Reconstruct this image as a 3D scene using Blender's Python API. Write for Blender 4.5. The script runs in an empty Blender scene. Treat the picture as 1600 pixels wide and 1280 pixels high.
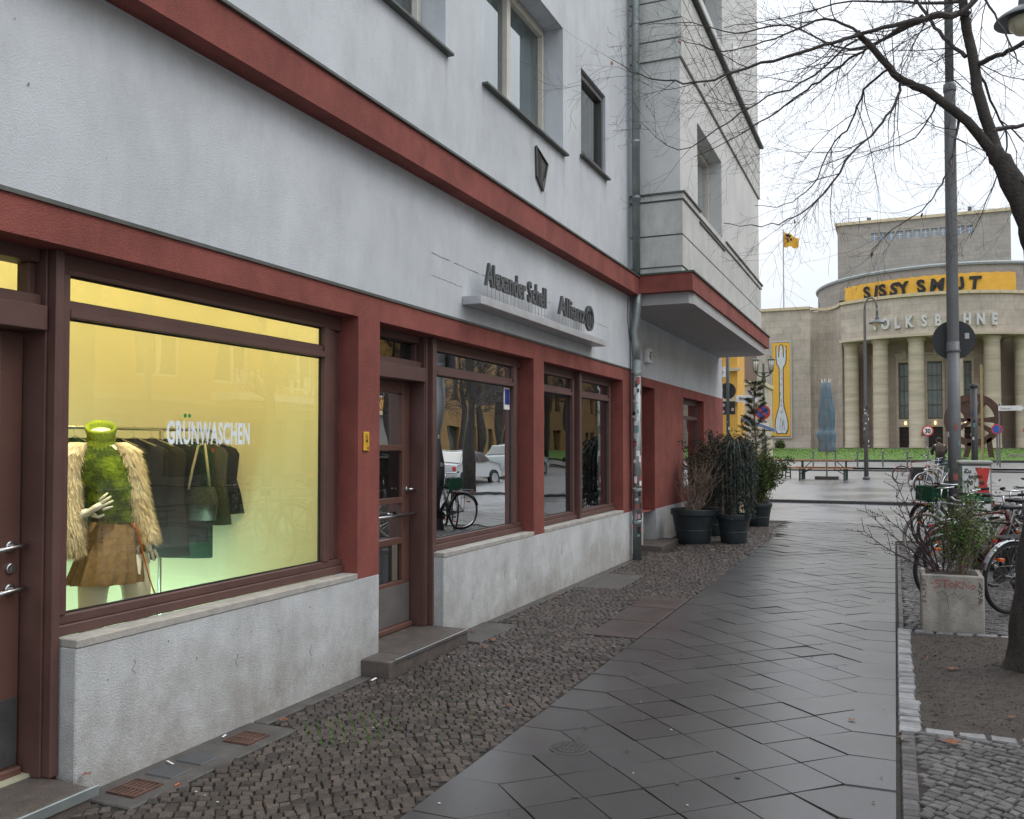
import bpy, bmesh, math, random
from math import radians as R, sin, cos, pi, atan2, sqrt, hypot
from mathutils import Vector, Matrix, noise as mnoise
rnd = random.Random(7)
sc = bpy.context.scene
COL = sc.collection
# ------------------------------------------------------------------ camera
cam = bpy.data.cameras.new('camera'); cam.sensor_width = 36; cam.lens = 31.5
cam.shift_y = -0.0111 * -1 * 1.0
cam.clip_end = 3000; cam.clip_start = 0.05
camo = bpy.data.objects.new('camera', cam); COL.objects.link(camo)
camo.location = (0, 0, 1.6); camo.rotation_euler = (R(90 + 1.604), 0, R(23.13))
sc.camera = camo
# ------------------------------------------------------------------ world, sun
SUN_EL, SUN_AZ = R(50), R(68)          # azimuth measured from +Y towards +X
w = bpy.data.worlds.new('World'); sc.world = w; w.use_nodes = True
nt = w.node_tree; nt.nodes.clear()
out = nt.nodes.new('ShaderNodeOutputWorld'); bg = nt.nodes.new('ShaderNodeBackground')
sky = nt.nodes.new('ShaderNodeTexSky'); sky.sky_type = 'NISHITA'; sky.sun_disc = False
sky.sun_elevation = SUN_EL; sky.sun_rotation = SUN_AZ; sky.air_density = 1.0; sky.dust_density = 6.0
mixs = nt.nodes.new('ShaderNodeMixRGB'); mixs.inputs[0].default_value = 0.86     # the cloud cover
tc = nt.nodes.new('ShaderNodeTexCoord'); nz = nt.nodes.new('ShaderNodeTexNoise'); nz.inputs['Scale'].default_value = 2.2
nz.inputs['Detail'].default_value = 5
rmp = nt.nodes.new('ShaderNodeValToRGB')
rmp.color_ramp.elements[0].position = .3; rmp.color_ramp.elements[0].color = (8.3, 8.85, 9.5, 1)
rmp.color_ramp.elements[1].position = .7; rmp.color_ramp.elements[1].color = (10.0, 10.35, 10.8, 1)
nt.links.new(tc.outputs['Generated'], nz.inputs['Vector']); nt.links.new(nz.outputs[0], rmp.inputs[0])
nt.links.new(sky.outputs[0], mixs.inputs[1]); nt.links.new(rmp.outputs[0], mixs.inputs[2])
sxyz = nt.nodes.new('ShaderNodeSeparateXYZ'); nt.links.new(tc.outputs['Generated'], sxyz.inputs[0])   # overcast: brighter towards the zenith
zr = nt.nodes.new('ShaderNodeMapRange'); zr.inputs['From Min'].default_value = 0; zr.inputs['From Max'].default_value = 1; zr.inputs['To Min'].default_value = .86; zr.inputs['To Max'].default_value = 2.0
nt.links.new(sxyz.outputs[2], zr.inputs[0]); mz = nt.nodes.new('ShaderNodeMixRGB'); mz.blend_type = 'MULTIPLY'; mz.inputs[0].default_value = 1
nt.links.new(mixs.outputs[0], mz.inputs[1]); nt.links.new(zr.outputs[0], mz.inputs[2]); nt.links.new(mz.outputs[0], bg.inputs[0]); bg.inputs[1].default_value = 0.1
nt.links.new(bg.outputs[0], out.inputs[0])
sl = bpy.data.lights.new('sun', 'SUN'); sl.energy = 0.6; sl.angle = R(25); sl.color = (1, .97, .93)
so = bpy.data.objects.new('sun', sl); COL.objects.link(so)
d = Vector((sin(SUN_AZ) * cos(SUN_EL), cos(SUN_AZ) * cos(SUN_EL), sin(SUN_EL)))
so.rotation_euler = d.to_track_quat('Z', 'Y').to_euler(); so.location = (6, 5, 20)
vs_ = sc.view_settings
vs_.view_transform = 'Standard'; vs_.look = 'None'; vs_.exposure = 0.17; vs_.gamma = 1.0
sc.cycles.use_denoising = True
sc.cycles.max_bounces = 8; sc.cycles.transparent_max_bounces = 16

# ------------------------------------------------------------------ materials
MATS = {}
def mat(name, c, rough=.7, c2=None, scale=4, bump=0., bscale=60, metal=0., isl=0., streak=0., rough2=None,
        rscale=1.2, spec=.5, stretch=None, speck=0., emit=0., detail=6, dirtz=None, lo=.35, hi=.65, coat=0., brick=None, runs=()):
    if name in MATS: return MATS[name]
    m = bpy.data.materials.new(name); m.use_nodes = True; MATS[name] = m
    n = m.node_tree.nodes; l = m.node_tree.links; b = n['Principled BSDF']
    b.inputs['Roughness'].default_value = rough; b.inputs['Metallic'].default_value = metal
    b.inputs['Specular IOR Level'].default_value = spec
    if coat: b.inputs['Coat Weight'].default_value = coat; b.inputs['Coat Roughness'].default_value = .15 if coat < .7 else .31
    t = n.new('ShaderNodeTexCoord')
    vec = t.outputs['Object']
    if stretch:
        mp = n.new('ShaderNodeMapping'); mp.inputs['Scale'].default_value = stretch
        l.new(vec, mp.inputs[0]); svec = mp.outputs[0]
    else: svec = vec
    c2 = c2 or tuple(x * .8 for x in c)
    nz = n.new('ShaderNodeTexNoise'); nz.inputs['Scale'].default_value = scale; nz.inputs['Detail'].default_value = detail
    nz.inputs['Roughness'].default_value = .65
    l.new(svec, nz.inputs['Vector'])
    rp = n.new('ShaderNodeValToRGB'); rp.color_ramp.elements[0].position = lo; rp.color_ramp.elements[1].position = hi
    rp.color_ramp.elements[0].color = (*c2, 1); rp.color_ramp.elements[1].color = (*c, 1)
    l.new(nz.outputs[0], rp.inputs[0]); colr = rp.outputs[0]
    def mul(colr, fac_socket, lo_, hi_, amount_col=(0, 0, 0)):
        mx = n.new('ShaderNodeMixRGB'); mx.blend_type = 'MULTIPLY'; mx.inputs[0].default_value = 1
        mr = n.new('ShaderNodeMapRange'); mr.inputs['To Min'].default_value = lo_; mr.inputs['To Max'].default_value = hi_
        l.new(fac_socket, mr.inputs[0]); l.new(colr, mx.inputs[1]); l.new(mr.outputs[0], mx.inputs[2])
        return mx.outputs[0]
    if brick:       # ashlar blocks: slightly different stones and their joints
        sx_ = n.new('ShaderNodeSeparateXYZ'); l.new(vec, sx_.inputs[0]); cb = n.new('ShaderNodeCombineXYZ')
        ad_ = n.new('ShaderNodeMath'); ad_.operation = 'ADD'; l.new(sx_.outputs[0], ad_.inputs[0]); l.new(sx_.outputs[1], ad_.inputs[1])
        l.new(ad_.outputs[0], cb.inputs[0]); l.new(sx_.outputs[2], cb.inputs[1])
        bt = n.new('ShaderNodeTexBrick'); bt.inputs['Scale'].default_value = 1; bt.inputs['Brick Width'].default_value = brick[0]; bt.inputs['Row Height'].default_value = brick[1]
        bt.inputs['Mortar Size'].default_value = brick[2]; bt.inputs['Color1'].default_value = (1.07,1.06,1.04,1); bt.inputs['Color2'].default_value = (.91,.905,.91,1); bt.inputs['Mortar'].default_value = (.80,.79,.78,1)
        l.new(cb.outputs[0], bt.inputs['Vector']); mb_ = n.new('ShaderNodeMixRGB'); mb_.blend_type = 'MULTIPLY'; mb_.inputs[0].default_value = 1
        l.new(colr, mb_.inputs[1]); l.new(bt.outputs[0], mb_.inputs[2]); colr = mb_.outputs[0]
    if isl:
        g = n.new('ShaderNodeNewGeometry'); colr = mul(colr, g.outputs['Random Per Island'], 1 - isl, 1 + isl)
    if speck:
        n2 = n.new('ShaderNodeTexNoise'); n2.inputs['Scale'].default_value = 260; n2.inputs['Detail'].default_value = 2
        l.new(vec, n2.inputs['Vector'])
        r2 = n.new('ShaderNodeValToRGB'); r2.color_ramp.elements[0].position = .4; r2.color_ramp.elements[1].position = .62
        l.new(n2.outputs[0], r2.inputs[0]); colr = mul(colr, r2.outputs[0], 1 - speck, 1 + speck)
    if streak:
        mp = n.new('ShaderNodeMapping'); mp.inputs['Scale'].default_value = (2.2, 2.2, .8); l.new(vec, mp.inputs[0])
        n3 = n.new('ShaderNodeTexNoise'); n3.inputs['Scale'].default_value = 1.6; n3.inputs['Detail'].default_value = 9
        n3.inputs['Roughness'].default_value = .75
        l.new(mp.outputs[0], n3.inputs['Vector'])
        r3 = n.new('ShaderNodeValToRGB'); r3.color_ramp.elements[0].position = .34; r3.color_ramp.elements[1].position = .56
        l.new(n3.outputs[0], r3.inputs[0]); colr = mul(colr, r3.outputs[0], 1 - streak, 1)
    for (ry, rz, rl, rw) in runs:      # rain runs below sill ends and fixings: (y, top, length, width) in the part's own space
        nw = n.new('ShaderNodeTexNoise'); nw.inputs['Scale'].default_value = 7; nw.inputs['Detail'].default_value = 5; l.new(vec, nw.inputs['Vector'])
        sp = n.new('ShaderNodeSeparateXYZ'); l.new(vec, sp.inputs[0])
        def mt(op, a_, b_=None):
            q = n.new('ShaderNodeMath'); q.operation = op
            for i_, v_ in enumerate((a_, b_)):
                if v_ is None: continue
                if isinstance(v_, (int, float)): q.inputs[i_].default_value = v_
                else: l.new(v_, q.inputs[i_])
            return q.outputs[0]
        dy = mt('ABSOLUTE', mt('SUBTRACT', mt('ADD', sp.outputs[1], mt('MULTIPLY', mt('SUBTRACT', nw.outputs[0], .5), rw*1.6)), ry))
        ay = n.new('ShaderNodeMapRange'); ay.inputs['From Min'].default_value = 0; ay.inputs['From Max'].default_value = rw; ay.inputs['To Min'].default_value = 1; ay.inputs['To Max'].default_value = 0; l.new(dy, ay.inputs[0])
        az = n.new('ShaderNodeMapRange'); az.inputs['From Min'].default_value = rz-rl; az.inputs['From Max'].default_value = rz; l.new(sp.outputs[2], az.inputs[0])
        st_ = mt('LESS_THAN', sp.outputs[2], rz); fa = mt('MULTIPLY', mt('MULTIPLY', ay.outputs[0], az.outputs[0]), mt('MULTIPLY', st_, mt('MULTIPLY', nw.outputs[0], .62)))
        mx = n.new('ShaderNodeMixRGB'); l.new(fa, mx.inputs[0]); l.new(colr, mx.inputs[1]); mx.inputs[2].default_value = (.20, .195, .17, 1); colr = mx.outputs[0]
    if dirtz:      # splash stains: blotchy, thicker near a given height
        sx = n.new('ShaderNodeSeparateXYZ'); l.new(vec, sx.inputs[0])
        mr = n.new('ShaderNodeMapRange'); mr.inputs['From Min'].default_value = dirtz[0]; mr.inputs['From Max'].default_value = dirtz[1]
        mr.inputs['To Min'].default_value = .36; mr.inputs['To Max'].default_value = 0
        l.new(sx.outputs[2], mr.inputs[0])
        n4 = n.new('ShaderNodeTexNoise'); n4.inputs['Scale'].default_value = 3.2; n4.inputs['Detail'].default_value = 9; n4.inputs['Roughness'].default_value = .8
        l.new(vec, n4.inputs['Vector'])
        ad = n.new('ShaderNodeMath'); ad.operation = 'SUBTRACT'; l.new(n4.outputs[0], ad.inputs[0]); l.new(mr.outputs[0], ad.inputs[1])
        r4 = n.new('ShaderNodeMapRange'); r4.inputs['From Min'].default_value = -.05; r4.inputs['From Max'].default_value = .42
        l.new(ad.outputs[0], r4.inputs[0])
        mx = n.new('ShaderNodeMixRGB'); l.new(r4.outputs[0], mx.inputs[0]); mx.inputs[1].default_value = (.25, .23, .205, 1)
        l.new(colr, mx.inputs[2]); colr = mx.outputs[0]
    l.new(colr, b.inputs['Base Color'])
    if rough2 is not None:
        n5 = n.new('ShaderNodeTexNoise'); n5.inputs['Scale'].default_value = rscale; n5.inputs['Detail'].default_value = 7
        l.new(vec, n5.inputs['Vector'])
        mr = n.new('ShaderNodeMapRange'); mr.inputs['From Min'].default_value = .36; mr.inputs['From Max'].default_value = .64
        mr.inputs['To Min'].default_value = rough; mr.inputs['To Max'].default_value = rough2
        l.new(n5.outputs[0], mr.inputs[0]); l.new(mr.outputs[0], b.inputs['Roughness'])
    if bump:
        n6 = n.new('ShaderNodeTexNoise'); n6.inputs['Scale'].default_value = bscale; n6.inputs['Detail'].default_value = 4
        l.new(vec, n6.inputs['Vector'])
        bp = n.new('ShaderNodeBump'); bp.inputs['Strength'].default_value = bump; bp.inputs['Distance'].default_value = .01
        l.new(n6.outputs[0], bp.inputs['Height']); l.new(bp.outputs[0], b.inputs['Normal'])
    if emit:
        b.inputs['Emission Color'].default_value = (*c, 1); b.inputs['Emission Strength'].default_value = emit
    return m

def glass(name, tint=(.93, .95, .93), refl=1.0, ior=1.5):
    if name in MATS: return MATS[name]
    m = bpy.data.materials.new(name); m.use_nodes = True; MATS[name] = m
    n = m.node_tree.nodes; l = m.node_tree.links; n.clear()
    o = n.new('ShaderNodeOutputMaterial'); mx = n.new('ShaderNodeMixShader'); tr = n.new('ShaderNodeBsdfTransparent')
    gl = n.new('ShaderNodeBsdfGlossy'); fr = n.new('ShaderNodeFresnel'); fr.inputs[0].default_value = ior
    gl.inputs['Roughness'].default_value = 0.0; gl.inputs[0].default_value = (.95, .98, 1, 1)
    mu = n.new('ShaderNodeMath'); mu.operation = 'MULTIPLY'; mu.use_clamp = True; mu.inputs[1].default_value = refl
    tr.inputs[0].default_value = (*tint, 1)
    nz = n.new('ShaderNodeTexNoise'); nz.inputs['Scale'].default_value = 1.6; nz.inputs['Detail'].default_value = 1     # panes are never quite flat
    tc_ = n.new('ShaderNodeTexCoord'); l.new(tc_.outputs['Object'], nz.inputs['Vector']); bp = n.new('ShaderNodeBump'); bp.inputs['Strength'].default_value = .35; bp.inputs['Distance'].default_value = .006
    l.new(nz.outputs[0], bp.inputs['Height']); l.new(bp.outputs[0], gl.inputs['Normal'])
    l.new(fr.outputs[0], mu.inputs[0]); l.new(mu.outputs[0], mx.inputs[0]); l.new(tr.outputs[0], mx.inputs[1]); l.new(gl.outputs[0], mx.inputs[2])
    l.new(mx.outputs[0], o.inputs[0]); return m

plaster = mat('pale_plaster', (.55, .585, .62), .9, (.44, .47, .50), .9, bump=.35, bscale=110, streak=.12, detail=12, lo=.28, hi=.64, runs=((-1.32,4.92,.75,.05),(-.58,4.92,.6,.04),(1.6,4.92,.8,.06),(.62,4.92,.9,.10),(3.2,5.1,.7,.05),(2.2,5.1,.5,.04),(1.0,4.35,.4,.10),(-1.0,2.84,.14,.25),(2.6,2.84,.13,.2),(-4.2,3.72,.35,.5),(-.5,3.73,.25,.7),(-5.0,3.72,.28,.4),(2.9,3.73,.3,.5)))
plaster2 = mat('pale_plaster_plinth', (.56, .585, .60), .9, (.45, .465, .47), 3, bump=.6, bscale=120, streak=.2, dirtz=(0, .62))
plaster_bay = mat('bay_plaster', (.55, .56, .54), .9, (.47, .48, .46), 2.5, bump=.4, bscale=90, streak=.22)
groove_m = mat('groove_plaster', (.22, .23, .20), .9, bump=.3)
redp = mat('red_plaster', (.30, .085, .068), .92, (.21, .058, .046), 2.2, bump=.9, bscale=150, streak=.22, detail=10)
flash = mat('lead_flashing', (.10, .105, .10), .55, (.06, .07, .06), 6, streak=.2)
brown = mat('brown_paint', (.115, .058, .05), .42, (.085, .043, .037), 3, bump=.08, bscale=40, rough2=.55)
brown2 = mat('brown_paint_door', (.13, .062, .048), .45, (.10, .048, .038), 3, bump=.08, bscale=40)
cream = mat('cream_window_paint', (.55, .53, .48), .5, (.47, .45, .40), 5)
steel = mat('brushed_steel', (.55, .56, .57), .28, metal=1, c2=(.45, .46, .47))
zinc = mat('zinc_sheet', (.33, .37, .37), .45, (.24, .28, .28), 6, metal=.6, streak=.2)
concrete = mat('sill_concrete', (.42, .40, .37), .85, (.30, .29, .27), 9, bump=.5, bscale=90)
stepstone = mat('step_stone', (.125, .105, .095), .5, (.075, .065, .058), 12, bump=.6, bscale=100, speck=.25)
slabm = mat('wet_slab', (.034, .033, .033), .30, (.018, .017, .018), 1.2, bump=.6, bscale=150, isl=.40, rough2=.52, rscale=.9, speck=.5, spec=.55, coat=.95)
plate = mat('service_plate', (.075, .055, .05), .3, (.048, .038, .035), 4, bump=.3, bscale=150, rough2=.55, speck=.2)
cobm = mat('mosaic_cobble', (.066, .052, .044), .34, (.05, .04, .036), 14, bump=.6, bscale=130, isl=.55, rough2=.65, rscale=3, speck=.2)
cobm2 = mat('grey_cobble', (.095, .09, .088), .35, (.06, .056, .055), 14, bump=.6, bscale=130, isl=.4, rough2=.7, rscale=3, speck=.2)
settm = mat('light_sett', (.27, .275, .28), .45, (.16, .16, .165), 12, bump=.5, bscale=100, isl=.2)
grout = mat('grout_earth', (.035, .028, .023), .95, (.02, .017, .014), 10, bump=.8, bscale=120)
soil = mat('soil', (.064, .053, .045), .9, (.036, .030, .025), 14, bump=1.0, bscale=70, speck=.35)
asphalt = mat('wet_asphalt', (.15, .15, .155), .12, (.10, .10, .105), .8, bump=.3, bscale=90, rough2=.5, rscale=.6, spec=1.0, coat=1.0)
plazam = mat('plaza_paving', (.17, .168, .16), .3, (.11, .108, .10), 3, bump=.5, bscale=24, rough2=.55, rscale=.8, spec=1.0, coat=.9)
kerbm = mat('kerb_granite', (.30, .30, .29), .6, (.2, .2, .2), 10, bump=.3)
kerbd = mat('kerb_dark', (.05, .05, .05), .7)
grassm = mat('grass_lawn', (.10, .19, .025), .9, (.06, .12, .015), 3, bump=1, bscale=40, isl=.3)
blackm = mat('black_plastic', (.02, .02, .022), .5)
potm = mat('pot_plastic', (.024, .034, .038), .5, (.017, .024, .028), 8, bump=.1)
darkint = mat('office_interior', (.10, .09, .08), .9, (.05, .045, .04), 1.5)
officewall = mat('office_wall', (.30, .28, .25), .9)
barkm = mat('bark', (.055, .048, .042), .95, (.028, .025, .022), 18, bump=1.2, bscale=50, stretch=(1, 1, .25))
twigm = mat('twig', (.075, .062, .058), .9, (.04, .034, .032), 9)
greypole = mat('grey_pole', (.13, .135, .14), .5, (.10, .105, .11), 3, bump=.1)
signback = mat('sign_back', (.022, .025, .027), .6, (.03, .033, .035), 5)
stone = mat('shell_limestone', (.55, .485, .405), .85, (.42, .37, .31), .35, bump=.4, bscale=3, streak=.2, brick=(1.9,.75,.025))
stonel = mat('pale_travertine', (.58, .51, .39), .8, (.42, .36, .27), .9, bump=.5, bscale=6, stretch=(.25, .25, 2.5))
stoned = mat('dark_plaster_tower', (.36, .33, .29), .9, (.31, .285, .25), .5, streak=.15, brick=(1.2,.5,.02))
copingm = mat('cream_coping', (.62, .52, .34), .7)
yellow = mat('yellow_banner', (.80, .45, .055), .7, (.72, .39, .045), 1.5, stretch=(1, 1, 3))
yellowp = mat('yellow_render', (.72, .42, .08), .85, (.62, .35, .07), 1)
white = mat('white_paint', (.78, .78, .77), .5)
blacki = mat('black_ink', (.015, .015, .016), .6)
redi = mat('red_print', (.62, .05, .04), .5)
bluei = mat('blue_print', (.03, .10, .50), .5)
greeni = mat('green_print', (.02, .17, .10), .5)
darkglass = mat('dark_glass', (.035, .045, .045), .08, (.05, .06, .06), .6, spec=.7)
greenglass = mat('hall_glass', (.26, .30, .29), .3, (.18, .21, .20), .7, spec=.6)
wood = mat('beer_bench_wood', (.42, .20, .10), .5, (.33, .15, .075), 5, stretch=(.3, 3, 3))
benchleg = mat('green_steel_leg', (.012, .05, .042), .5)
umbm = mat('blue_canvas', (.135, .20, .25), .8, (.10, .16, .205), 4, bump=.4, bscale=14)
rust = mat('rusted_steel', (.10, .045, .035), .8, (.06, .03, .025), 3)
glassp = glass('window_glass', refl=2.3)
glassu = glass('upper_window_glass', (.75, .82, .80), 2.2)
glassshop = glass('shop_glass', (.97, .98, .95), 2.1)

# ------------------------------------------------------------------ mesh helpers
class MB:
    def __init__(s): s.v = []; s.f = []; s.mi = []; s.m = 0
    def add(s, vs, fs):
        o = len(s.v); s.v += [tuple(p) for p in vs]
        for f in fs: s.f.append(tuple(i + o for i in f)); s.mi.append(s.m)
    def box(s, x0, x1, y0, y1, z0, z1):
        s.add([(x0,y0,z0),(x1,y0,z0),(x1,y1,z0),(x0,y1,z0),(x0,y0,z1),(x1,y0,z1),(x1,y1,z1),(x0,y1,z1)],
              [(0,3,2,1),(4,5,6,7),(0,1,5,4),(1,2,6,5),(2,3,7,6),(3,0,4,7)]); return s
    def bevbox(s, x0, x1, y0, y1, z0, z1, b=.005):
        # box with chamfered edges
        xs = (x0, x0+b, x1-b, x1); vs = []; bm = bmesh.new()
        bmesh.ops.create_cube(bm, size=1)
        for v in bm.verts: v.co = ((x0 if v.co.x < 0 else x1), (y0 if v.co.y < 0 else y1), (z0 if v.co.z < 0 else z1))
        bmesh.ops.bevel(bm, geom=bm.edges[:], offset=b, segments=1, affect='EDGES')
        bm.verts.ensure_lookup_table(); bm.verts.index_update()
        s.add([v.co for v in bm.verts], [[v.index for v in f.verts] for f in bm.faces]); bm.free(); return s
    def tube(s, pts, rad, seg=8, cap=True, flat=1.):
        pts = [Vector(p) for p in pts]; n = len(pts)
        if not hasattr(rad, '__len__'): rad = [rad] * n
        o = []; t0 = (pts[1] - pts[0]).normalized()
        up = Vector((0, 0, 1)) if abs(t0.z) < .9 else Vector((1, 0, 0))
        a = t0.cross(up).normalized(); vs = []
        for i, p in enumerate(pts):
            t = (pts[min(i+1, n-1)] - pts[max(i-1, 0)])
            t = t.normalized() if t.length > 1e-9 else t0
            a = (a - t * a.dot(t)); a = a.normalized() if a.length > 1e-6 else t.orthogonal().normalized()
            b = t.cross(a)
            for k in range(seg):
                th = 2*pi*k/seg; vs.append(p + a*cos(th)*rad[i] + b*sin(th)*rad[i]*flat)
        fs = [(i*seg+k, i*seg+(k+1) % seg, (i+1)*seg+(k+1) % seg, (i+1)*seg+k) for i in range(n-1) for k in range(seg)]
        if cap: fs += [tuple(range(seg))[::-1], tuple((n-1)*seg+k for k in range(seg))]
        s.add(vs, fs); return s
    def lathe(s, prof, at=(0,0,0), seg=24, axis='z', cap=True):
        vs = []
        for r, z in prof:
            for k in range(seg):
                a = 2*pi*k/seg; p = (r*cos(a), r*sin(a), z)
                if axis == 'y': p = (p[0], p[2], p[1])
                if axis == 'x': p = (p[2], p[0], p[1])
                vs.append((p[0]+at[0], p[1]+at[1], p[2]+at[2]))
        n = len(prof)
        fs = [(i*seg+k, i*seg+(k+1) % seg, (i+1)*seg+(k+1) % seg, (i+1)*seg+k) for i in range(n-1) for k in range(seg)]
        if cap: fs += [tuple(range(seg))[::-1], tuple((n-1)*seg+k for k in range(seg))]
        s.add(vs, fs); return s
    def prism(s, poly, O, U, V, N, d):
        """2-D polygon extruded by d along N"""
        O, U, V, N = map(Vector, (O, U, V, N)); n = len(poly)
        vs = [O + U*a + V*b for a, b in poly] + [O + U*a + V*b + N*d for a, b in poly]
        s.add(vs, [tuple(range(n))[::-1], tuple(range(n, 2*n))] + [(i, (i+1) % n, n+(i+1) % n, n+i) for i in range(n)]); return s
    def text(s, txt, O, U, V, N, size, xs=1., depth=.004, bold=0., align='LEFT', spacing=1.):
        cu = bpy.data.curves.new('t', 'FONT'); cu.body = txt; cu.size = size; cu.offset = bold; cu.align_x = align
        cu.extrude = depth/2; cu.resolution_u = 3; cu.space_character = spacing
        ob = bpy.data.objects.new('t', cu); COL.objects.link(ob)
        dg = bpy.context.evaluated_depsgraph_get(); me = ob.evaluated_get(dg).to_mesh()
        O, U, V, N = map(Vector, (O, U, V, N))
        s.add([O + U*v.co.x*xs + V*v.co.y + N*(v.co.z + depth/2) for v in me.vertices], [tuple(p.vertices) for p in me.polygons])
        ob.evaluated_get(dg).to_mesh_clear(); bpy.data.objects.remove(ob); bpy.data.curves.remove(cu); return s
    def blob(s, c, r, sub=2, amp=.15, fr=3., seed=0):
        bm = bmesh.new(); bmesh.ops.create_icosphere(bm, subdivisions=sub, radius=1)
        vs = []
        for v in bm.verts:
            k = 1 + amp*mnoise.noise(v.co*fr + Vector((seed, seed*.7, 0)))
            vs.append((c[0]+v.co.x*r[0]*k, c[1]+v.co.y*r[1]*k, c[2]+v.co.z*r[2]*k))
        bm.verts.index_update()
        s.add(vs, [[v.index for v in f.verts] for f in bm.faces]); bm.free(); return s
    def build(s, name, mats, parent=None, smooth=False, world=True, recalc=True, origin=None):
        if not isinstance(mats, (list, tuple)): mats = [mats]
        off = Vector((0, 0, 0))
        if parent is not None:
            if world: off = Vector(root_of(parent).location)
        elif origin == 'keep': off = Vector((0, 0, 0))
        elif origin is not None: off = Vector(origin)
        else:
            X = [p[0] for p in s.v]; Y = [p[1] for p in s.v]; Z = [p[2] for p in s.v]
            off = Vector(((min(X)+max(X))/2, (min(Y)+max(Y))/2, min(Z)))
        me = bpy.data.meshes.new(name)
        me.from_pydata([(p[0]-off.x, p[1]-off.y, p[2]-off.z) for p in s.v], [], s.f)
        for m in mats: me.materials.append(m)
        me.polygons.foreach_set('material_index', s.mi)
        if recalc:
            bm = bmesh.new(); bm.from_mesh(me); bmesh.ops.recalc_face_normals(bm, faces=bm.faces[:]); bm.to_mesh(me); bm.free()
        if smooth: me.polygons.foreach_set('use_smooth', [True]*len(me.polygons))
        me.update()
        o = bpy.data.objects.new(name, me); COL.objects.link(o)
        if parent is not None: o.parent = parent
        else: o.location = off
        return o
def root_of(o):
    while o.parent: o = o.parent
    return o
def tag(o, label=None, cat=None, group=None, kind=None):
    if label: o['label'] = label
    if cat: o['category'] = cat
    if group: o['group'] = group
    if kind: o['kind'] = kind
    return o
def thing(name, loc, label, cat, group=None, rz=0.):
    o = bpy.data.objects.new(name, None); COL.objects.link(o); o.empty_display_size = .1
    o.location = loc; o.rotation_euler = (0, 0, rz); return tag(o, label, cat, group)
def copy_tree(o, parent=None):
    c = o.copy(); COL.objects.link(c)
    if parent is not None: c.parent = parent
    for ch in [x for x in KIDS.get(o.name, [])] if False else [x for x in bpy.data.objects if x.parent == o]: copy_tree(ch, c)
    return c
def auto_smooth(o, ang=35):
    me = o.data
    for p in me.polygons: p.use_smooth = True
    me.set_sharp_from_angle(angle=R(ang)); return o
def wall(mb, fm, us, vs, holes=(), depth=.2, mi=0, mir=None):
    """grid wall with openings; fm(u, v, d) -> point, d = depth behind the face"""
    U = sorted(set(us) | {h[0] for h in holes} | {h[1] for h in holes}); V = sorted(set(vs) | {h[2] for h in holes} | {h[3] for h in holes})
    mb.m = mi
    for i in range(len(U)-1):
        for j in range(len(V)-1):
            uc, vc = (U[i]+U[i+1])/2, (V[j]+V[j+1])/2
            if any(h[0] < uc < h[1] and h[2] < vc < h[3] for h in holes): continue
            mb.add([fm(U[i],V[j],0), fm(U[i+1],V[j],0), fm(U[i+1],V[j+1],0), fm(U[i],V[j+1],0)], [(0,1,2,3)])
    mb.m = mi if mir is None else mir
    for h in holes:
        a, b, c, e = h
        for (p, q) in (((a,c),(b,c)), ((b,c),(b,e)), ((b,e),(a,e)), ((a,e),(a,c))):
            mb.add([fm(*p,0), fm(*q,0), fm(*q,depth), fm(*p,depth)], [(0,1,2,3)])
    mb.m = 0
YX = (Vector((0,1,0)), Vector((0,0,1)), Vector((1,0,0)))       # writing on a wall that faces +X
XY = (Vector((1,0,0)), Vector((0,0,1)), Vector((0,-1,0)))      # writing on a wall that faces -Y
XF = -3.456

# ------------------------------------------------------------------ ground
def gz(y):
    P = [(-200,0),(28,0),(37.6,.24),(48,.34),(58,.62),(92,1.3),(98,1.38),(140,1.4),(2500,1.4)]
    for (a, za), (b, zb) in zip(P, P[1:]):
        if y <= b: return za + (zb-za)*(y-a)/(b-a)
    return 1.4
mb = MB()
ys = [-60,-20,0,10,20,27.4,28,31,34,37.6,42,48,53,58,92,98,140,400,1500]; xs = [-1200,-60,-12,-3.4,3.2,12,60,1200]
for i in range(len(ys)-1):
    for j in range(len(xs)-1):
        z0, z1 = gz(ys[i])-.05, gz(ys[i+1])-.05
        mb.add([(xs[j],ys[i],z0),(xs[j+1],ys[i],z0),(xs[j+1],ys[i+1],z1),(xs[j],ys[i+1],z1)], [(0,1,2,3)])
tag(mb.build('road', asphalt, origin='keep'), 'wet grey asphalt street crossing behind the pavement', kind='structure')
mb = MB().box(-3.9, 3.2, -4, 20.1, -.3, -.014)
tag(mb.build('ground', grout, origin='keep'), kind='structure')
# kerb stones of the near pavement
mb = MB()
y = -4.
while y < 20: mb.bevbox(3.2, 3.34, y, y+.99, -.3, .004, .006); y += 1.
x = -3.4
while x < 3.3: mb.bevbox(x, x+.99, 20.1, 20.24, -.3, -.012, .006); x += 1.
tag(mb.build('kerb', kerbm, origin='keep'), kind='structure')
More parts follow.
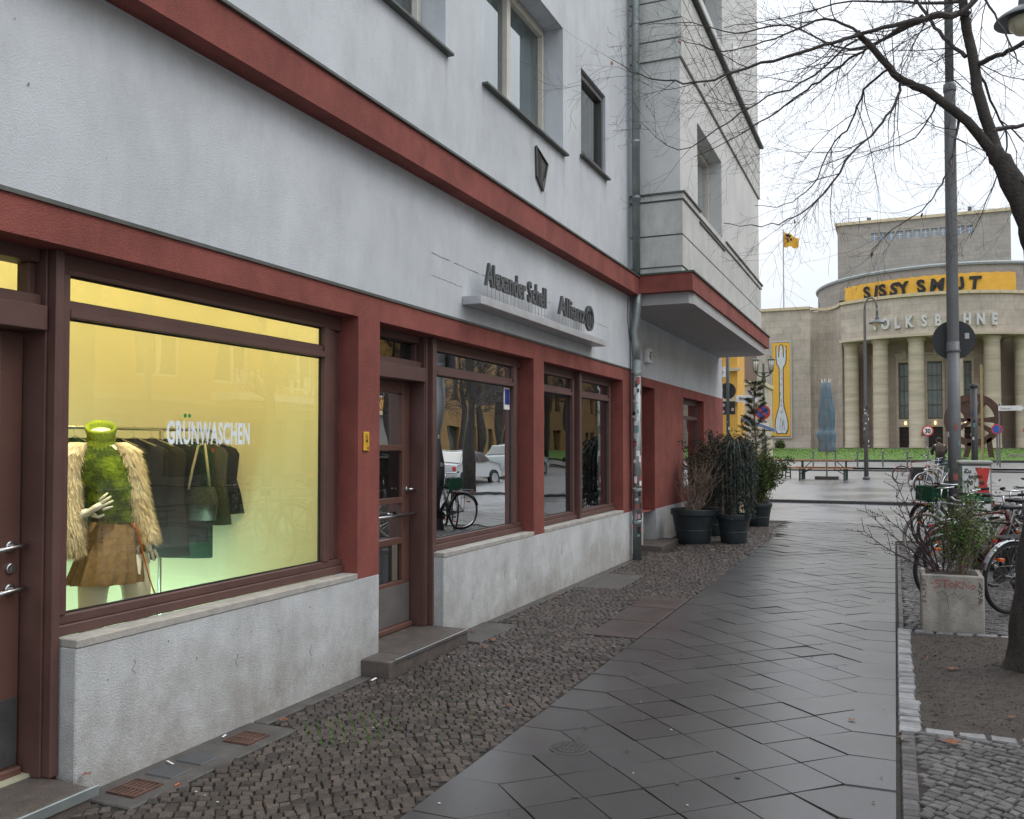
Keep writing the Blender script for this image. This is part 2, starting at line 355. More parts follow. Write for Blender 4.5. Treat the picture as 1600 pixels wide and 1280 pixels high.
# far plaza pavement
mb = MB()
for (x0, x1, a, b) in ((-30,40,27.4,48.),):
    yy = [a, 28, 31, 34, 37.6, 42, b]
    for i in range(len(yy)-1):
        mb.add([(x0,yy[i],gz(yy[i])),(x1,yy[i],gz(yy[i])),(x1,yy[i+1],gz(yy[i+1])),(x0,yy[i+1],gz(yy[i+1]))], [(0,1,2,3)])
tag(mb.build('plaza', plazam, origin='keep'), kind='structure')
mb = MB()
x = -12.
while x < 30: mb.bevbox(x, x+.995, 27.25, 27.4, -.2, .035, .01); x += 1.
tag(mb.build('kerb', kerbd, origin='keep'), kind='structure')
mb = MB()
for x in range(-20, 40): mb.bevbox(x, x+.99, 47.9, 48.05, gz(48)-.1, gz(48)+.07, .01); mb.bevbox(x, x+.99, 57.9, 58.1, gz(58)-.4, gz(58)+.16, .01)
tag(mb.build('kerb', kerbd, origin='keep'), kind='structure')
mb = MB(); 
for (x0,x1,a,b) in ((-20,40,51.,57.9),): mb.add([(x0,a,gz(a)+.03),(x1,a,gz(a)+.03),(x1,b,gz(b)+.03),(x0,b,gz(b)+.03)],[(0,1,2,3)])
tag(mb.build('path', plazam, origin='keep'), kind='structure')
# smooth slab lane and cobbled patches on the plaza
mb = MB()
for (a, b) in ((27.45, 31), (31, 34), (34, 37.6), (37.6, 41)):
    mb.add([(-2.0-(a-27)*.02, a, gz(a)+.004), (3.4, a, gz(a)+.004), (3.4, b, gz(b)+.004), (-2.0-(b-27)*.02, b, gz(b)+.004)], [(0,1,2,3)])
tag(mb.build('pavement', asphalt, origin='keep'), kind='structure')

# cobble field helper
def stone_(mb, poly, z, h, tilt=(0,0), inset=.16):
    n = len(poly); cx = sum(p[0] for p in poly)/n; cy = sum(p[1] for p in poly)/n
    zt = lambda x, y: z + (x-cx)*tilt[0] + (y-cy)*tilt[1]
    top = [((p[0]-cx)*(1-inset)+cx, (p[1]-cy)*(1-inset)+cy) for p in poly]
    vs = [(p[0],p[1],zt(*p)-h*.35) for p in poly] + [(p[0],p[1],zt(*p)) for p in top]
    mb.add(vs, [tuple(range(n,2*n))] + [(i,(i+1)%n,n+(i+1)%n,n+i) for i in range(n)])
    mb.add([(p[0],p[1],z-h) for p in poly] + [(p[0],p[1],zt(*p)-h*.35) for p in poly], [(i,(i+1)%n,n+(i+1)%n,n+i) for i in range(n)])
def cobbles(mb, x0, x1, y0, y1, inside, s=.062, ang=40, amp=.10, period=1.25):
    """small sett paving: rows bent into the usual segmental arcs"""
    a = R(ang); cx, cy = (x0+x1)/2, (y0+y1)/2; n2 = int((hypot(x1-x0, y1-y0)/2+1)/s) + 2
    for j in range(-n2, n2):
        u = -n2*s + rnd.random()*s; sv = s*rnd.uniform(.92, 1.08)
        while u < n2*s:
            w_ = s*rnd.uniform(.78, 1.22); uc = u + w_/2; f = abs(sin(pi*uc/period)); v = j*s + amp*f
            sl = amp*pi/period*cos(pi*uc/period)*(1 if sin(pi*uc/period) > 0 else -1)
            X, Y = cx + uc*cos(a) - v*sin(a), cy + uc*sin(a) + v*cos(a); u += w_
            if not (x0-.1 < X < x1+.1 and y0-.1 < Y < y1+.1) or not inside(X, Y): continue
            q = []; hw, hv = w_*.455, sv*.445
            for (p_, r_) in ((-hw,-hv),(hw,-hv),(hw,hv),(-hw,hv)):
                p_ += rnd.uniform(-.10,.10)*s; r_ += rnd.uniform(-.10,.10)*s + p_*sl*.8
                q.append((X + p_*cos(a) - r_*sin(a), Y + p_*sin(a) + r_*cos(a)))
            stone_(mb, q, rnd.uniform(-.005,.003)+.006*mnoise.noise(Vector((X*1.3,Y*1.3,0))), .02, (rnd.uniform(-.06,.06), rnd.uniform(-.06,.06)))
SL = -1.985
def edgex(y): return SL - max(0, (y-14.))*.0 
mb = MB()
plates = [(-2.42,-1.99,7.3,8.0),(-2.45,-1.99,8.03,8.72),(-2.45,-1.99,8.75,9.4)]
def in_left(x, y):
    if not (XF+.03 < x < SL-.01 and 2.6 < y < 19.4): return False
    if y > 18.6 and x > -2.2: return False
    if x < XF+.34 and 3.0 < y < 4.25: return False
    if x < XF+.12 and y < 12.4: return False
    if -3.47 < x < XF+.25 and 5.38 < y < 6.65: return False
    if x < XF+.34 and 6.6 < y < 7.5: return False
    if -3.35 < x < -2.85 and 9.7 < y < 10.9: return False
    if x < -3.15 and 13.3 < y < 15: return False
    return not any(a-.02 < x < b+.02 and c-.02 < y < e+.02 for a,b,c,e in plates)
cobbles(mb, XF, SL, 2.6, 12.4, in_left, .057, 38)
cobbles(mb, XF, SL, 12.4, 19.4, lambda x,y: in_left(x,y) and y > 12.42, .075, 38)
tag(mb.build('pavement', cobm, origin='keep'), 'small brown cobbles between the shop fronts and the slabs', kind='structure')
mb = MB()
cobbles(mb, .02, 1.6, 3.3, 5.56, lambda x,y: .10 < x < 1.6 and 3.3 < y < 5.55, .060, -30)
cobbles(mb, .02, 3.1, 8.55, 16.3, lambda x,y: .06 < x < 3.1 and 8.62 < y < 16.1 and not (x<1.6 and y<8.65), .075, -25)
y = 3.3
while y < 5.5: stone_(mb, [(.012,y),(.085,y),(.085,y+.062),(.012,y+.062)], .0, .02, (rnd.uniform(-.05,.05),0)); y += .066
y = 8.62
while y < 16.1: stone_(mb, [(.012,y),(.055,y),(.055,y+.07),(.012,y+.07)], .0, .02, (rnd.uniform(-.05,.05),0)); y += .075
tag(mb.build('pavement', cobm2, origin='keep'), 'grey cobbles on the street side of the slabs', kind='structure')
# diagonal slabs with mitred edge stones
mb = MB(); dd = .43; h2 = dd/2; g = .0028
def slab(poly, gap=g):
    n = len(poly); cx = sum(p[0] for p in poly)/n; cy = sum(p[1] for p in poly)/n
    r = max(hypot(p[0]-cx,p[1]-cy) for p in poly); k = 1-gap/r*1.3
    q = [((p[0]-cx)*k+cx,(p[1]-cy)*k+cy) for p in poly]
    t = (rnd.gauss(0,.0055), rnd.gauss(0,.0055)); z = rnd.gauss(0,.0012)
    if rnd.random() < .08: t = (t[0]*2.5, t[1]*2.5)
    stone_(mb, q, z, .03, t, inset=.012)
x_in0, x_in1 = SL + .24, -.24; nx = 7; hx = (x_in1-x_in0)/nx
y0 = 2.2; k = 0
for c in range(nx+1):            # diamonds centred on column x, rows offset by half
    x = x_in1 - c*hx
    yy = y0 + (h2 if c % 2 else 0)
    while yy < 16.6:
        if c not in (0, nx): slab([(x-hx,yy),(x,yy-h2),(x+hx,yy),(x,yy+h2)])
        elif c == 0: slab([(x-hx,yy),(x,yy-h2),(-.008,yy-h2),(-.008,yy+h2),(x,yy+h2)])
        else: slab([(x+hx,yy),(x,yy+h2),(SL+.006,yy+h2),(SL+.006,yy-h2),(x,yy-h2)])
        yy += dd
for c in range(-30, 9):          # the slabs turn the corner and run along the side street
    x = x_in1 - c*hx
    yy = y0 + (h2 if c % 2 else 0)
    while yy < 20.0:
        if yy > 16.6+(0 if 0 <= c <= nx else .0) and x > -2.3 + max(0,(18.2-yy))*.3 - .3*(yy>18.4) and x < 3.1: slab([(x-hx,yy),(x,yy-h2),(x+hx,yy),(x,yy+h2)])
        yy += dd
tag(mb.build('pavement', slabm, origin='keep'), 'wet dark diagonal paving slabs leading to the street', kind='structure')
mb = MB()
for a, b, c, e in plates: mb.bevbox(a, b-.004, c, e, -.03, .004, .004)
tag(mb.build('pavement', plate, origin='keep'), kind='structure')
# concrete strip with plates along the wall
mb = MB()
mb.bevbox(XF-.02, XF+.33, 3.02, 4.23, -.05, -.002, .006); mb.bevbox(XF-.02, XF+.33, 6.66, 7.45, -.05, .0, .006)
mb.bevbox(-3.34, -2.86, 9.72, 10.88, -.05, .0, .006); mb.bevbox(XF-.02, XF+.10, 4.25, 5.38, -.05, -.004, .006); mb.bevbox(XF-.02, XF+.10, 7.5, 12.4, -.05, -.004, .006)
tag(mb.build('pavement', mat('old_concrete', (.10,.095,.088), .65, (.062,.058,.054), 6, bump=.5, bscale=80), origin='keep'), kind='structure')
mb = MB()
for (a, b) in ((3.36,3.5),(3.56,3.7)): mb.bevbox(XF+.07, XF+.24, a, b, -.01, .004, .004)
tag(mb.build('pavement', mat('slate_insert', (.07,.075,.08), .4, bump=.2), origin='keep'), kind='structure')
def grate(x, y, label):
    mb = MB()
    mb.box(x-.085,x+.085,y-.09,y-.08,-.01,.008).box(x-.085,x+.085,y+.08,y+.09,-.01,.008).box(x-.085,x-.075,y-.08,y+.08,-.01,.008).box(x+.075,x+.085,y-.08,y+.08,-.01,.008)
    for i in range(6): mb.box(x-.068+i*.026, x-.055+i*.026, y-.08, y+.08, -.01, .005)
    mb.box(x-.075,x+.075,y-.012,y+.012,-.01,.006)
    tag(mb.build('drain_grate', mat('rusty_iron', (.12,.06,.045), .7, (.07,.04,.03), 20)), label, 'grate', 'rusty gratings beside the shop wall')
grate(-3.28, 3.2, 'rusty square grating at the foot of the wall by the left door')
grate(-3.28, 3.98, 'rusty square grating under the shop window, further from the door')
mb = MB().lathe([(.11,-.005),(.11,.002),(.095,.004)], (-1.6,4.53,0), 20).lathe([(.085,.0),(.085,.006),(.07,.0065)], (-1.6,4.53,0), 20)
for i in range(5): mb.box(-1.66+i*.026,-1.65+i*.026,4.48,4.58,.005,.009)
tag(mb.build('utility_cover', mat('iron', (.07,.068,.066), .5, metal=.3)), 'small round iron cover set into the dark slabs', 'cover')
# tree pit: soil bed framed by pale setts
mb = MB(); n = 26
gx = [.03+(3.1-.03)*i/60 for i in range(61)]; gy = [5.56+(8.6-5.56)*i/60 for i in range(61)]
def soilz(x, y): return -.012 + .03*min(1,max(0,(x-.13)*6))*min(1,max(0,(y-5.64)*6))*min(1,max(0,(8.52-y)*6)) + .03*max(0, mnoise.noise(Vector((x*2,y*2,3))))+.012*mnoise.noise(Vector((x*9,y*9,1))) + .06*math.exp(-((x-.93)**2+(y-7.15)**2)/.12)
o = len(mb.v); mb.v += [(x,y,soilz(x,y)) for y in gy for x in gx]
for j in range(60):
    for i in range(60): mb.f.append((j*61+i, j*61+i+1, (j+1)*61+i+1, (j+1)*61+i)); mb.mi.append(0)
tag(mb.build('soil_bed', soil, origin='keep', smooth=True), kind='structure')
mb = MB()
for i in range(6000):
    x, y = rnd.uniform(.1,1.6), rnd.uniform(5.6,8.55); q = rnd.uniform(.002,.006)*(2.2 if rnd.random() < .03 else 1); mb.blob((x,y,soilz(x,y)+q*.3), (q,q*rnd.uniform(.5,1),q*.5), 1, .5, seed=i)
tag(mb.build('soil_crumbs', mat('soil_crumb',(.075,.054,.042),.9,(.05,.037,.03),25,isl=.5), origin='keep'), 'dark crumbs and bits of bark strewn over the tree pit', 'crumbs', kind='stuff')
mb = MB(); y = 5.62
while y < 8.5:
    w_ = rnd.uniform(.10,.15); x1 = .125 if y < 6.2 else .105
    stone_(mb, [(.0,y),(x1,y+rnd.uniform(-.006,.006)),(x1+rnd.uniform(-.012,.012),y+w_-.022),(.002,y+w_-.022)], rnd.uniform(.0,.012), .03, (rnd.uniform(-.06,.06),rnd.uniform(-.08,.08)), .13); y += w_
x = .0
while x < 3: 
    w_ = rnd.uniform(.13,.2); stone_(mb, [(x,5.54),(x+w_-.02,5.54),(x+w_-.02,5.63),(x,5.63)], rnd.uniform(.0,.006), .03, (rnd.uniform(-.04,.04),0), .1)
    stone_(mb, [(x,8.52),(x+w_-.02,8.52),(x+w_-.02,8.6),(x,8.6)], rnd.uniform(.0,.006), .03, (0,rnd.uniform(-.04,.04)), .1); x += w_
tag(mb.build('kerb', settm, origin='keep'), 'pale setts edging the tree pit', kind='structure')
# lawn
mb = MB(); mb.add([(-60,58.1,gz(58)+.1),(60,58.1,gz(58)+.1),(60,92,gz(92)+.05),(-60,92,gz(92)+.05)],[(0,1,2,3)])
tag(mb.build('lawn', grassm, origin='keep'), kind='structure')
mb = MB()
for i in range(14000):
    t = rnd.random()**1.7; y = 58.15+t*32; x = rnd.uniform(-14, 12); z = gz(y)+.06; hgt = rnd.uniform(.03,.08); w_ = .05; a = rnd.uniform(0,pi)
    mb.add([(x-w_*cos(a),y-w_*sin(a),z),(x+w_*cos(a),y+w_*sin(a),z),(x+rnd.uniform(-.05,.05),y,z+hgt)],[(0,1,2)])
tag(mb.build('grass', grassm, origin='keep', recalc=False), 'bright green grass in front of the theatre', 'grass', kind='stuff')

# ================================================================== the corner building
bld = thing('corner_building', (-4.2, 8, 0), 'pale plastered corner building with red bands and brown shop windows', 'building')
def bpart(name, mb, mats, smooth=False, parent=None): return mb.build(name, mats, parent or bld, smooth=smooth)
Yst, Yen = -1.5, 12.45
fX = lambda X0: (lambda u, v, d: (X0 - d, u, v))
# red ground floor: lintel and pillars
mb = MB()
holes = [(.9,5.346,.0,2.51), (5.63,8.665,0,2.51), (8.965,12.0,0,2.51)]
wall(mb, fX(XF), [Yst, Yen], [0, .71, 2.68], holes, .2)
bpart('ground_floor_wall', mb, redp)
mb = MB(); mb.box(XF-.02, XF+.012, Yst, Yen, 2.68, 2.70); bpart('flashing', mb, flash)
# light plaster zone between the bands, upper wall with window openings
mb = MB()
wall(mb, fX(XF), [Yst, 2, 5, 8, Yen], [2.70, 3.2, 3.735]); bpart('wall', mb, plaster)
W = [(4.55,6.66,4.93,6.42), (7.44,9.58,4.95,6.40), (10.22,11.22,5.12,6.2), (1.7,3.8,4.93,6.4)]
mb = MB(); wall(mb, fX(XF), [Yst, 2, 5, 8, 10, Yen], [3.99, 6, 8, 13], W, .34)
bpart('upper_wall', mb, plaster)
mb = MB(); mb.box(XF-.02, -3.305, Yst, 12.33, 3.733, 3.98); bpart('cornice_band', mb, redp)
mb = MB(); mb.bevbox(XF-.02, -3.285, Yst, 12.33, 3.981, 4.006, .004); bpart('flashing', mb, flash)
# plinths
def plinth(y0, y1):
    mb = MB(); mb.m = 0
    mb.bevbox(XF-.118, XF+.003, y0, y1, -.2, .672, .006)
    p = bpart('plinth', mb, plaster2)
    for (a, b) in (((y0, 5.34),) if y0 < 4 else ((y0, 8.66), (8.97, 11.995))):
        mb = MB(); mb.bevbox(XF-.12, XF+.008, a, b, .6725, .712, .004); bpart('sill_slab', mb, concrete, parent=p)
    return p
plinth(3.009, 5.63); plinth(6.64, Yen)
for a_, b_ in ((5.34,5.63),(8.66,8.97),(11.995,Yen)): mb = MB(); mb.box(XF-.118, XF+.002, a_, b_, .6725, .7105); bpart('pillar_foot', mb, redp)

# ---- shop window frames
XG = -3.575
def bar(mb, y0, y1, z0, z1, x0=XG-.06, x1=XG): mb.bevbox(x0, x1, y0, y1, z0, z1, .004)
def window(y0, y1, zt0, cols, name='shop_window', glassm=None, label=None, sill=.715, top=2.51):
    """transom window: frame with a low transom light over each main pane"""
    fr = MB(); gl = []
    bar(fr, y0, y1, top-.10, top, XG-.08, XG-.02); bar(fr, y0, y1, sill, sill+.05, XG-.08, XG+.012)
    bar(fr, y0, y1, sill+.05, sill+.095, XG-.07, XG-.008)
    for (a, b) in cols:
        bar(fr, a-.055, a, sill+.095, top-.10); bar(fr, b, b+.06, sill+.095, top-.10)
        bar(fr, a, b, 2.205, 2.245, XG-.07, XG+.004); bar(fr, a, b, 2.245, 2.285, XG-.07, XG-.016)
        bar(fr, a, b, 2.41, 2.4095+.03, XG-.07, XG-.014)
    f = bpart(name, fr, brown)
    if label: f['label'] = label
    for (a, b) in cols:
        for z0, z1 in ((sill+.095, 2.205), (2.285, 2.41)):
            mb = MB(); mb.add([(XG-.045,a,z0),(XG-.045,b,z0),(XG-.045,b,z1),(XG-.045,a,z1)],[(0,1,2,3)])
            bpart('pane', mb, glassm or glassp, parent=f)
            mb = MB()
            for q in ((a,a+.008,z0,z1),(b-.008,b,z0,z1),(a+.008,b-.008,z0,z0+.008),(a+.008,b-.008,z1-.008,z1)): mb.box(XG-.05, XG-.038, *q)
            bpart('gasket', mb, blackm, parent=f)
    return f
shopwin = window(3.0, 5.346, 2.41, [(3.06, 5.12)], glassm=glassshop)
# post between shop door and window, and the filler beside the pillar
mb = MB(); bar(mb, 2.956, 3.0, .09, 2.51, XG-.06, XG+.03); bpart('door_post', mb, brown)
mb = MB(); bar(mb, 5.185, 5.26, .815, 2.405, XG-.07, XG-.02); bar(mb, 5.265, 5.345, .81, 2.405, XG-.09, XG-.045); bpart('frame_post', mb, brown)
w2 = window(6.69, 8.66, 2.41, [(6.745, 8.42)])
mb = MB(); bar(mb, 8.485, 8.56, .815, 2.405, XG-.07, XG-.02); bar(mb, 8.565, 8.66, .81, 2.405, XG-.09, XG-.045); bpart('frame_post', mb, brown)
mb = MB(); bar(mb, 6.62, 6.685, .11, 2.51, XG-.06, XG+.03); bar(mb, 6.576, 6.612, .11, 2.51, XG-.10, XG-.01); bpart('door_post', mb, brown)
w3 = window(8.965, 12.0, 2.41, [(9.04, 10.24), (10.56, 11.74)])
mb = MB(); bar(mb, 10.36, 10.44, .72, 2.50, XG-.06, XG+.05); bpart('mullion', mb, brown)
mb = MB(); bar(mb, 11.81, 11.88, .81, 2.405, XG-.07, XG-.02); bar(mb, 11.885, 11.99, .81, 2.405, XG-.09, XG-.045); bpart('frame_post', mb, brown)
# blue notice in the upper corner of the office window
mb = MB(); mb.box(XG-.044,XG-.040,8.27,8.40,1.97,2.19); nb = bpart('notice', mb, white, parent=w2)
mb = MB(); mb.box(XG-.040,XG-.037,8.28,8.39,2.02,2.175); bpart('notice_print', mb, mat('navy_print',(.02,.03,.22),.4), parent=w2)

# ---- doors
XD = -3.73
def door(y0, y1, zb, panes, name, kick, label):
    d = MB(); d.bevbox(XD-.05, XD, y0, y1-.0, zb, zb+.0001+.38 if False else zb+.10, .004)
    d.bevbox(XD-.05, XD, y1-.115, y1, zb+.10, 2.13, .004); d.bevbox(XD-.05, XD, y0, y0+.115, zb+.10, 2.13, .004)
    ya, yb = y0+.115, y1-.115
    rails = [zb+.10] + [z for p in panes for z in p] + [2.13]
    for i in range(0, len(rails), 2):
        if rails[i+1] > rails[i]+.003: d.bevbox(XD-.05, XD, ya, yb, rails[i], rails[i+1], .004)
    D = bpart(name, d, brown2, parent=bld); D['label'] = label
    for (a, b) in panes:
        mb = MB(); mb.add([(XD-.03,ya,a),(XD-.03,yb,a),(XD-.03,yb,b),(XD-.03,ya,b)],[(0,1,2,3)]); bpart('pane', mb, glassp, parent=D)
    mb = MB(); mb.bevbox(XD+.001, XD+.006, y0+.02, y1-.01, zb+.05, zb+.36, .001); bpart('kick_plate', mb, kick, parent=D)
    mb = MB(); mb.bevbox(XD-.04, XD+.035, y0, y1, zb+.0, zb+.045, .008); bpart('weather_bar', mb, brown2, parent=D)
    return D
jamb = MB()     # door casings: side linings, transom bar and the transom light
def casing(y0, y1, zb):
    mb = MB(); mb.bevbox(XD-.06, XG-.0205, y1+.001, y1+.012, zb, 2.515, .002)
    mb.bevbox(XD-.04, XG-.005, y0, y1, 2.13, 2.245, .004); mb.bevbox(XD-.04, XG-.06, y0, y1, 2.45, 2.52, .004)
    mb.bevbox(XG-.15, XG-.09, y1-.035, y1, 2.30, 2.45, .003); mb.bevbox(XG-.15, XG-.05, y0, y1, 2.2455, 2.30, .003)
    c = bpart('door_casing', mb, brown, parent=bld)
    mb = MB(); mb.add([(XG-.13,y0,2.30),(XG-.13,y1-.035,2.30),(XG-.13,y1-.035,2.45),(XG-.13,y0,2.45)],[(0,1,2,3)]); bpart('pane', mb, glassp, parent=c)
casing(1.0, 2.942, .09); casing(5.64, 6.562, .11)
d1 = door(1.95, 2.935, .09, [(.62, 2.02)], 'door', mat('scratched_kick_plate', (.10,.10,.10), .45, (.07,.07,.07), 12, metal=.4), 'brown wooden shop door with two steel lever handles')
d2 = door(5.64, 6.555, .11, [(.50,.80),(.85,1.13),(1.18,1.56),(1.61,2.03)], 'door', mat('steel_kick_plate', (.34,.33,.32), .35, (.22,.21,.21), 2, metal=.7), 'brown door with four glass panes, one above another')
def lever(y, z, dirn, parent):
    mb = MB(); mb.lathe([(.026,0),(.026,.010),(.020,.012)], (XD, y, z), 18, 'x'); mb.tube([(XD+.01,y,z),(XD+.05,y,z)], .010, 10)
    mb.tube([(XD+.05,y-.045*dirn,z+.004),(XD+.055,y,z+.002),(XD+.055,y+.03*dirn,z),(XD+.052,y+.125*dirn,z-.012)], .0105, 10)
    bpart('handle', mb, steel, smooth=True, parent=parent)
lever(2.882, 1.14, -1, d1); lever(2.88, .945, -1, d1)
mb = MB(); mb.lathe([(.024,0),(.024,.012),(.02,.014)], (XD,2.882,1.04),18,'x'); mb.box(XD+.014,XD+.016,2.879,2.885,1.028,1.05); bpart('lock', mb, steel, parent=d1)
lever(6.505, 1.24, 1, d2)
mb = MB(); mb.tube([(XD+.06,5.66,1.04),(XD+.06,6.53,1.04)], .015, 12); mb.tube([(XD,5.80,1.04),(XD+.06,5.80,1.04)],.009,8); mb.tube([(XD,6.38,1.04),(XD+.06,6.38,1.04)],.009,8); bpart('push_bar', mb, steel, smooth=True, parent=d2)
# lettering on the door glass
frost = mat('frosted_letters', (.42,.50,.50), .5)
mb = MB(); mb.text('z', (XD-.026, 5.80, 1.83), *YX, .15, .8, .002, .004); bpart('lettering', mb, frost, parent=d2)
def ringlogo(mb, c, r, t, depth, U=YX):
    O = Vector(c); n = 28
    for k in range(n):
        a0, a1 = 2*pi*k/n, 2*pi*(k+1)/n
        mb.prism([(cos(a0)*r,sin(a0)*r),(cos(a1)*r,sin(a1)*r),(cos(a1)*(r-t),sin(a1)*(r-t)),(cos(a0)*(r-t),sin(a0)*(r-t))], O, *U, depth)
    for (dx, h0, h1) in ((-.42,-.5,.28),(0,-.62,.5),(.42,-.5,.28)):
        mb.prism([((dx-.12)*r,h0*r),((dx+.12)*r,h0*r),((dx+.12)*r,h1*r),((dx-.12)*r,h1*r)], O, *U, depth)
    mb.prism([(-.2*r,.38*r),(.12*r,.38*r),(.12*r,.62*r),(-.05*r,.62*r)], O, *U, depth)
mb = MB(); ringlogo(mb, (XD-.026, 5.97, 1.86), .062, .012, .002); bpart('emblem', mb, frost, parent=d2)
mb = MB(); mb.text('sh', (XD-.026, 5.79, 1.70), *YX, .05, .8, .002); bpart('lettering', mb, frost, parent=d2)
for i, t in enumerate(('ung', 'uro')): mb = MB(); mb.text(t, (XD-.026, 5.79, 1.42-.05*i), *YX, .045, .7, .002); bpart('lettering', mb, frost, parent=d2)
# steps
mb = MB(); mb.bevbox(XD-.05, -3.225, 5.64, 6.635, -.1, .108, .006); mb.bevbox(-3.452, -3.22, 5.39, 5.6395, -.1, .109, .008)
st = bpart('doorstep', mb, stepstone)
mb = MB(); mb.bevbox(-3.222, -3.2125, 5.46, 6.60, .085, .112, .002); bpart('edge_strip', mb, steel, parent=st)
mb = MB(); mb.bevbox(XD-.05, -3.30, .5, 2.97, -.1, .085, .006); st = bpart('doorstep', mb, stepstone)
mb = MB(); mb.bevbox(-3.302, -3.285, .5, 3.0, .04, .088, .003); bpart('edge_strip', mb, zinc, parent=st)

# ---- shop lettering on the window glass
mb = MB(); mb.text('GRUNWASCHEN', (XG-.040, 3.715, 1.615), *YX, .172, .485, .001, .0055, spacing=1.09)
bpart('lettering', mb, mat('window_lettering', (.78,.88,.95), .5), parent=shopwin)
mb = MB()
for y in (3.852, 3.885): mb.lathe([(.012,0),(.012,.001)], (XG-.040, y, 1.768), 14, 'x')
bpart('umlaut_dots', mb, mat('green_dots', (.02,.28,.06), .5), parent=shopwin)

# ---- upper windows with cream casements
def upwin(y0, y1, z0, z1, X0=XF, dep=.30, sash=2, pane=glassu, fm=None, sillp=.06):
    g = MB(); t = .055; xg = X0-dep
    g.bevbox(xg, xg+.07, y0, y1, z1-t, z1, .004); g.bevbox(xg, xg+.07, y0, y1, z0, z0+t, .004)
    g.bevbox(xg, xg+.07, y0, y0+t, z0+t, z1-t, .004); g.bevbox(xg, xg+.07, y1-t, y1, z0+t, z1-t, .004)
    n = sash; wd = (y1-y0-2*t)/n
    for i in range(n):
        a, b = y0+t+i*wd, y0+t+(i+1)*wd
        for q in ((a,a+.045,z0+t,z1-t),(b-.045,b,z0+t,z1-t),(a+.045,b-.045,z0+t,z0+t+.045),(a+.045,b-.045,z1-t-.045,z1-t)): g.bevbox(xg+.02, xg+.085, *q, .004)
    f = bpart('window', g, fm or cream)
    mb = MB()
    mb.add([(xg+.03,y0+t,z0+t),(xg+.03,y1-t,z0+t),(xg+.03,y1-t,z1-t),(xg+.03,y0+t,z1-t)],[(0,1,2,3)]); bpart('pane', mb, pane, parent=f)
    mb = MB()          # curtain in gentle folds
    N = 60; pts = [(xg-.05+.012*sin(i*1.3)+.006*sin(i*.6), y0+(y1-y0)*i/N) for i in range(N+1)]
    for i in range(N): mb.add([(pts[i][0],pts[i][1],z0),(pts[i+1][0],pts[i+1][1],z0),(pts[i+1][0],pts[i+1][1],z1),(pts[i][0],pts[i][1],z1)],[(0,1,2,3)])
    bpart('curtain', mb, mat('curtain', (.33,.40,.40), .9, (.26,.32,.33), 2) if pane is glassu else mat('dark_blind', (.05,.05,.055), .8), parent=f, smooth=True)
    mb = MB(); mb.bevbox(X0-dep, X0+sillp, y0-.05, y1+.05, z0-.028, z0-.002, .003); bpart('sill', mb, flash, parent=f)
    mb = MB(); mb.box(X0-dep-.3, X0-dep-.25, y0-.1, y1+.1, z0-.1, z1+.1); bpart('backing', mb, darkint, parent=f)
    return f
upwin(*W[0]); upwin(*W[1]); upwin(*W[3]); upwin(*W[2], dep=.11, sash=1, pane=glassp, fm=mat('dark_window_frame',(.06,.058,.055),.5))

# ---- bay that projects over the pavement
BX, BY0, BY1 = -2.74, 12.45, 20.4
def bayprism(mb, z0, z1, off, mi=0):
    mb.m = mi; mb.box(XF+.001, BX+off, BY0-off, BY1+off, z0, z1)
BW = [(13.65,15.75,5.03,6.57)]
mb = MB()
wall(mb, fX(BX), [BY0, BY1], [5.15, 7.1], BW, .32)
wall(mb, lambda u, v, d: (u, BY0, v), [XF+.002, BX], [5.15, 7.1]); wall(mb, lambda u, v, d: (u, BY1, v), [XF-.3, BX], [5.15, 7.1])
wall(mb, fX(BX), [BY0, BY1], [8.25, 13], [(13.4,15.9,8.7,10.4)], .3)
wall(mb, lambda u, v, d: (u, BY0, v), [XF+.002, BX], [8.25, 13]); wall(mb, lambda u, v, d: (u, BY1, v), [XF-.3, BX], [8.25, 13])
bpart('bay_wall', mb, mat('bay_smooth_plaster', (.60,.61,.60), .9, (.51,.52,.51), 1.2, bump=.35, bscale=110, streak=.06, detail=10))
for a, b, c, d in BW: upwin(a, b, c, d, X0=BX, dep=.30, sash=2)
mb = MB(); mb.box(BX-.34,BX-.3,13.4,15.9,8.7,10.4); bpart('window', mb, darkglass)
mb = MB()
bayprism(mb, 4.03, 4.115, .02); bayprism(mb, 4.135, 4.56, .035); bayprism(mb, 4.585, 5.05, .035); bayprism(mb, 5.075, 5.15, .06)
for i in range(4): bayprism(mb, 7.10+i*.285, 7.10+i*.285+.26, .035)
o = bpart('bay_moulding', mb, plaster_bay)
mb = MB(); bayprism(mb, 4.0, 5.16, .012); bayprism(mb, 7.09, 8.25, .012); bpart('bay_joint', mb, groove_m)
mb = MB()
mb.box(XF+.001, BX+.085, BY0-.085, 13.58, 5.151, 5.175).box(XF+.001, BX+.085, 15.8, BY1+.085, 5.151, 5.175)
mb.box(XF+.001, BX+.11, BY0-.11, BY1+.11, 8.25, 8.30); bpart('flashing', mb, flash)
mb = MB(); mb.box(XF-.02, BX+.19, BY0-.12, BY1+.15, 3.76, 4.01); bpart('cornice_band', mb, redp)
mb = MB(); mb.box(XF-.02, BX+.215, BY0-.14, BY1+.17, 4.011, 4.035); bpart('flashing', mb, mat('verdigris_flashing', (.07,.10,.085), .6, (.05,.06,.05), 6))
mb = MB(); mb.prism([(-3.66,12.45),(-2.63,12.45),(-2.58,12.6),(-2.60,20.2),(-2.74,20.45),(-3.66,20.5)], (0,0,3.60),(1,0,0),(0,1,0),(0,0,1),.159)
bpart('bay_soffit', mb, mat('grey_soffit', (.40,.405,.405), .9, (.35,.355,.36), 1.5))
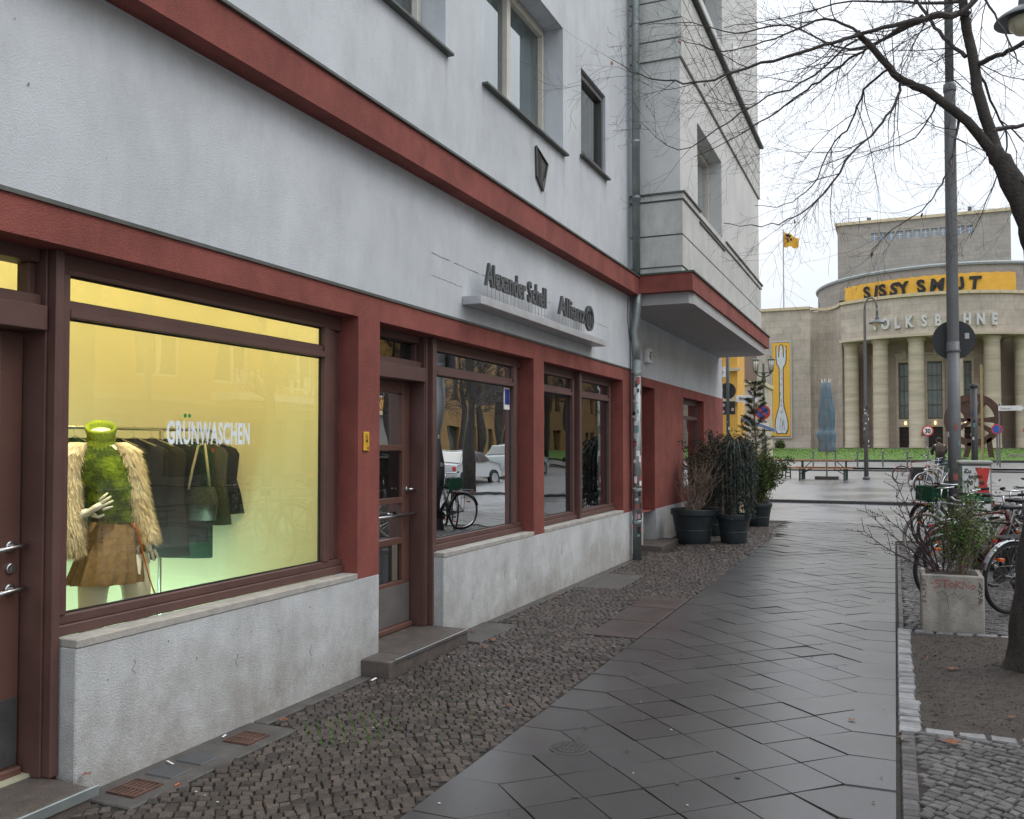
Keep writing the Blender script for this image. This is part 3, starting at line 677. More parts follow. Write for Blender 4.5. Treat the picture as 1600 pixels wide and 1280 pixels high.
# white ornament beside the upper bay window
mb = MB()
for i in range(7): mb.lathe([(.05,0),(.05,.03),(.02,.05)], (BX, 17.0+i*.11, 8.95+.16*sin(i*1.2)+i*.02), 10, 'x')
for i in range(5): mb.bevbox(BX, BX+.03, 16.95+i*.17, 17.05+i*.17, 8.7+.05*i, 9.2+.05*i, .01)
bpart('stucco_ornament', mb, white)
# lower wall below the bay
XL = -3.65
mb = MB(); wall(mb, fX(XL), [12.46, 20.9], [2.69, 3.6]); bpart('wall', mb, plaster)
mb = MB(); wall(mb, fX(XL), [12.46, 20.9], [.55, 2.69], [(13.75,14.55,.55,2.55),(16.75,18.7,.72,2.52)], .22)
mb.box(XL-.35, XL, 20.9, 20.95, .0, 3.6); bpart('ground_floor_wall', mb, redp)
mb = MB(); mb.box(XL-.2, XL+.012, 12.5, 13.75, -.1, .55).box(XL-.2, XL+.014, 14.55, 20.96, -.1, .56); bpart('plinth', mb, plaster2)
mb = MB(); mb.bevbox(XL-.2, XL+.35, 13.6, 14.9, -.1, .06, .006); bpart('doorstep', mb, stepstone)
mb = MB(); mb.box(XL-.23, XL-.2, 13.75, 14.55, .0, 2.55); dd3 = bpart('door', mb, mat('dark_red_door', (.10,.03,.028), .5))
mb = MB(); mb.tube([(XL-.2,13.85,1.1),(XL-.15,13.85,1.1),(XL-.15,13.97,1.1)], .01, 8); bpart('handle', mb, steel, parent=dd3)
for (a, b) in ((16.75,18.7),):
    mb = MB(); bar(mb,a,b,.72,.80,XL-.19,XL-.12); bar(mb,a,b,2.42,2.52,XL-.19,XL-.12); bar(mb,a,a+.07,.8,2.42,XL-.19,XL-.12); bar(mb,b-.07,b,.8,2.42,XL-.19,XL-.12); bar(mb,a+.07,b-.07,2.12,2.19,XL-.19,XL-.12)
    f = bpart('window', mb, brown); mb = MB(); mb.box(XL-.17,XL-.165,a+.07,b-.07,.8,2.42); bpart('pane', mb, glassp, parent=f)
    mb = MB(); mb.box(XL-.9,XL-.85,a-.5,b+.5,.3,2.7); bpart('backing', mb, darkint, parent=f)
    mb = MB(); mb.box(XL-.3,XL-.29,a+.5,b-.3,.8,2.45); bpart('red_panel', mb, mat('red_board',(.45,.02,.03),.5), parent=f)
# recess side of the entrance facade + back, roof so that light does not leak
mb = MB(); mb.box(XL-.4, XF-.001, 12.40, 12.448, .0, 3.73).box(-12, XL-.35, 20.8, 20.9, 0, 13).box(-12,-11.9,Yst,20.9,0,13).box(-12,XF-.4,Yst,20.9,13,13.1).box(-12, XF-.001, Yst-.05, Yst, 0, 13)
mb.box(XF-.5, XF-.3, 20.4, 20.9, 3.6, 13)
bpart('rear_wall', mb, plaster)
# ---- office interior (dark) and shop interior (lit)
mb = MB()
mb.box(-7.5,-7.45,5.5,12.4,0,3).box(-7.5,-3.7,12.3,12.35,0,3).box(-7.5,-3.85,5.5,5.55,0,3).box(-7.5,-3.7,5.5,12.4,2.75,2.8).box(-7.5,-3.8,5.5,12.4,.0,.08)
bpart('office_room', mb, darkint)
mb = MB(); mb.box(-5.2,-5.1,7.4,8.1,.1,.85).box(-5.2,-4.4,8.1,8.15,.1,.85).box(-4.5,-4.4,7.4,8.1,.1,.85).box(-5.2,-4.4,7.35,8.2,.85,.89); tag(mb.build('desk', mat('desk_beige',(.35,.32,.27),.6)), 'beige desk standing in the dark office behind the glass', 'desk')
mb = MB(); mb.box(-4.45,-4.15,5.75,6.1,.12,.75).box(-4.44,-4.16,5.78,6.0,.75,.78); tag(mb.build('cabinet', mat('cabinet_grey',(.33,.33,.31),.6)), 'low pale cabinet just behind the four-pane door', 'cabinet')
mb = MB()
for i in range(6): mb.box(-3.98,-3.97,5.70+i*.09,5.76+i*.09,.5,2.05)
bpart('vertical_blind', mb, mat('ochre_blind',(.25,.13,.02),.8))
shopwall = mat('shop_wall', (.66,.635,.49), .9, (.63,.60,.46), 1)
mb = MB()

# the back sheet curves round into the far side wall
P = [(-5.25,.8),(-5.25,3.9)] + [(-5.25+1.1*(1-cos(R(9*k))), 4.3+1.1*sin(R(9*k))) for k in range(11)] + [(-3.70,5.40)]
P[1] = (-5.25, 4.3)
mb.add([(*p, .1) for p in P]+[(*p, 3.3) for p in P], [(i, i+1, len(P)+i+1, len(P)+i) for i in range(len(P)-1) if P[i] != P[i+1]])
sr = mb.build('shop_backdrop', shopwall, bld, smooth=True, recalc=False)
mb = MB(); mb.box(-5.3,-3.66,.75,.8,.1,3.3); mb.box(-5.3,-3.50,.8,5.6,3.3,3.34); mb.box(-5.35,-5.3,.8,5.6,0,3.3); mb.box(-3.60,-3.52,.8,5.5,2.56,3.3)
bpart('shop_room', mb, shopwall)
mb = MB(); mb.box(-5.3,-3.66,.8,5.42,.0,.1); bpart('shop_floor', mb, mat('shop_floor',(.50,.50,.36),.5))
def arealight(name, loc, sx, sy, energy, col, rot):
    l = bpy.data.lights.new(name, 'AREA'); l.shape = 'RECTANGLE'; l.size = sx; l.size_y = sy; l.energy = energy; l.color = col
    o = bpy.data.objects.new(name, l); COL.objects.link(o); o.location = loc; o.rotation_euler = rot; return o
def striplamp(x, y0, y1, z, label, e, c):
    mb = MB(); mb.bevbox(x-.05, x+.05, y0, y1, z, z+.04, .005); o = tag(mb.build('ceiling_light', white), label, 'ceiling light', 'shop lights')
    m2 = MB(); m2.box(x-.035, x+.035, y0+.02, y1-.02, z-.006, z-.001); m2.build('tube', mat('lit_tube_'+label[:4], c, emit=4), o)
    arealight('shop_lamp', (x, (y0+y1)/2, z-.03), .07, y1-y0, e, c, (0,0,0))
striplamp(-3.82, 2.9, 4.9, 3.2, 'warm strip light over the mannequin in the shop', 32, (1,.81,.34))
striplamp(-4.8, 2.6, 5.0, 3.2, 'warm strip light along the back of the shop', 10, (1,.78,.24))
o = thing('spot_light', (-3.74, 3.35, 3.0), 'small white spot lamp under the shop ceiling aimed at the mannequin', 'spot light')  # unseen spot added to brighten the front of the mannequin
mb = MB(); mb.lathe([(.02,3.28),(.02,3.1),(.05,3.1),(.06,3.0),(.05,2.99)], (-3.74,3.35,0), 16); mb.build('housing', white, o)
dv_ = Vector((-4.12,3.78,1.15))-Vector((-3.74,3.35,2.95)); l_ = bpy.data.lights.new('spot_lamp','SPOT'); l_.energy = 75; l_.color = (1,.94,.78); l_.spot_size = R(38); l_.spot_blend = .6; l_.shadow_soft_size = .06
lo_ = bpy.data.objects.new('spot_lamp', l_); COL.objects.link(lo_); lo_.location = (-3.74,3.35,2.95); lo_.rotation_euler = dv_.to_track_quat('-Z','Y').to_euler()
# green-white strip added on the shop floor to tint the lower backdrop
mb = MB(); mb.bevbox(-4.62, -4.55, 3.6, 5.2, .11, .15, .005); o = tag(mb.build('floor_light', white), 'pale green floor strip light at the back of the shop', 'floor light')
m2 = MB(); m2.box(-4.61,-4.56,3.62,5.18,.151,.156); m2.build('tube', mat('lit_tube_green', (.55,1,.70), emit=4), o)
arealight('floor_lamp', (-4.58, 4.4, .18), .07, 1.6, 14, (.60,1,.74), (0, R(160), 0))

# ================================================================== things on the building
# downpipe
dp = thing('downpipe', (-3.36, 12.33, 0), 'grey zinc downpipe beside the bay, its lower half covered in stickers', 'drainpipe')
mb = MB(); px, py = -3.335, 12.20
mb.tube([(px,py+.09,13),(px,py+.09,4.04)], .055, 16); mb.build('pipe', zinc, dp, smooth=True)
mb = MB(); mb.tube([(px+.0,12.34,3.75),(px,12.34,3.60),(px-.02,12.33,3.40),(px-.06,12.36,3.22),(px-.04,12.38,3.05),(px-.03,12.38,2.8)], .058, 16); mb.build('elbow', zinc, dp, smooth=True)
mb = MB(); mb.tube([(px-.03,12.38,2.82),(px-.03,12.38,0)], .062, 16); mb.build('pipe', zinc, dp, smooth=True)
for z in (11,9,7.6,5.9,5.1):
    mb = MB(); mb.lathe([(.058,0),(.063,.008),(.063,.03),(.058,.038)], (px,py+.09,z), 16); mb.build('collar', zinc, dp)
for z in (2.6, .95, .5):
    mb = MB(); mb.lathe([(.064,0),(.070,.008),(.070,.04),(.064,.048)], (px-.03,12.38,z), 16); mb.build('collar', zinc, dp)
stk = [white, white, mat('grey_paper',(.5,.5,.5),.6), blacki, mat('pink_paper',(.45,.30,.33),.6), mat('teal_paper',(.16,.28,.30),.6), mat('grey_paper',(.5,.5,.5),.6), white, mat('faded_blue_paper',(.10,.14,.30),.6), mat('faded_red_paper',(.35,.10,.09),.6), mat('dim_paper',(.3,.3,.29),.7)]
def stickers(parent, x, y, r, z0, z1, n, face=-pi/4, spread=1.3, seed=1, name='sticker'):
    q = random.Random(seed); k = {}
    for i in range(n):
        m = q.randrange(len(stk)); mb = k.setdefault(i, MB()); z = q.uniform(z0, z1); a = face + q.uniform(-spread, spread); w_ = q.uniform(.35,.8); hh = q.uniform(.03,.11)
        S = 4; vs = []
        for j in range(S+1):
            aa = a + w_*(j/S-.5)
            for zz in (z, z+hh): vs.append((x+(r+.0015+i*.00012)*cos(aa), y+(r+.0015+i*.00012)*sin(aa), zz))
        mb.add(vs, [(2*j,2*j+2,2*j+3,2*j+1) for j in range(S)])
        mb.build(name, stk[m], parent)
stickers(dp, px-.03, 12.38, .062, .3, 2.5, 52, seed=3)
# second thin cable beside it
mb = MB(); mb.tube([(-3.45,12.25,3.7),(-3.45,12.22,3.4),(-3.448,12.36,3.0),(-3.448,12.40,.7)], .006, 6); tag(mb.build('cable', greypole, smooth=True), 'thin grey cable running down the wall behind the downpipe', 'cable')
# house number
t = thing('house_number', (XL, 13.98, 2.93), 'small white lit house number box reading 47 under the bay', 'house number')
mb = MB(); mb.bevbox(XL, XL+.08, 13.86, 14.12, 2.92, 3.16, .015); mb.build('housing', white, t)
mb = MB(); mb.text('47', (XL+.081, 13.91, 2.97), *YX, .19, .72, .002, .004); mb.build('digits', blacki, t)
# yellow hydrant sign on the pillar
t = thing('hydrant_sign', (XF, 5.44, 1.575), 'small yellow gas marker plate on the red pillar', 'sign')
mb = MB(); mb.bevbox(XF+.001, XF+.014, 5.405, 5.475, 1.565, 1.70, .004); mb.build('plate', mat('yellow_enamel',(.75,.42,.03),.4), t)
mb = MB(); mb.text('G', (XF+.015,5.425,1.662), *YX, .03, 1, .001); mb.text('100', (XF+.015,5.418,1.628), *YX, .026, .9, .001); mb.text('1.6', (XF+.015,5.435,1.578), *YX, .028, .9, .001)
mb.box(XF+.0145,XF+.0155,5.415,5.465,1.655,1.657); mb.box(XF+.0145,XF+.0155,5.441,5.443,1.61,1.655); mb.build('lettering', blacki, t)
# office sign: metal trough with standing letters
t = thing('office_sign', (XF, 8.8, 2.82), 'long metal trough on the pale wall carrying raised dark office lettering', 'sign')
mb = MB(); mb.bevbox(XF+.002, -3.27, 6.98, 10.62, 2.83, 2.905, .004); mb.build('trough', mat('painted_metal',(.50,.51,.53),.4,metal=.3), t)
lt = mat('letter_steel', (.10,.105,.11), .4, metal=.5)
def word(s, y0, y1, z, size):
    mb = MB(); mb.text(s, (-3.33, 0, z), *YX, size, .5, .025, .006); W0 = min(v[1] for v in mb.v); W1 = max(v[1] for v in mb.v)
    k = (y1-y0)/(W1-W0); mb.v = [(a, y0+(b-W0)*k, c) for a, b, c in mb.v]; mb.build('lettering', lt, t)
    n = int((y1-y0)/.085)
    for i in range(n):
        mb = MB(); yy = y0+.05+i*(y1-y0-.08)/(n-1); mb.tube([(-3.318,yy,2.9),(-3.318,yy,z+.03)], .0035, 5); mb.build('stilt', mat('stilt_metal',(.45,.43,.43),.4,metal=.5), t)
word('Alexander Schell', 7.16, 8.66, 3.03, .285); word('Allianz', 9.03, 9.93, 3.03, .285)
mb = MB(); ringlogo(mb, (-3.33, 10.09, 3.11), .15, .035, .03); mb.build('emblem', lt, t)
# torn vent cover
t = thing('wall_vent', (XF, 8.9, 4.4), 'broken black wire vent cover on the pale upper wall', 'vent')
mb = MB(); mb.prism([(8.70,4.76),(9.04,4.66),(9.04,4.60),(8.93,4.44),(8.90,4.33),(8.72,4.44)], (XF+.001,0,0), (0,1,0),(0,0,1),(1,0,0), .01); mb.build('backing', blackm, t)
mb = MB()
for a, b in (((8.70,4.76),(9.04,4.66)),((9.04,4.66),(8.90,4.33)),((8.90,4.33),(8.72,4.44)),((8.72,4.44),(8.70,4.76))): mb.tube([(XF+.02,*a),(XF+.02,*b)], .009, 6)
for i in range(5): mb.tube([(XF+.018,8.73+.03*i,4.73-.01*i),(XF+.018,8.75+.025*i,4.46-.02*i)], .003, 4); mb.tube([(XF+.019,8.71,4.52+.045*i),(XF+.019,8.86,4.47+.05*i)], .003, 4)
mb.build('grille', mat('vent_metal',(.10,.10,.085),.6), t)

# ================================================================== shop window display
MC = Vector((-4.1, 3.75, 0)); mrz = atan2(4.1, 3.75)
man = thing('mannequin', (-4.1, 3.75, .1), 'headless white mannequin in a green turtleneck, fur coat and brown pleated shorts', 'mannequin', rz=mrz)
skinw = mat('mannequin_white', (.88,.88,.85), .35, (.86,.86,.83))
def ell(mb, rings, seg=28, wob=None):
    vs = []
    for (x, y, z, a, b) in rings:
        for k in range(seg):
            th = 2*pi*k/seg; f = 1 + (wob(th, z) if wob else 0); vs.append((x+a*cos(th)*f, y+b*sin(th)*f, z))
    n = len(rings)
    mb.add(vs, [(i*seg+k, i*seg+(k+1)%seg, (i+1)*seg+(k+1)%seg, (i+1)*seg+k) for i in range(n-1) for k in range(seg)])
Z0 = -.1
mb = MB()     # body: torso, neck stump, legs
ell(mb, [(.05,0,.95+Z0,.15,.11),(.05,0,1.1+Z0,.145,.105),(.05,0,1.19+Z0,.115,.085),(.03,0,1.35+Z0,.14,.10),(.0,0,1.5+Z0,.15,.10),(-.01,0,1.58+Z0,.11,.075),(-.015,0,1.62+Z0,.055,.055),(-.02,0,1.685+Z0,.054,.054),(-.02,0,1.69+Z0,.0,.0)])
mb.v = [(a, b, c+(b*.4 if c > 1.66+Z0 else 0)) for a, b, c in mb.v]
for (x, s) in ((-.05,-1),(.17,1)):
    mb.tube([(x-s*.03,0,.98+Z0),(x,-.01,.80+Z0),(x+s*.015,-.0,.55+Z0),(x+s*.02,.01,.40+Z0),(x+s*.03,.03,.15+Z0),(x+s*.03,.02,.06+Z0)], [.09,.08,.058,.055,.038,.03], 16)
    mb.tube([(x+s*.03,.06,.04+Z0),(x+s*.03,-.02,.05+Z0),(x+s*.03,-.13,.025+Z0)], [.03,.04,.02], 10)
mb.build('body', skinw, man, smooth=True, world=False)
def hand(mb, wrist, dr, spread, L=.085):
    dr = Vector(dr).normalized(); sp = Vector(spread).normalized(); w0 = Vector(wrist); n = dr.cross(sp)
    mb.tube([w0-dr*.06, w0, w0+dr*.045, w0+dr*.085], [.021,.024,.036,.034], 10, flat=.55)
    for i, (o, l) in enumerate(((-.028,.06),(-.010,.072),(.009,.068),(.026,.055))):
        b = w0+dr*.08+sp*o; mb.tube([b, b+dr*l*.5+sp*o*.25+n*.004, b+dr*l*.95+sp*o*.5-n*.006], [.0085,.0078,.005], 7)
    b = w0+dr*.02-sp*.028; mb.tube([b, b+dr*.03-sp*.026, b+dr*.062-sp*.03], [.010,.009,.006], 7)
mb = MB(); hand(mb, (.215,-.06,1.085+Z0), (.25,-.1,-1), (1,.2,.2)); mb.tube([(.20,-.03,1.2+Z0),(.215,-.06,1.07+Z0)],[.03,.022],10); mb.build('hand', skinw, man, smooth=True, world=False)
mb = MB(); hand(mb, (-.085,-.12,1.235+Z0), (.9,-.1,.55), (-.3,0,1)); mb.tube([(-.17,-.06,1.2+Z0),(-.08,-.12,1.238+Z0)],[.03,.022],10); mb.build('hand', skinw, man, smooth=True, world=False)
green = mat('green_knit', (.20,.30,.015), .95, (.05,.085,.008), 9, bump=1, bscale=60, lo=.42, hi=.6)
mb = MB(); ell(mb, [(.07,0,1.17+Z0,.135,.10),(.06,0,1.22+Z0,.13,.098),(.04,-.005,1.35+Z0,.15,.112),(.0,-.01,1.47+Z0,.165,.115),(-.01,0,1.56+Z0,.145,.085),(-.02,0,1.60+Z0,.08,.07)], 40, lambda th, z: .02*sin(z*60+3*cos(th*2)))
mb.build('sweater', green, man, smooth=True, world=False)
mb = MB(); ell(mb, [(-.02,0,1.575+Z0,.088,.078),(-.02,0,1.60+Z0,.076,.072),(-.02,0,1.66+Z0,.072,.068),(-.022,0,1.70+Z0,.082,.078),(-.022,0,1.715+Z0,.078,.074),(-.022,0,1.70+Z0,.062,.060),(-.02,0,1.63+Z0,.058,.056)], 72, lambda th, z: .035*sin(th*24))
mb.v = [(a, b, c+(b*.45+.0 if c > 1.62+Z0 else 0)) for a, b, c in mb.v]
mb.build('turtleneck', mat('green_rib', (.27,.36,.02), .95, (.13,.19,.012), 5, bump=.5), man, smooth=True, world=False)
short = mat('brown_wool', (.38,.26,.13), .9, (.25,.165,.08), 30, bump=.4, bscale=200)
mb = MB(); ell(mb, [(.06,0,1.19+Z0,.125,.09),(.05,0,1.10+Z0,.150,.112),(.035,0,.98+Z0,.175,.14),(.02,0,.86+Z0,.20,.165),(.015,0,.835+Z0,.202,.166)], 96, lambda th, z: .16*max(0,(1.2+Z0-z)/.35)*(abs(((th*9/pi+.3)%1)-.5)*2-.5) )
mb.build('pleated_shorts', short, man, smooth=True, world=False)
mb = MB(); mb.lathe([(.128,0),(.131,.03)], (.06,0,1.165+Z0), 30); 
for i in range(4): mb.blob((-.01+.0*i,-.128-.008*i,1.14+Z0-.022*i),(.006,.006,.006),1,0)
mb.v = [(a, b*.75, c) if c > 1.16+Z0 else (a,b,c) for a,b,c in mb.v]; mb.build('waistband', mat('dark_wool',(.10,.065,.035),.9), man, world=False)
mb = MB(); mb.tube([(.14,-.10,1.17+Z0),(.175,-.115,1.13+Z0),(.20,-.12,1.0+Z0),(.235,-.12,.86+Z0),(.265,-.11,.77+Z0)], .004, 6); mb.build('orange_cord', mat('orange_cord',(.75,.16,.01),.6), man, world=False)
furm = mat('cream_fur', (.88,.80,.62), .95, (.68,.56,.38), 9)
def fur(mb, rings, n, L=.035, down=(0,0,-1), seg=18):
    base = MB(); ell(base, rings, seg, lambda th, z: .10*mnoise.noise(Vector((cos(th)*2,sin(th)*2,z*14))))
    mb.v += base.v; o = len(mb.v)-len(base.v); mb.f += [tuple(i+o for i in f) for f in base.f]; mb.mi += base.mi
    for i in range(n):
        t = rnd.random()*(len(rings)-1); k = int(t); u = t-k; a, b = rings[k], rings[min(k+1,len(rings)-1)]
        p = [a[j]*(1-u)+b[j]*u for j in range(5)]; th = rnd.uniform(0, 2*pi)
        P = Vector((p[0]+p[3]*cos(th), p[1]+p[4]*sin(th), p[2])); N = Vector((cos(th), sin(th), 0)); ax = Vector((b[0]-a[0],b[1]-a[1],b[2]-a[2])).normalized()
        T = N.cross(ax).normalized()*.0028; tip = P + N*L*rnd.uniform(.3,.8) + ax*L*rnd.uniform(.6,1.4) + Vector((rnd.uniform(-1,1),rnd.uniform(-1,1),rnd.uniform(-1,1)))*L*.25
        mb.add([P-T, P+T, tip], [(0,1,2)])
mb = MB()
fur(mb, [(-.13,0,1.62+Z0,.05,.07),(-.17,-.02,1.56+Z0,.075,.10),(-.20,-.03,1.42+Z0,.085,.11),(-.20,-.04,1.28+Z0,.09,.115),(-.185,-.05,1.15+Z0,.095,.115),(-.18,-.05,1.03+Z0,.095,.11),(-.18,-.05,1.01+Z0,.06,.07)], 5200)
mb.build('fur_coat_side', furm, man, world=False, recalc=False)
mb = MB()
fur(mb, [(.08,.0,1.62+Z0,.035,.05),(.115,-.01,1.58+Z0,.06,.07),(.145,-.02,1.47+Z0,.065,.07),(.17,-.03,1.33+Z0,.058,.062),(.20,-.04,1.20+Z0,.055,.058),(.225,-.05,1.10+Z0,.055,.055),(.23,-.05,1.07+Z0,.045,.045)], 3800)
mb.build('fur_coat_sleeve', furm, man, world=False, recalc=False)
# clothes rail
rail = thing('clothes_rail', (-4.65, 4.3, .1), 'chrome clothes rail standing behind the mannequin', 'clothes rail')
mb = MB(); mb.tube([(-4.62,3.2,1.715),(-4.68,5.33,1.715)], .011, 10); mb.build('rail', steel, rail, smooth=True)
for y, x in ((3.25,-4.62),(4.74,-4.66),):
    mb = MB(); mb.tube([(x,y,.12),(x,y,1.71)], .013, 10); mb.tube([(x-.2,y,.115),(x+.2,y,.115)],.012,8); mb.build('post', steel, rail, smooth=True)
gcol = [('black',(.014,.016,.018)),('charcoal',(.03,.03,.032)),('navy',(.015,.02,.03)),('dark green',(.012,.05,.035)),('olive grey',(.07,.075,.05)),('black',(.02,.02,.02))]
places = [3.42,3.62,3.80,4.02,4.16,4.34,4.50,4.66,4.82,4.98,5.12,5.22]
for i, y in enumerate(places):
    nm, c = gcol[i % 6]; xx = -4.62-.028*(y-3.2); ln = [.55,.66,.6,.5,.72,.78,.7,.8,.72,.84,.62,.55][i]
    txt = ['dark jacket hanging at the left end of the rail behind the fur coat','dark garment on a hanger just left of the green collar','charcoal garment behind the mannequin collar','navy jacket hanging right of the turtleneck','dark green top on the rail right of the fur sleeve','olive grey coat hanging beside the fur sleeve','black coat hanging just left of the rail post','charcoal jacket hanging in front of the rail post','navy jacket just right of the rail post','dark green long dress near the end of the rail','olive grey coat third from the rail end','black jacket at the right end of the rail'][i]
    gt = thing('hanging_garment', (xx, y, 1.0), txt, 'garment', 'clothes hanging on the shop rail')
    mb = MB(); mb.tube([(xx,y,1.66),(xx-.012,y,1.69),(xx-.012,y,1.722),(xx,y,1.733),(xx+.012,y,1.725)], .0022, 5); mb.tube([(xx-.0,y,1.66),(xx-.19,y,1.60)],.004,5); mb.tube([(xx,y,1.66),(xx+.19,y,1.60)],.004,5); mb.build('hanger', steel, gt)
    mb = MB(); tw = rnd.uniform(.25,.6)
    def ring(z, w_, d_): return [(xx+w_*cos(a)*cos(tw)-d_*sin(a)*sin(tw), y+w_*cos(a)*sin(tw)+d_*sin(a)*cos(tw)+.008*sin(a*5+z*9+i), z) for a in [2*pi*k/24 for k in range(24)]]
    zt = 1.65; R_ = [(zt,.05,.03),(zt-.03,.11,.035),(zt-.07,.20,.04),(zt-.11,.225,.045),(zt-.3,.21,.045),(zt-ln,.22+.03*(i%3),.055),(zt-ln-.005,.20,.04)]
    vs = [p for r in R_ for p in ring(*r)]
    mb.add(vs, [(k*24+j, k*24+(j+1)%24, (k+1)*24+(j+1)%24, (k+1)*24+j) for k in range(len(R_)-1) for j in range(24)])
    mb.build('cloth', mat('cloth_'+nm.replace(' ','_'), c, .9, bump=.4, bscale=90), gt, smooth=True)
mb = MB()
ell(mb, [(-4.42,4.86,1.10,.11,.04),(-4.42,4.86,1.09,.13,.06),(-4.42,4.86,1.22,.15,.055),(-4.42,4.86,1.32,.12,.04)], 24); 
bagm = mat('grey_leather', (.05,.06,.06), .4)
bg_ = thing('handbag', (-4.42,4.86,1.09), 'grey leather handbag hung in front of the dark coats', 'handbag'); mb.build('bag', bagm, bg_, smooth=True)
mb = MB(); mb.tube([(-4.47,4.80,1.3),(-4.46,4.83,1.45),(-4.44,4.86,1.60),(-4.42,4.90,1.62),(-4.41,4.92,1.45),(-4.40,4.93,1.30)], .009, 6); mb.build('strap', mat('cream_strap',(.55,.5,.38),.6), bg_, smooth=True)
mb = MB(); mb.box(-4.55,-4.545,5.08,5.19,1.40,1.58); tag(mb.build('cloth_tag', mat('orange_tag',(.7,.06,.02),.6)), 'bright orange-red tag hanging on the last coats of the rail', 'tag')

# ================================================================== potted plants
def pot(x, y, r, h, label, plant_fn):
    t = thing('potted_plant', (x, y, 0), label, 'potted plant', 'dark plastic pots along the wall')
    mb = MB(); mb.lathe([(r*.70,.0),(r*.73,.02),(r*.79,h*.36),(r*.81,h*.37),(r*.81,h*.40),(r*.80,h*.41),(r*.92,h*.80),(r*.93,h*.82),(r*.99,h*.83),(r*1.0,h*.86),(r*1.0,h*.985),(r*.985,h),(r*.91,h),(r*.89,h*.9)], (x,y,0), 40, cap=False)
    mb.lathe([(.0,.001),(r*.70,.0)], (x,y,0), 40, cap=False)
    p = mb.build('pot', potm, t, smooth=False); auto_smooth(p, 30)
    mb = MB(); mb.lathe([(0,h*.90),(r*.9,h*.90)], (x,y,0), 24, cap=False); mb.build('soil', soil, t)
    plant_fn(t, x, y, r, h); return t
def leafcard(mb, P, L, w_, dirv=None):
    dv = dirv or Vector((rnd.gauss(0,1),rnd.gauss(0,1),rnd.gauss(.2,1))).normalized(); sd = dv.orthogonal().normalized()
    sd = (Matrix.Rotation(rnd.uniform(0,2*pi), 3, dv) @ sd)*w_
    mb.add([P, P+dv*L*.5+sd, P+dv*L, P+dv*L*.5-sd], [(0,1,2,3)])
def stems(mb, x, y, z, n, spread, height, r, leaf=None, lean=(0,0), leafn=0, L=.03, lw=.01, bend=.3, kids=3):
    tips = []
    for i in range(n):
        a = rnd.uniform(0, 2*pi); s = rnd.uniform(.1,1)*spread; h_ = height*rnd.uniform(.6,1.05)
        p0 = Vector((x+cos(a)*s*.25, y+sin(a)*s*.25, z)); p3 = Vector((x+cos(a)*s+lean[0]*h_, y+sin(a)*s+lean[1]*h_, z+h_))
        pts = [p0.lerp(p3, t)+Vector((rnd.gauss(0,.02),rnd.gauss(0,.02),bend*.3*s*sin(t*pi))) for t in (0,.2,.4,.6,.8,1)]
        mb.tube(pts, [r*(1-.15*k) for k in range(6)], 5)
        for k in range(kids):
            j = rnd.randint(2,4); b = pts[j]; dv = Vector((rnd.gauss(0,.5),rnd.gauss(0,.5),rnd.uniform(.3,1))).normalized()*rnd.uniform(.1,.32)*height
            q = [b, b+dv*.5+Vector((rnd.gauss(0,.01),rnd.gauss(0,.01),0)), b+dv]; mb.tube(q, [r*.5,r*.35,r*.2], 4); tips += q
        tips += pts[1:]
    if leaf is not None:
        for i in range(leafn):
            b = rnd.choice(tips); P = b+Vector((rnd.gauss(0,.03),rnd.gauss(0,.03),rnd.gauss(0,.03))); leafcard(leaf, P, L*rnd.uniform(.6,1.3), lw)
    return tips
strawm = mat('dry_stem', (.25,.19,.15), .9, (.17,.125,.095), 8)
brleaf = mat('brown_green_leaf', (.085,.055,.032), .8, (.03,.035,.018), 3, isl=.5)
dkleaf = mat('dark_needle', (.035,.06,.05), .8, (.02,.035,.028), 3, isl=.5)
olleaf = mat('olive_leaf', (.085,.115,.025), .8, (.045,.07,.018), 3, isl=.5)
pineleaf = mat('pine_needle', (.075,.09,.04), .8, (.04,.055,.025), 3, isl=.4)
grleaf = mat('fresh_leaf', (.085,.155,.022), .7, (.04,.08,.012), 3, isl=.45)
def plant_dry(t, x, y, r, h):
    mb = MB(); lf = MB(); stems(mb, x, y, h*.9, 46, .46, .86, .0085, lf, lean=(.22,.0), leafn=420, L=.025, lw=.006, kids=4); stems(mb, x, y, h*.9, 6, .6, 1.05, .004, kids=2)
    mb.build('stems', strawm, t); lf.build('dry_leaves', brleaf, t, recalc=False)
def plant_weep(t, x, y, r, h):
    mb = MB(); mb.tube([(x,y,h*.8),(x+.01,y,.9),(x-.02,y+.02,1.3),(x,y,1.62)], [.03,.028,.024,.015], 8); mb.box(x-.19,x-.15,y-.02,y+.02,h*.85,1.25); mb.build('trunk', strawm, t)
    lf = MB(); br = MB()
    for i in range(85):
        a = rnd.uniform(0,2*pi); s = rnd.uniform(.10,.34); L_ = rnd.uniform(.5,1.15); zt = rnd.uniform(1.25,1.68)
        pts = [Vector((x,y,zt)), Vector((x+cos(a)*s*.6+.04,y+sin(a)*s*.6,zt+.10)), Vector((x+cos(a)*s+.05,y+sin(a)*s,zt-.05)), Vector((x+cos(a)*s*1.05+.06,y+sin(a)*s,zt-L_*.5)), Vector((x+cos(a)*s*1.0+.06,y+sin(a)*s,max(.42,zt-L_)))]
        br.tube(pts, [.006,.005,.004,.003,.002], 4)
        for k in range(150):
            u = rnd.uniform(.8,3.999); j = int(u); P = pts[j].lerp(pts[j+1], u-j)+Vector((rnd.gauss(0,.014),rnd.gauss(0,.014),0)); leafcard(lf, P, .06, .008, Vector((rnd.gauss(0,.5),rnd.gauss(0,.5),-1)).normalized())
    br.build('branches', strawm, t); lf.build('foliage', dkleaf, t, recalc=False)
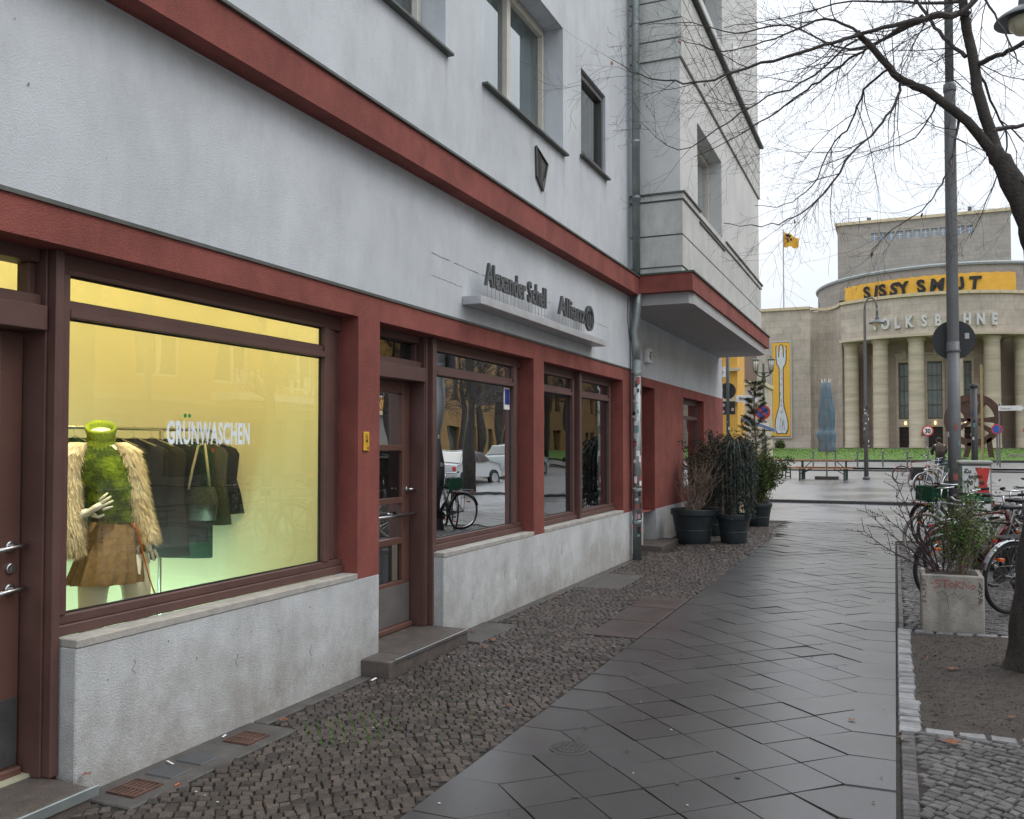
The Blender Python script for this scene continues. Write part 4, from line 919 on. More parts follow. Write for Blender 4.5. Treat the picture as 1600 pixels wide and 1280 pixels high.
def plant_bush(leafm, sp, ht, n, lean=(0,0), L=.045, lw=.011, ns=30):
    def fn(t, x, y, r, h):
        mb = MB(); lf = MB(); stems(mb, x, y, h*.88, ns, sp, ht, .006, lf, lean, n, L, lw, kids=6)
        mb.build('stems', strawm, t); lf.build('foliage', leafm, t, recalc=False)
    return fn
def plant_pine(t, x, y, r, h):
    mb = MB(); top = 3.0; mb.tube([(x,y,h*.8),(x+.02,y,1.6),(x-.02,y,2.4),(x,y,top)], [.03,.024,.016,.006], 7)
    lf = MB(); z = 1.2
    while z < top:
        for k in range(5):
            a = rnd.uniform(0,2*pi); L_ = (.14+.26*(top-z)/1.6)*rnd.uniform(.6,1.1); b = Vector((x,y,z)); e = b+Vector((cos(a)*L_,sin(a)*L_,L_*.55)); mb.tube([b,b.lerp(e,.5)+Vector((0,0,-.01)),e], [.006,.005,.003], 4)
            for q in range(95): P = b.lerp(e, rnd.uniform(.35,1.05)); leafcard(lf, P, .085, .0038, Vector((cos(a)+rnd.gauss(0,.7),sin(a)+rnd.gauss(0,.7),rnd.gauss(.6,.6))).normalized())
        z += .13
    mb.build('trunk', strawm, t); lf.build('foliage', pineleaf, t, recalc=False)
pot(-3.09, 14.9, .375, .56, 'largest dark pot with a bare twiggy shrub, nearest along the wall', plant_dry)
pot(-2.47, 15.12, .285, .48, 'dark pot with a weeping dark green conifer, right of the twiggy shrub', plant_weep)
pot(-3.05, 16.3, .33, .52, 'dark pot with a reddish brown bush behind the twiggy shrub', plant_bush(brleaf, .62, 1.2, 15000, (.1,0), .05, .014, 44))
pot(-2.52, 18.5, .26, .46, 'dark pot with an olive green spreading bush at the pavement corner', plant_bush(olleaf, .52, .98, 11000, (.10,-.05), .065, .012, 38))
pot(-2.75, 19.7, .28, .5, 'dark pot with a thin tall young pine at the far end of the row', plant_pine)
pot(-3.1, 17.6, .30, .5, 'dark pot with a dense dark green bush between the brown bush and the pine', plant_bush(dkleaf, .52, 1.3, 13000, (.12,0), .06, .013, 36))

# ================================================================== street tree by the pit
BR = {
  'trunk':[(0.88,7.15,-0.05,0.235),(0.89,7.15,0.14,0.195),(0.93,7.15,0.71,0.165),(1.01,7.20,1.59,0.145),(1.00,7.20,2.39,0.135),(0.96,7.20,2.93,0.110),(0.89,7.20,3.23,0.092),(0.76,7.20,3.54,0.072),(0.67,7.20,3.72,0.055)],
  'l1':[(0.71,7.20,3.64,0.050),(0.60,7.25,4.10,0.045),(0.55,7.30,4.50,0.041),(0.50,7.35,4.91,0.036),(0.49,7.40,5.52,0.030),(0.41,7.40,6.23,0.024)],
  'l2':[(0.72,7.20,3.62,0.046),(0.54,7.15,3.88,0.039),(0.37,7.10,4.05,0.036),(0.21,7.05,4.18,0.034),(0.06,7.00,4.26,0.030),(-0.07,6.95,4.42,0.027),(-0.22,6.90,4.61,0.024)],
  'b1':[(0.53,7.30,4.78,0.028),(0.34,7.10,4.72,0.026),(0.21,7.00,4.66,0.022),(-0.04,6.90,4.61,0.018),(-0.30,6.80,4.53,0.016),(-0.60,6.70,4.44,0.014),(-0.95,6.60,4.35,0.012),(-1.25,6.50,4.26,0.009),(-1.51,6.40,4.27,0.007),(-1.70,6.40,4.35,0.005),(-1.92,6.40,4.50,0.003)],
  'b2':[(0.22,7.00,4.69,0.018),(-0.09,7.20,4.63,0.013),(-0.23,7.30,4.61,0.011),(-0.47,7.40,4.51,0.010),(-0.67,7.50,4.44,0.009),(-0.94,7.60,4.32,0.007),(-1.22,7.70,4.23,0.005),(-1.59,7.80,4.14,0.003)],
  'b3':[(0.73,7.30,5.03,0.030),(0.47,7.20,4.75,0.025),(0.26,7.30,4.79,0.018),(-0.29,7.60,4.78,0.011),(-0.80,7.80,5.16,0.009),(-1.26,8.00,5.26,0.007),(-1.67,8.10,5.48,0.005),(-2.12,8.20,5.58,0.003)],
  'b4':[(0.07,7.00,4.23,0.012),(0.03,6.90,4.05,0.011),(-0.09,6.80,3.85,0.010),(-0.26,6.70,3.66,0.009),(-0.43,6.60,3.38,0.008),(-0.63,6.50,3.20,0.006),(-0.84,6.40,3.13,0.004),(-1.10,6.40,3.18,0.003)],
  'b5':[(-0.01,7.00,4.34,0.011),(-0.19,7.30,4.33,0.010),(-0.29,7.50,4.16,0.009),(-0.45,7.70,4.04,0.007),(-0.61,7.80,3.77,0.006),(-0.86,8.00,3.69,0.004),(-1.12,8.10,3.73,0.003)],
  'b6':[(0.56,7.30,4.39,0.025),(0.65,7.20,4.38,0.022),(0.76,7.10,4.38,0.019),(0.89,7.00,4.40,0.018),(1.15,7.00,4.53,0.014),(1.6,7.0,4.8,.009)],
  'b7':[(0.51,7.30,4.46,0.018),(0.37,7.40,4.67,0.016),(0.27,7.50,4.90,0.014),(0.18,7.60,5.11,0.012),(0.05,7.70,5.47,0.010),(-.2,7.8,6.0,.006)],
  'b8':[(0.67,7.20,3.85,0.022),(0.80,7.30,3.90,0.018),(0.97,7.40,3.92,0.016),(1.22,7.50,3.90,0.012),(1.7,7.5,4.0,.008)],
  'b9':[(0.46,7.20,4.00,0.012),(0.41,7.00,3.71,0.010),(0.36,6.90,3.51,0.008),(0.27,6.80,3.33,0.006),(0.19,6.70,3.21,0.005),(0.02,6.70,3.11,0.004),(-0.13,6.60,2.95,0.003)],
  'b10':[(0.33,7.10,4.13,0.009),(0.28,7.40,4.10,0.008),(0.17,7.60,4.00,0.006),(-0.06,7.80,4.00,0.004),(-0.31,8.00,4.01,0.003)],
  'b11':[(-0.22,6.90,4.61,0.012),(-0.43,6.80,4.70,0.010),(-0.64,6.70,4.61,0.008),(-0.90,6.60,4.51,0.006),(-1.13,6.60,4.50,0.005),(-1.44,6.50,4.61,0.003)],
  'b12':[(0.52,7.30,5.03,0.012),(0.66,7.20,4.76,0.010),(0.76,7.10,4.47,0.008),(0.81,7.00,4.24,0.004)],
  'b13':[(-0.22,6.90,4.55,0.010),(-0.61,6.80,4.26,0.008),(-0.83,6.70,4.16,0.007),(-1.09,6.60,3.97,0.006),(-1.44,6.50,3.78,0.004),(-1.73,6.50,4.03,0.002)],
  'b14':[(0.56,7.3,4.40,.014),(.72,7.5,4.1,.010),(.80,7.6,3.85,.008),(.70,7.6,3.55,.005),(.55,7.7,3.2,.003)],
  'b15':[(.5,7.35,4.9,.02),(.2,7.9,5.2,.014),(-.3,8.3,5.5,.010),(-.9,8.6,5.6,.006),(-1.5,8.8,5.7,.004)],
  'b16':[(.5,7.4,5.3,.02),(.1,6.9,5.5,.014),(-.5,6.5,5.5,.010),(-1.2,6.2,5.3,.006),(-1.7,6.1,5.1,.004)],
  'b17':[(.8,7.15,3.5,.012),(.95,7.1,3.35,.008),(1.1,7.0,3.2,.005),(1.15,6.9,2.9,.003)],
}
def smooth_path(P, sub=3, jit=.01):
    out_ = []
    for i in range(len(P)-1):
        p0 = P[max(i-1,0)]; p1 = P[i]; p2 = P[i+1]; p3 = P[min(i+2,len(P)-1)]
        for s in range(sub):
            t = s/sub
            out_.append(tuple(.5*((2*p1[k])+(-p0[k]+p2[k])*t+(2*p0[k]-5*p1[k]+4*p2[k]-p3[k])*t*t+(-p0[k]+3*p1[k]-3*p2[k]+p3[k])*t**3)+(rnd.gauss(0,jit) if k < 3 and s else 0) for k in range(4)))
    out_.append(P[-1]); return out_
def twig(mb, p, dr, L, r, lvl, down=.25):
    n = max(3, int(L/.07)); pts = [Vector(p)]; dv = Vector(dr).normalized(); st = L/n; rad = [r]
    bend = Vector((rnd.gauss(0,.06), rnd.gauss(0,.06), rnd.gauss(.02,.06)))
    for i in range(n):
        dv = (dv + bend*.5 + Vector((rnd.gauss(0,.09), rnd.gauss(0,.09), rnd.gauss(0,.09)))).normalized()
        pts.append(pts[-1]+dv*st); rad.append(max(r*(1-.8*(i+1)/n), .0009))
        if lvl > 0 and i > 0:
            for _ in range((0,1,1,2)[rnd.randrange(4)]):
                sd = dv.orthogonal().normalized(); sd = Matrix.Rotation(rnd.uniform(0,2*pi), 3, dv) @ sd
                twig(mb, pts[-1], (dv*.7+sd*rnd.uniform(.5,1.0)+Vector((0,0,-down*.4))).normalized(), L*rnd.uniform(.25,.55), rad[-1]*.7, lvl-1, down)
    mb.tube(pts, rad, 4 if r > .003 else 3, cap=False)
tree = thing('street_tree', (.95, 7.15, 0), 'bare dark street tree leaning over the pavement from its earth pit', 'tree', 'bare street trees')
mb = MB(); P = smooth_path(BR['trunk'], 5, .004); mb.tube([p[:3] for p in P], [p[3]*(1+.05*sin(i*1.9)) for i, p in enumerate(P)], 22); mb.build('trunk', barkm, tree, smooth=True)
tw = MB()
for k, P in BR.items():
    if k == 'trunk': continue
    Q = smooth_path(P, 4, .007 if P[0][3] < .03 else .004)
    big = P[0][3] > .04
    mb = MB() if big else tw
    mb.tube([q[:3] for q in Q], [max(q[3]*.86,.0018) for q in Q], 12 if big else 6)
    if big: mb.build('limb', barkm, tree, smooth=True)
    L_ = sum((Vector(Q[i+1][:3])-Vector(Q[i][:3])).length for i in range(len(Q)-1)); n = int(L_*(4 if big else 6.5))
    for _ in range(n):
        i = rnd.randint(1, len(Q)-2); a = Vector(Q[i][:3]); dv = (Vector(Q[i+1][:3])-a).normalized(); sd = dv.orthogonal().normalized(); sd = Matrix.Rotation(rnd.uniform(0,2*pi), 3, dv) @ sd
        u = i/len(Q)
        twig(tw, a, dv*1.0+sd*.7+Vector((0,0,-.05)), rnd.uniform(.25,.95)*(1.1-.5*u), max(.0019, min(.0045, Q[i][3]*.45)), 2)
tw.build('twigs', twigm, tree, recalc=False)
mb = MB()
for i in range(16):
    k = rnd.choice(['b1','b2','b4','b9','b13','b11']); p = rnd.choice(BR[k][2:]); P = Vector(p[:3])+Vector((0,0,-.01)); leafcard(mb, P, .05, .012, Vector((rnd.gauss(0,.4),rnd.gauss(0,.4),-1)).normalized())
mb.build('dead_leaves', mat('dead_leaf', (.22,.09,.04), .8, (.13,.06,.03), 9, isl=.3), tree, recalc=False)

# ================================================================== posts, signs, cabinet
t = thing('lamp_post', (.84, 15.3, 0), 'thick grey post behind the poster cabinet with a round black sign back', 'lamp post')
mb = MB(); mb.tube([(.84,15.3,0),(.84,15.3,3.2)], .092, 24); mb.tube([(.84,15.3,3.2),(.84,15.3,7.2)], [.087,.082], 24, cap=False); mb.build('pole', greypole, t, smooth=True)
mb = MB(); mb.tube([(.84,15.3,7.1),(.84,15.3,11)], .062, 20); mb.lathe([(.09,7.08),(.095,7.1),(.09,7.2),(.07,7.22)], (.84,15.3,0), 24); mb.build('upper_pole', greypole, t, smooth=True)
mb = MB(); mb.lathe([(.10,3.04),(.104,3.05),(.104,3.07),(.10,3.08)], (.84,15.3,0), 24); mb.build('band', greypole, t)
def disc(parent, x, y, z, r, back, label=None, name='sign_disc', face=-1):
    mb = MB(); mb.lathe([(r,0),(r,.012),(r*.97,.016)], (x,y,z), 40, 'y'); return mb.build(name, back, parent)
sd = disc(t, .855, 15.41, 3.24, .305, signback)
mb = MB(); mb.box(1.01,1.07,15.402,15.406,3.25,3.34); mb.build('sticker', mat('grey_paper',(.5,.5,.5),.6), sd)
stickers(t, .84, 15.3, .098, 1.0, 2.2, 5, face=-2.0, seed=9)

t = thing('cable_cabinet', (1.0, 13.9, 0), 'grey street cabinet with a torn black white and red poster', 'cabinet')
mb = MB(); mb.bevbox(.81,1.19,13.62,14.1,0,1.35,.01); mb.build('body', mat('cabinet_paint',(.22,.22,.20),.6,(.15,.15,.13),5,streak=.2), t)
mb = MB(); mb.bevbox(.79,1.21,13.60,14.12,1.35,1.40,.015); mb.build('lid', mat('cabinet_lid',(.33,.33,.31),.7,bump=.3), t)
mb = MB(); mb.box(.84,1.175,13.613,13.619,.30,1.325); ps = mb.build('poster', white, t)
mb = MB(); mb.box(.828,.840,13.610,13.619,.28,1.335); mb.box(.84,1.175,13.606,13.6125,.83,.95); mb.build('green_edge', greeni, ps)
mb = MB(); O = (.845, 13.6125, 1.05)
mb.prism([(.16,-.14),(.25,-.14),(.33,.255),(.24,.255)], O, *XY, .002); mb.prism([(.15,.26),(.23,.26),(.335,-.14),(.255,-.14)], (O[0],O[1]-.003,O[2]), *XY, .002); mb.build('red_cross', redi, ps)
for s, x, z in (('Zu', .86, 1.235), ('sagen', .91, 1.165), ('was', .85, 1.095), ('ist', 1.03, 1.08)):
    mb = MB(); mb.text(s, (x, 13.604, z), *XY, .080, .95, .002, .002); mb.build('lettering', blacki, ps)
t = thing('sticker_post', (1.50, 20.6, 0), 'short dark steel post just behind the poster cabinet', 'post')
mb = MB(); mb.tube([(1.50,20.6,0),(1.50,20.6,2.85)], .062, 16); mb.lathe([(.075,2.8),(.078,2.81),(.078,2.87),(.0,2.88)], (1.50,20.6,0), 16); mb.build('pole', mat('dark_steel',(.05,.05,.05),.5), t, smooth=True)
stickers(t, 1.50, 20.6, .07, 1.4, 2.6, 5, face=-2.0, seed=12)
# planter with shrubs
t = thing('planter', (.445, 8.85, 0), 'graffitied square concrete planter with a bare shrub and green leafy shoots', 'planter')
mb = MB(); bm_ = [(.205,8.62),(.68,8.62),(.68,9.08),(.205,9.08)]
mb.prism(bm_, (0,0,-.02),(1,0,0),(0,1,0),(0,0,1), .40); mb.bevbox(.195,.69,8.61,9.09,.34,.485,.012)
mb = MB(); mb.bevbox(.197,.688,8.62,9.09,-.02,.485,.010)
pc = mb.build('box', mat('planter_concrete',(.42,.39,.34),.9,(.27,.25,.22),7,bump=.7,bscale=70,streak=.4,dirtz=(-.02,.22)), t)
mb = MB(); mb.box(.235,.65,8.66,9.05,.44,.4855); mb.build('soil', soil, t)
mb = MB()
def scrawl(mb, pts, x0, z0, s, y=8.6195, r=.0035): mb.tube([(x0+a*s, y, z0+b*s) for a, b in pts], r, 5)
gl_ = {'S':[(.8,.9),(.3,1),(.1,.75),(.6,.5),(.8,.2),(0,.0)],'T':[(0,.95),(1,1.0)],'t':[(.5,1),(.45,0)],'O':[(.5,.8),(.15,.5),(.4,.1),(.8,.4),(.5,.8)],'R':[(.1,0),(.15,.95),(.75,.85),(.2,.5),(.85,0)],'N':[(.1,0),(.15,.95),(.8,.1),(.85,1)],'o':[(.5,.6),(.2,.3),(.5,.05),(.8,.3),(.5,.6)]}
xx = .30
scrawl(mb, [(-.5,.45),(.0,.5)], xx, .385, .055)
for ch in ('S','T','O','R','N','o'):
    scrawl(mb, gl_[ch], xx, .375, .066)
    if ch == 'T': scrawl(mb, gl_['t'], xx, .375, .066)
    xx += .054
mb.build('red_writing', mat('red_marker',(.42,.05,.04),.6), pc)
mb = MB()
for i, g_ in enumerate(('N','S','O','T','R','S')): mb.tube([(.205+b*.03, 8.6195, .44-.035*i-a*.03) for a, b in gl_[g_]], .0025, 4)
for i in range(9): mb.tube([(.635+rnd.uniform(0,.04), 8.6195, .43-.02*i), (.655+rnd.uniform(-.02,.02), 8.6195, .42-.02*i), (.64+rnd.uniform(-.01,.04), 8.6195, .41-.02*i)], .0035, 4)
mb.tube([(.32,8.6195,.33),(.37,8.6195,.35),(.40,8.6195,.30),(.41,8.6195,.2)],.0015,4); mb.tube([(.40,8.6195,.30),(.46,8.6195,.34),(.5,8.6195,.28),(.55,8.6195,.33)],.0015,4)
mb.build('black_writing', blacki, pc)
mb = MB(); lf = MB()
for i, (a, k, L_) in enumerate(((3.0,.95,.85),(2.7,.75,.80),(3.3,.55,.95),(2.2,.35,.75),(3.6,.75,.7),(3.1,1.25,.75),(.6,.3,.6),(4.5,.4,.6),(2.9,.15,.9))):
    p0 = Vector((.36+.04*cos(i),8.85+.05*sin(i*2),.44)); dv = Vector((cos(a)*k, sin(a)*.3*k, 1)).normalized(); p = p0; pts = [p0]
    for q in range(8): dv = (dv+Vector((rnd.gauss(0,.09),rnd.gauss(0,.09),rnd.gauss(.03,.08)))).normalized(); p = p+dv*L_/8; pts.append(p)
    mb.tube(pts, [.0085*(1-.085*q) for q in range(9)], 6)
    for q in range(2, 9):
        for _ in range(2):
            sd = dv.orthogonal().normalized(); sd = Matrix.Rotation(rnd.uniform(0,2*pi),3,dv) @ sd; e = pts[q]+(dv+sd*.8).normalized()*rnd.uniform(.06,.17); m_ = pts[q].lerp(e,.5)+Vector((0,0,rnd.uniform(-.012,.012)))
            mb.tube([pts[q],m_,e],[.0032,.0026,.0016],4)
            for u in (.35,.7,1): mb.blob(pts[q].lerp(e,u)+Vector((0,0,.004)),(.0045,.0045,.0065),1,0)
mb.build('bare_shrub', mat('purple_twig',(.075,.035,.038),.8,(.04,.025,.026),8), t, recalc=False)
mb = MB(); stems(mb, .50, 8.84, .46, 28, .33, .68, .004, lf, (.14,0), 1700, .030, .0095, kids=4); stems(mb, .56, 8.86, .46, 8, .14, .92, .004, lf, (.03,0), 420, .030, .0095, kids=4); mb.build('shoots', strawm, t); lf.build('leaves', grleaf, t, recalc=False)

# hanging street lamp over the pavement edge
def bell_lamp(name, x, y, z, s, label, glassmat, armfn=None, group=None, lean=0.):
    t = thing(name, (x, y, 0), label, 'street lamp', group)
    if armfn: armfn(t)
    mb = MB(); mb.lathe([(.02*s,.40*s),(.05*s,.39*s),(.055*s,.25*s),(.085*s,.235*s),(.09*s,.15*s),(.16*s,.13*s),(.30*s,.045*s),(.33*s,.005*s),(.33*s,-.005*s),(.28*s,.02*s),(.15*s,.08*s),(.0,.085*s)], (x,y,z), 36, cap=False); o = mb.build('hood', mat('lamp_hood',(.12,.135,.145),.45,metal=.3), t); auto_smooth(o, 40)
    mb = MB(); mb.lathe([(.19*s,.01*s),(.19*s,-.02*s),(.17*s,-.08*s),(.12*s,-.13*s),(.05*s,-.155*s),(0,-.16*s)], (x,y,z), 30, cap=False); mb.build('globe', glassmat, t, smooth=True)
    return t
milk = mat('milk_glass', (.62,.60,.42), .2, (.52,.50,.34), 3)
def arm_near(t):
    mb = MB(); mb.tube([(1.12,9,5.6),(1.13,9,5.9),(1.2,9,6.15),(1.5,9,6.2),(1.75,9,6.05),(1.85,9,5.8)], .03, 10); mb.build('arm', greypole, t, smooth=True)
    mb = MB(); mb.tube([(1.85,9,0),(1.85,9,1.2),(1.85,9,1.25),(1.85,9,5.85)], [.075,.07,.05,.04], 14); mb.build('pole', greypole, t, smooth=True)
bell_lamp('street_lamp', 1.12, 9, 5.37, .80, 'large bell-shaped lamp hanging among the branches at the upper right corner', milk, arm_near, 'bell-shaped street lamps')
def arm_far(t):
    x0, x1, y, g0 = -1.06, -.60, 38.5, gz(38.5)
    mb = MB(); mb.tube([(x0,y,g0),(x0,y,g0+2.6),(x0,y,g0+2.62)], .088, 14); mb.lathe([(.13,0),(.13,.1),(.09,.14)], (x0,y,g0), 14); mb.tube([(x0,y,g0+2.6),(x0,y,7.1)], [.058,.05], 12, cap=False)
    R0 = (x1-x0)/2; arc = [(x0+R0-R0*cos(a)*1., y, 7.1+R0*1.9*sin(a)) for a in [pi*k/12 for k in range(13)]]; mb.tube(arc, .038, 10); mb.tube([(x1,y,7.12),(x1,y,6.85)],.04,8); mb.build('pole', greypole, t, smooth=True)
t = bell_lamp('street_lamp', -.60, 38.5, 6.50, .98, 'tall crook-topped bell lamp standing alone on the plaza before the theatre', milk, arm_far, 'bell-shaped street lamps')
stickers(t, -1.06, 38.5, .12, gz(38.5)+1.3, 3.2, 12, face=-1.7, seed=21)
# twin lantern
t = thing('twin_lantern', (-4.95, 38, gz(38)), 'green iron lamp post with two glass lanterns in front of the fork banner', 'street lamp')
ironm = mat('green_iron', (.06,.09,.07), .5)
mb = MB(); g0 = gz(38); mb.tube([(-4.95,38,g0),(-4.95,38,2.0),(-4.95,38,2.05),(-4.95,38,5.0)], [.11,.10,.06,.05], 12); mb.lathe([(.07,4.2),(.10,4.25),(.10,4.32),(.05,4.5),(.09,4.55),(.03,4.7),(.04,4.8),(.0,4.86)], (-4.95,38,0), 14); mb.build('pole', ironm, t, smooth=True)
mb = MB(); 
mb.tube([(-5.26,38,4.62),(-5.15,38,4.5),(-4.95,38,4.42),(-4.75,38,4.5),(-4.64,38,4.62)], .03, 8); mb.tube([(-5.26,38,4.62),(-4.64,38,4.62)], .022, 8); mb.build('arms', ironm, t, smooth=True)
for sx in (-.31,.31):
    x = -4.95+sx
    mb = MB(); mb.lathe([(.03,4.62),(.07,4.66),(.09,4.69)], (x,38,0), 10); mb.lathe([(.14,5.13),(.15,5.16),(.07,5.22),(.02,5.24),(.015,5.30),(0,5.31)], (x,38,0), 10)
    for k in range(8): a = 2*pi*k/8; mb.tube([(x+.09*cos(a),38+.09*sin(a),4.69),(x+.13*cos(a),38+.13*sin(a),5.14)], .008, 5)
    l_ = mb.build('lantern', ironm, t)
    mb = MB(); mb.lathe([(.08,4.69),(.12,5.13)], (x,38,0), 16); mb.build('lantern_glass', mat('lantern_glass',(.60,.63,.62),.25), l_, smooth=True)

# sign cluster at the corner across the street
gy = 28.0
t = thing('sign_post', (-4.72, gy, 0), 'dark stickered post carrying street name plates and backs of traffic signs', 'sign post')
mb = MB(); mb.tube([(-4.72,gy,0),(-4.72,gy,5.6)], .052, 12); mb.build('pole', mat('dark_pole',(.06,.07,.07),.5), t, smooth=True)
stickers(t, -4.72, gy, .052, 1.2, 2.4, 12, face=-1.8, seed=33)
mb = MB(); mb.lathe([(.255,0),(.255,.012),(.25,.014)], (-4.74,gy+.06,3.30), 36, 'y'); mb.build('sign_disc', signback, t)
mb = MB(); mb.box(-4.93,-4.88,gy+.05,gy+.058,3.28,3.36); mb.build('sticker', white, t)
mb = MB(); mb.bevbox(-4.93,-4.51,gy+.055,gy+.07,2.57,2.98,.006); o = mb.build('supplementary_sign', signback, t)
mb = MB(); mb.box(-4.90,-4.82,gy+.05,gy+.054,2.82,2.91); mb.box(-4.63,-4.55,gy+.05,gy+.054,2.68,2.77); mb.lathe([(.045,0),(.045,.003)], (-4.87,gy+.05,2.66), 14, 'y'); mb.build('sticker', mat('pinkish_paper',(.5,.4,.42),.6), o)
mb = MB(); mb.bevbox(-4.46,-3.80,gy-.015,gy+.01,2.95,3.15,.003); o = mb.build('street_name_sign', white, t)
mb = MB(); mb.text('Hirtenstraße', (-4.39,gy-.018,3.0), *XY, .15, .62, .002, .003); mb.build('lettering', blacki, o)
mb = MB(); mb.bevbox(-4.24,-4.02,gy-.012,gy+.008,2.88,2.935,.002); mb.build('number_plate', white, t)
mb = MB(); mb.add([(-4.76,gy-.03,3.72),(-5.00,gy-.52,3.72),(-5.00,gy-.52,3.96),(-4.76,gy-.03,3.96)],[(0,1,2,3)]); mb.add([(-4.765,gy-.02,3.72),(-5.005,gy-.51,3.72),(-5.005,gy-.51,3.96),(-4.765,gy-.02,3.96)],[(0,1,2,3)])
mb = MB(); mb.bevbox(-5.20,-4.77,gy-.03,gy-.01,3.72,4.05,.004); o = mb.build('street_name_sign', white, t)
mb = MB(); mb.text('Rosa-Lux', (-5.18,gy-.033,3.85), *XY, .12, .75, .002, .003); mb.build('lettering', mat('dark_red_print',(.25,.03,.03),.5), o)
# no-stopping sign
t = thing('no_stopping_sign', (-4.33, 33, gz(33)), 'round blue sign with red rim and one red slash behind the potted pine', 'traffic sign')
mb = MB(); mb.tube([(-4.33,33,gz(33)),(-4.33,33,3.05)], .04, 10); mb.build('pole', mat('galv_pole',(.16,.16,.16),.5), t)
mb = MB(); mb.lathe([(.265,0),(.265,.015)], (-4.33,32.93,2.80), 36, 'y'); o = mb.build('sign_disc', redi, t)
mb = MB(); mb.lathe([(.205,0),(.205,.006)], (-4.33,32.923,2.80), 36, 'y'); mb.build('blue_face', bluei, o)
mb = MB(); mb.prism([(-.17,.12),(-.12,.17),(.17,-.12),(.12,-.17)], (-4.33,32.922,2.80), *XY, .004); mb.build('slash', redi, o)
mb = MB(); mb.bevbox(-4.52,-4.12,32.94,32.96,2.22,2.42,.004); mb.build('supplementary_sign', white, t)
stickers(t, -4.33, 33, .04, 1.5, 2.2, 6, face=-1.7, seed=44)

# distant sign posts on the far side of the plaza
def dpost(x, y, z1, r, label, name='sign_post', m=None, fn=None, cat='sign post', st=0, seed=0):
    t = thing(name, (x, y, gz(y)), label, cat); mb = MB(); mb.tube([(x,y,gz(y)),(x,y,z1)], r, 10); mb.build('pole', m or mat('galv_pole',(.16,.16,.16),.5), t)
    if fn: fn(t)
    if st: stickers(t, x, y, r, gz(y)+.6, z1-.2, st, face=-1.7, seed=seed)
    return t
def f30(t):
    x, y = 1.75, 57
    for r, m, dy, n in ((.31,redi,0,'sign_disc'),(.235,white,-.008,'white_face')):
        mb = MB(); mb.lathe([(r,0),(r,.01)], (x,y-.06+dy,2.48), 36, 'y'); mb.build(n, m, t)
    mb = MB(); mb.text('30', (x,y-.073,2.34), *XY, .36, .85, .002, .012, 'CENTER'); mb.build('digits', blacki, t)
dpost(1.75, 57, 2.7, .05, 'round speed limit sign 30 with red rim in front of a theatre door', 'speed_limit_sign', fn=f30, cat='traffic sign', st=10, seed=5)
def fdark(t): mb = MB(); mb.lathe([(.23,0),(.23,.01)], (-7.35,55.95,3.0), 30, 'y'); mb.build('sign_disc', signback, t)
dpost(-7.35, 56, 3.2, .05, 'round dark sign back on a thin post left of the folded umbrella', fn=fdark, st=8, seed=6)
def fblue(r, z, x, y):
    def fn(t):
        mb = MB(); mb.lathe([(r,0),(r,.01)], (x,y-.06,z), 24, 'y'); mb.build('sign_disc', redi, t); mb = MB(); mb.lathe([(r*.75,0),(r*.75,.008)], (x,y-.066,z), 24, 'y'); mb.build('blue_face', bluei, t)
    return fn
dpost(5.1, 55, 2.8, .05, 'small round red and blue sign right of the wheel sculpture legs', 'no_stopping_sign', fn=fblue(.28,2.5,5.1,55), cat='traffic sign', st=6, seed=7)
dpost(7.6, 64, 2.9, .05, 'smallest red and blue round sign, far right by the theatre columns', 'no_stopping_sign', fn=fblue(.24,2.6,7.6,64), cat='traffic sign')
dpost(3.5, 48.5, 4.3, .07, 'pale sticker-covered post left of the dark steel post', m=mat('grey_paint_post',(.30,.31,.31),.6), st=30, seed=8)
dpost(4.15, 52, 5.8, .06, 'thin ochre post between the dark steel post and the arrow sign', m=mat('ochre_pole',(.32,.25,.12),.6))
def farr(t):
    mb = MB(); mb.prism([(0,0),(1.05,0),(1.18,.13),(1.05,.26),(0,.26)], (4.95,52.6,3.42), *XY, .03); mb.build('arrow_board', white, t)
    mb = MB(); mb.text('Zentrum', (5.02,52.56,3.49), *XY, .15, .9, .002); mb.build('lettering', mat('grey_ink',(.2,.2,.2),.6), t)
dpost(5.0, 52.7, 3.8, .04, 'white arrow-shaped direction sign in front of the wheel sculpture', 'direction_sign', fn=farr, cat='direction sign')
# bollards along the lawn street
bo = thing('bollard', (-4.15, 52, gz(52)+.03), 'short grey bollard left of the umbrella foot, first of the row', 'bollard', 'bollards along the lawn street')
mb = MB(); mb.tube([(-4.15,52,gz(52)),(-4.15,52,gz(52)+.78)], .045, 10); mb.build('post', greypole, bo); mb = MB(); mb.lathe([(.045,.78),(.07,.80),(.07,.86),(.0,.90)], (-4.15,52,gz(52)), 12); mb.build('cap', greypole, bo)
for x, lb in ((-3.0,'short grey bollard seen beside the folded umbrella stand'),(-1.87,'short grey bollard just left of the tall crook lamp'),(-.60,'short grey bollard just right of the tall crook lamp'),(6.95,'short grey bollard at the right edge, past the sculpture'),(.6,'short grey bollard behind the red bicycle with the black box'),(2.1,'short grey bollard behind the parked silver bicycles')):
    c = copy_tree(bo); c.location.x = x; c['label'] = lb
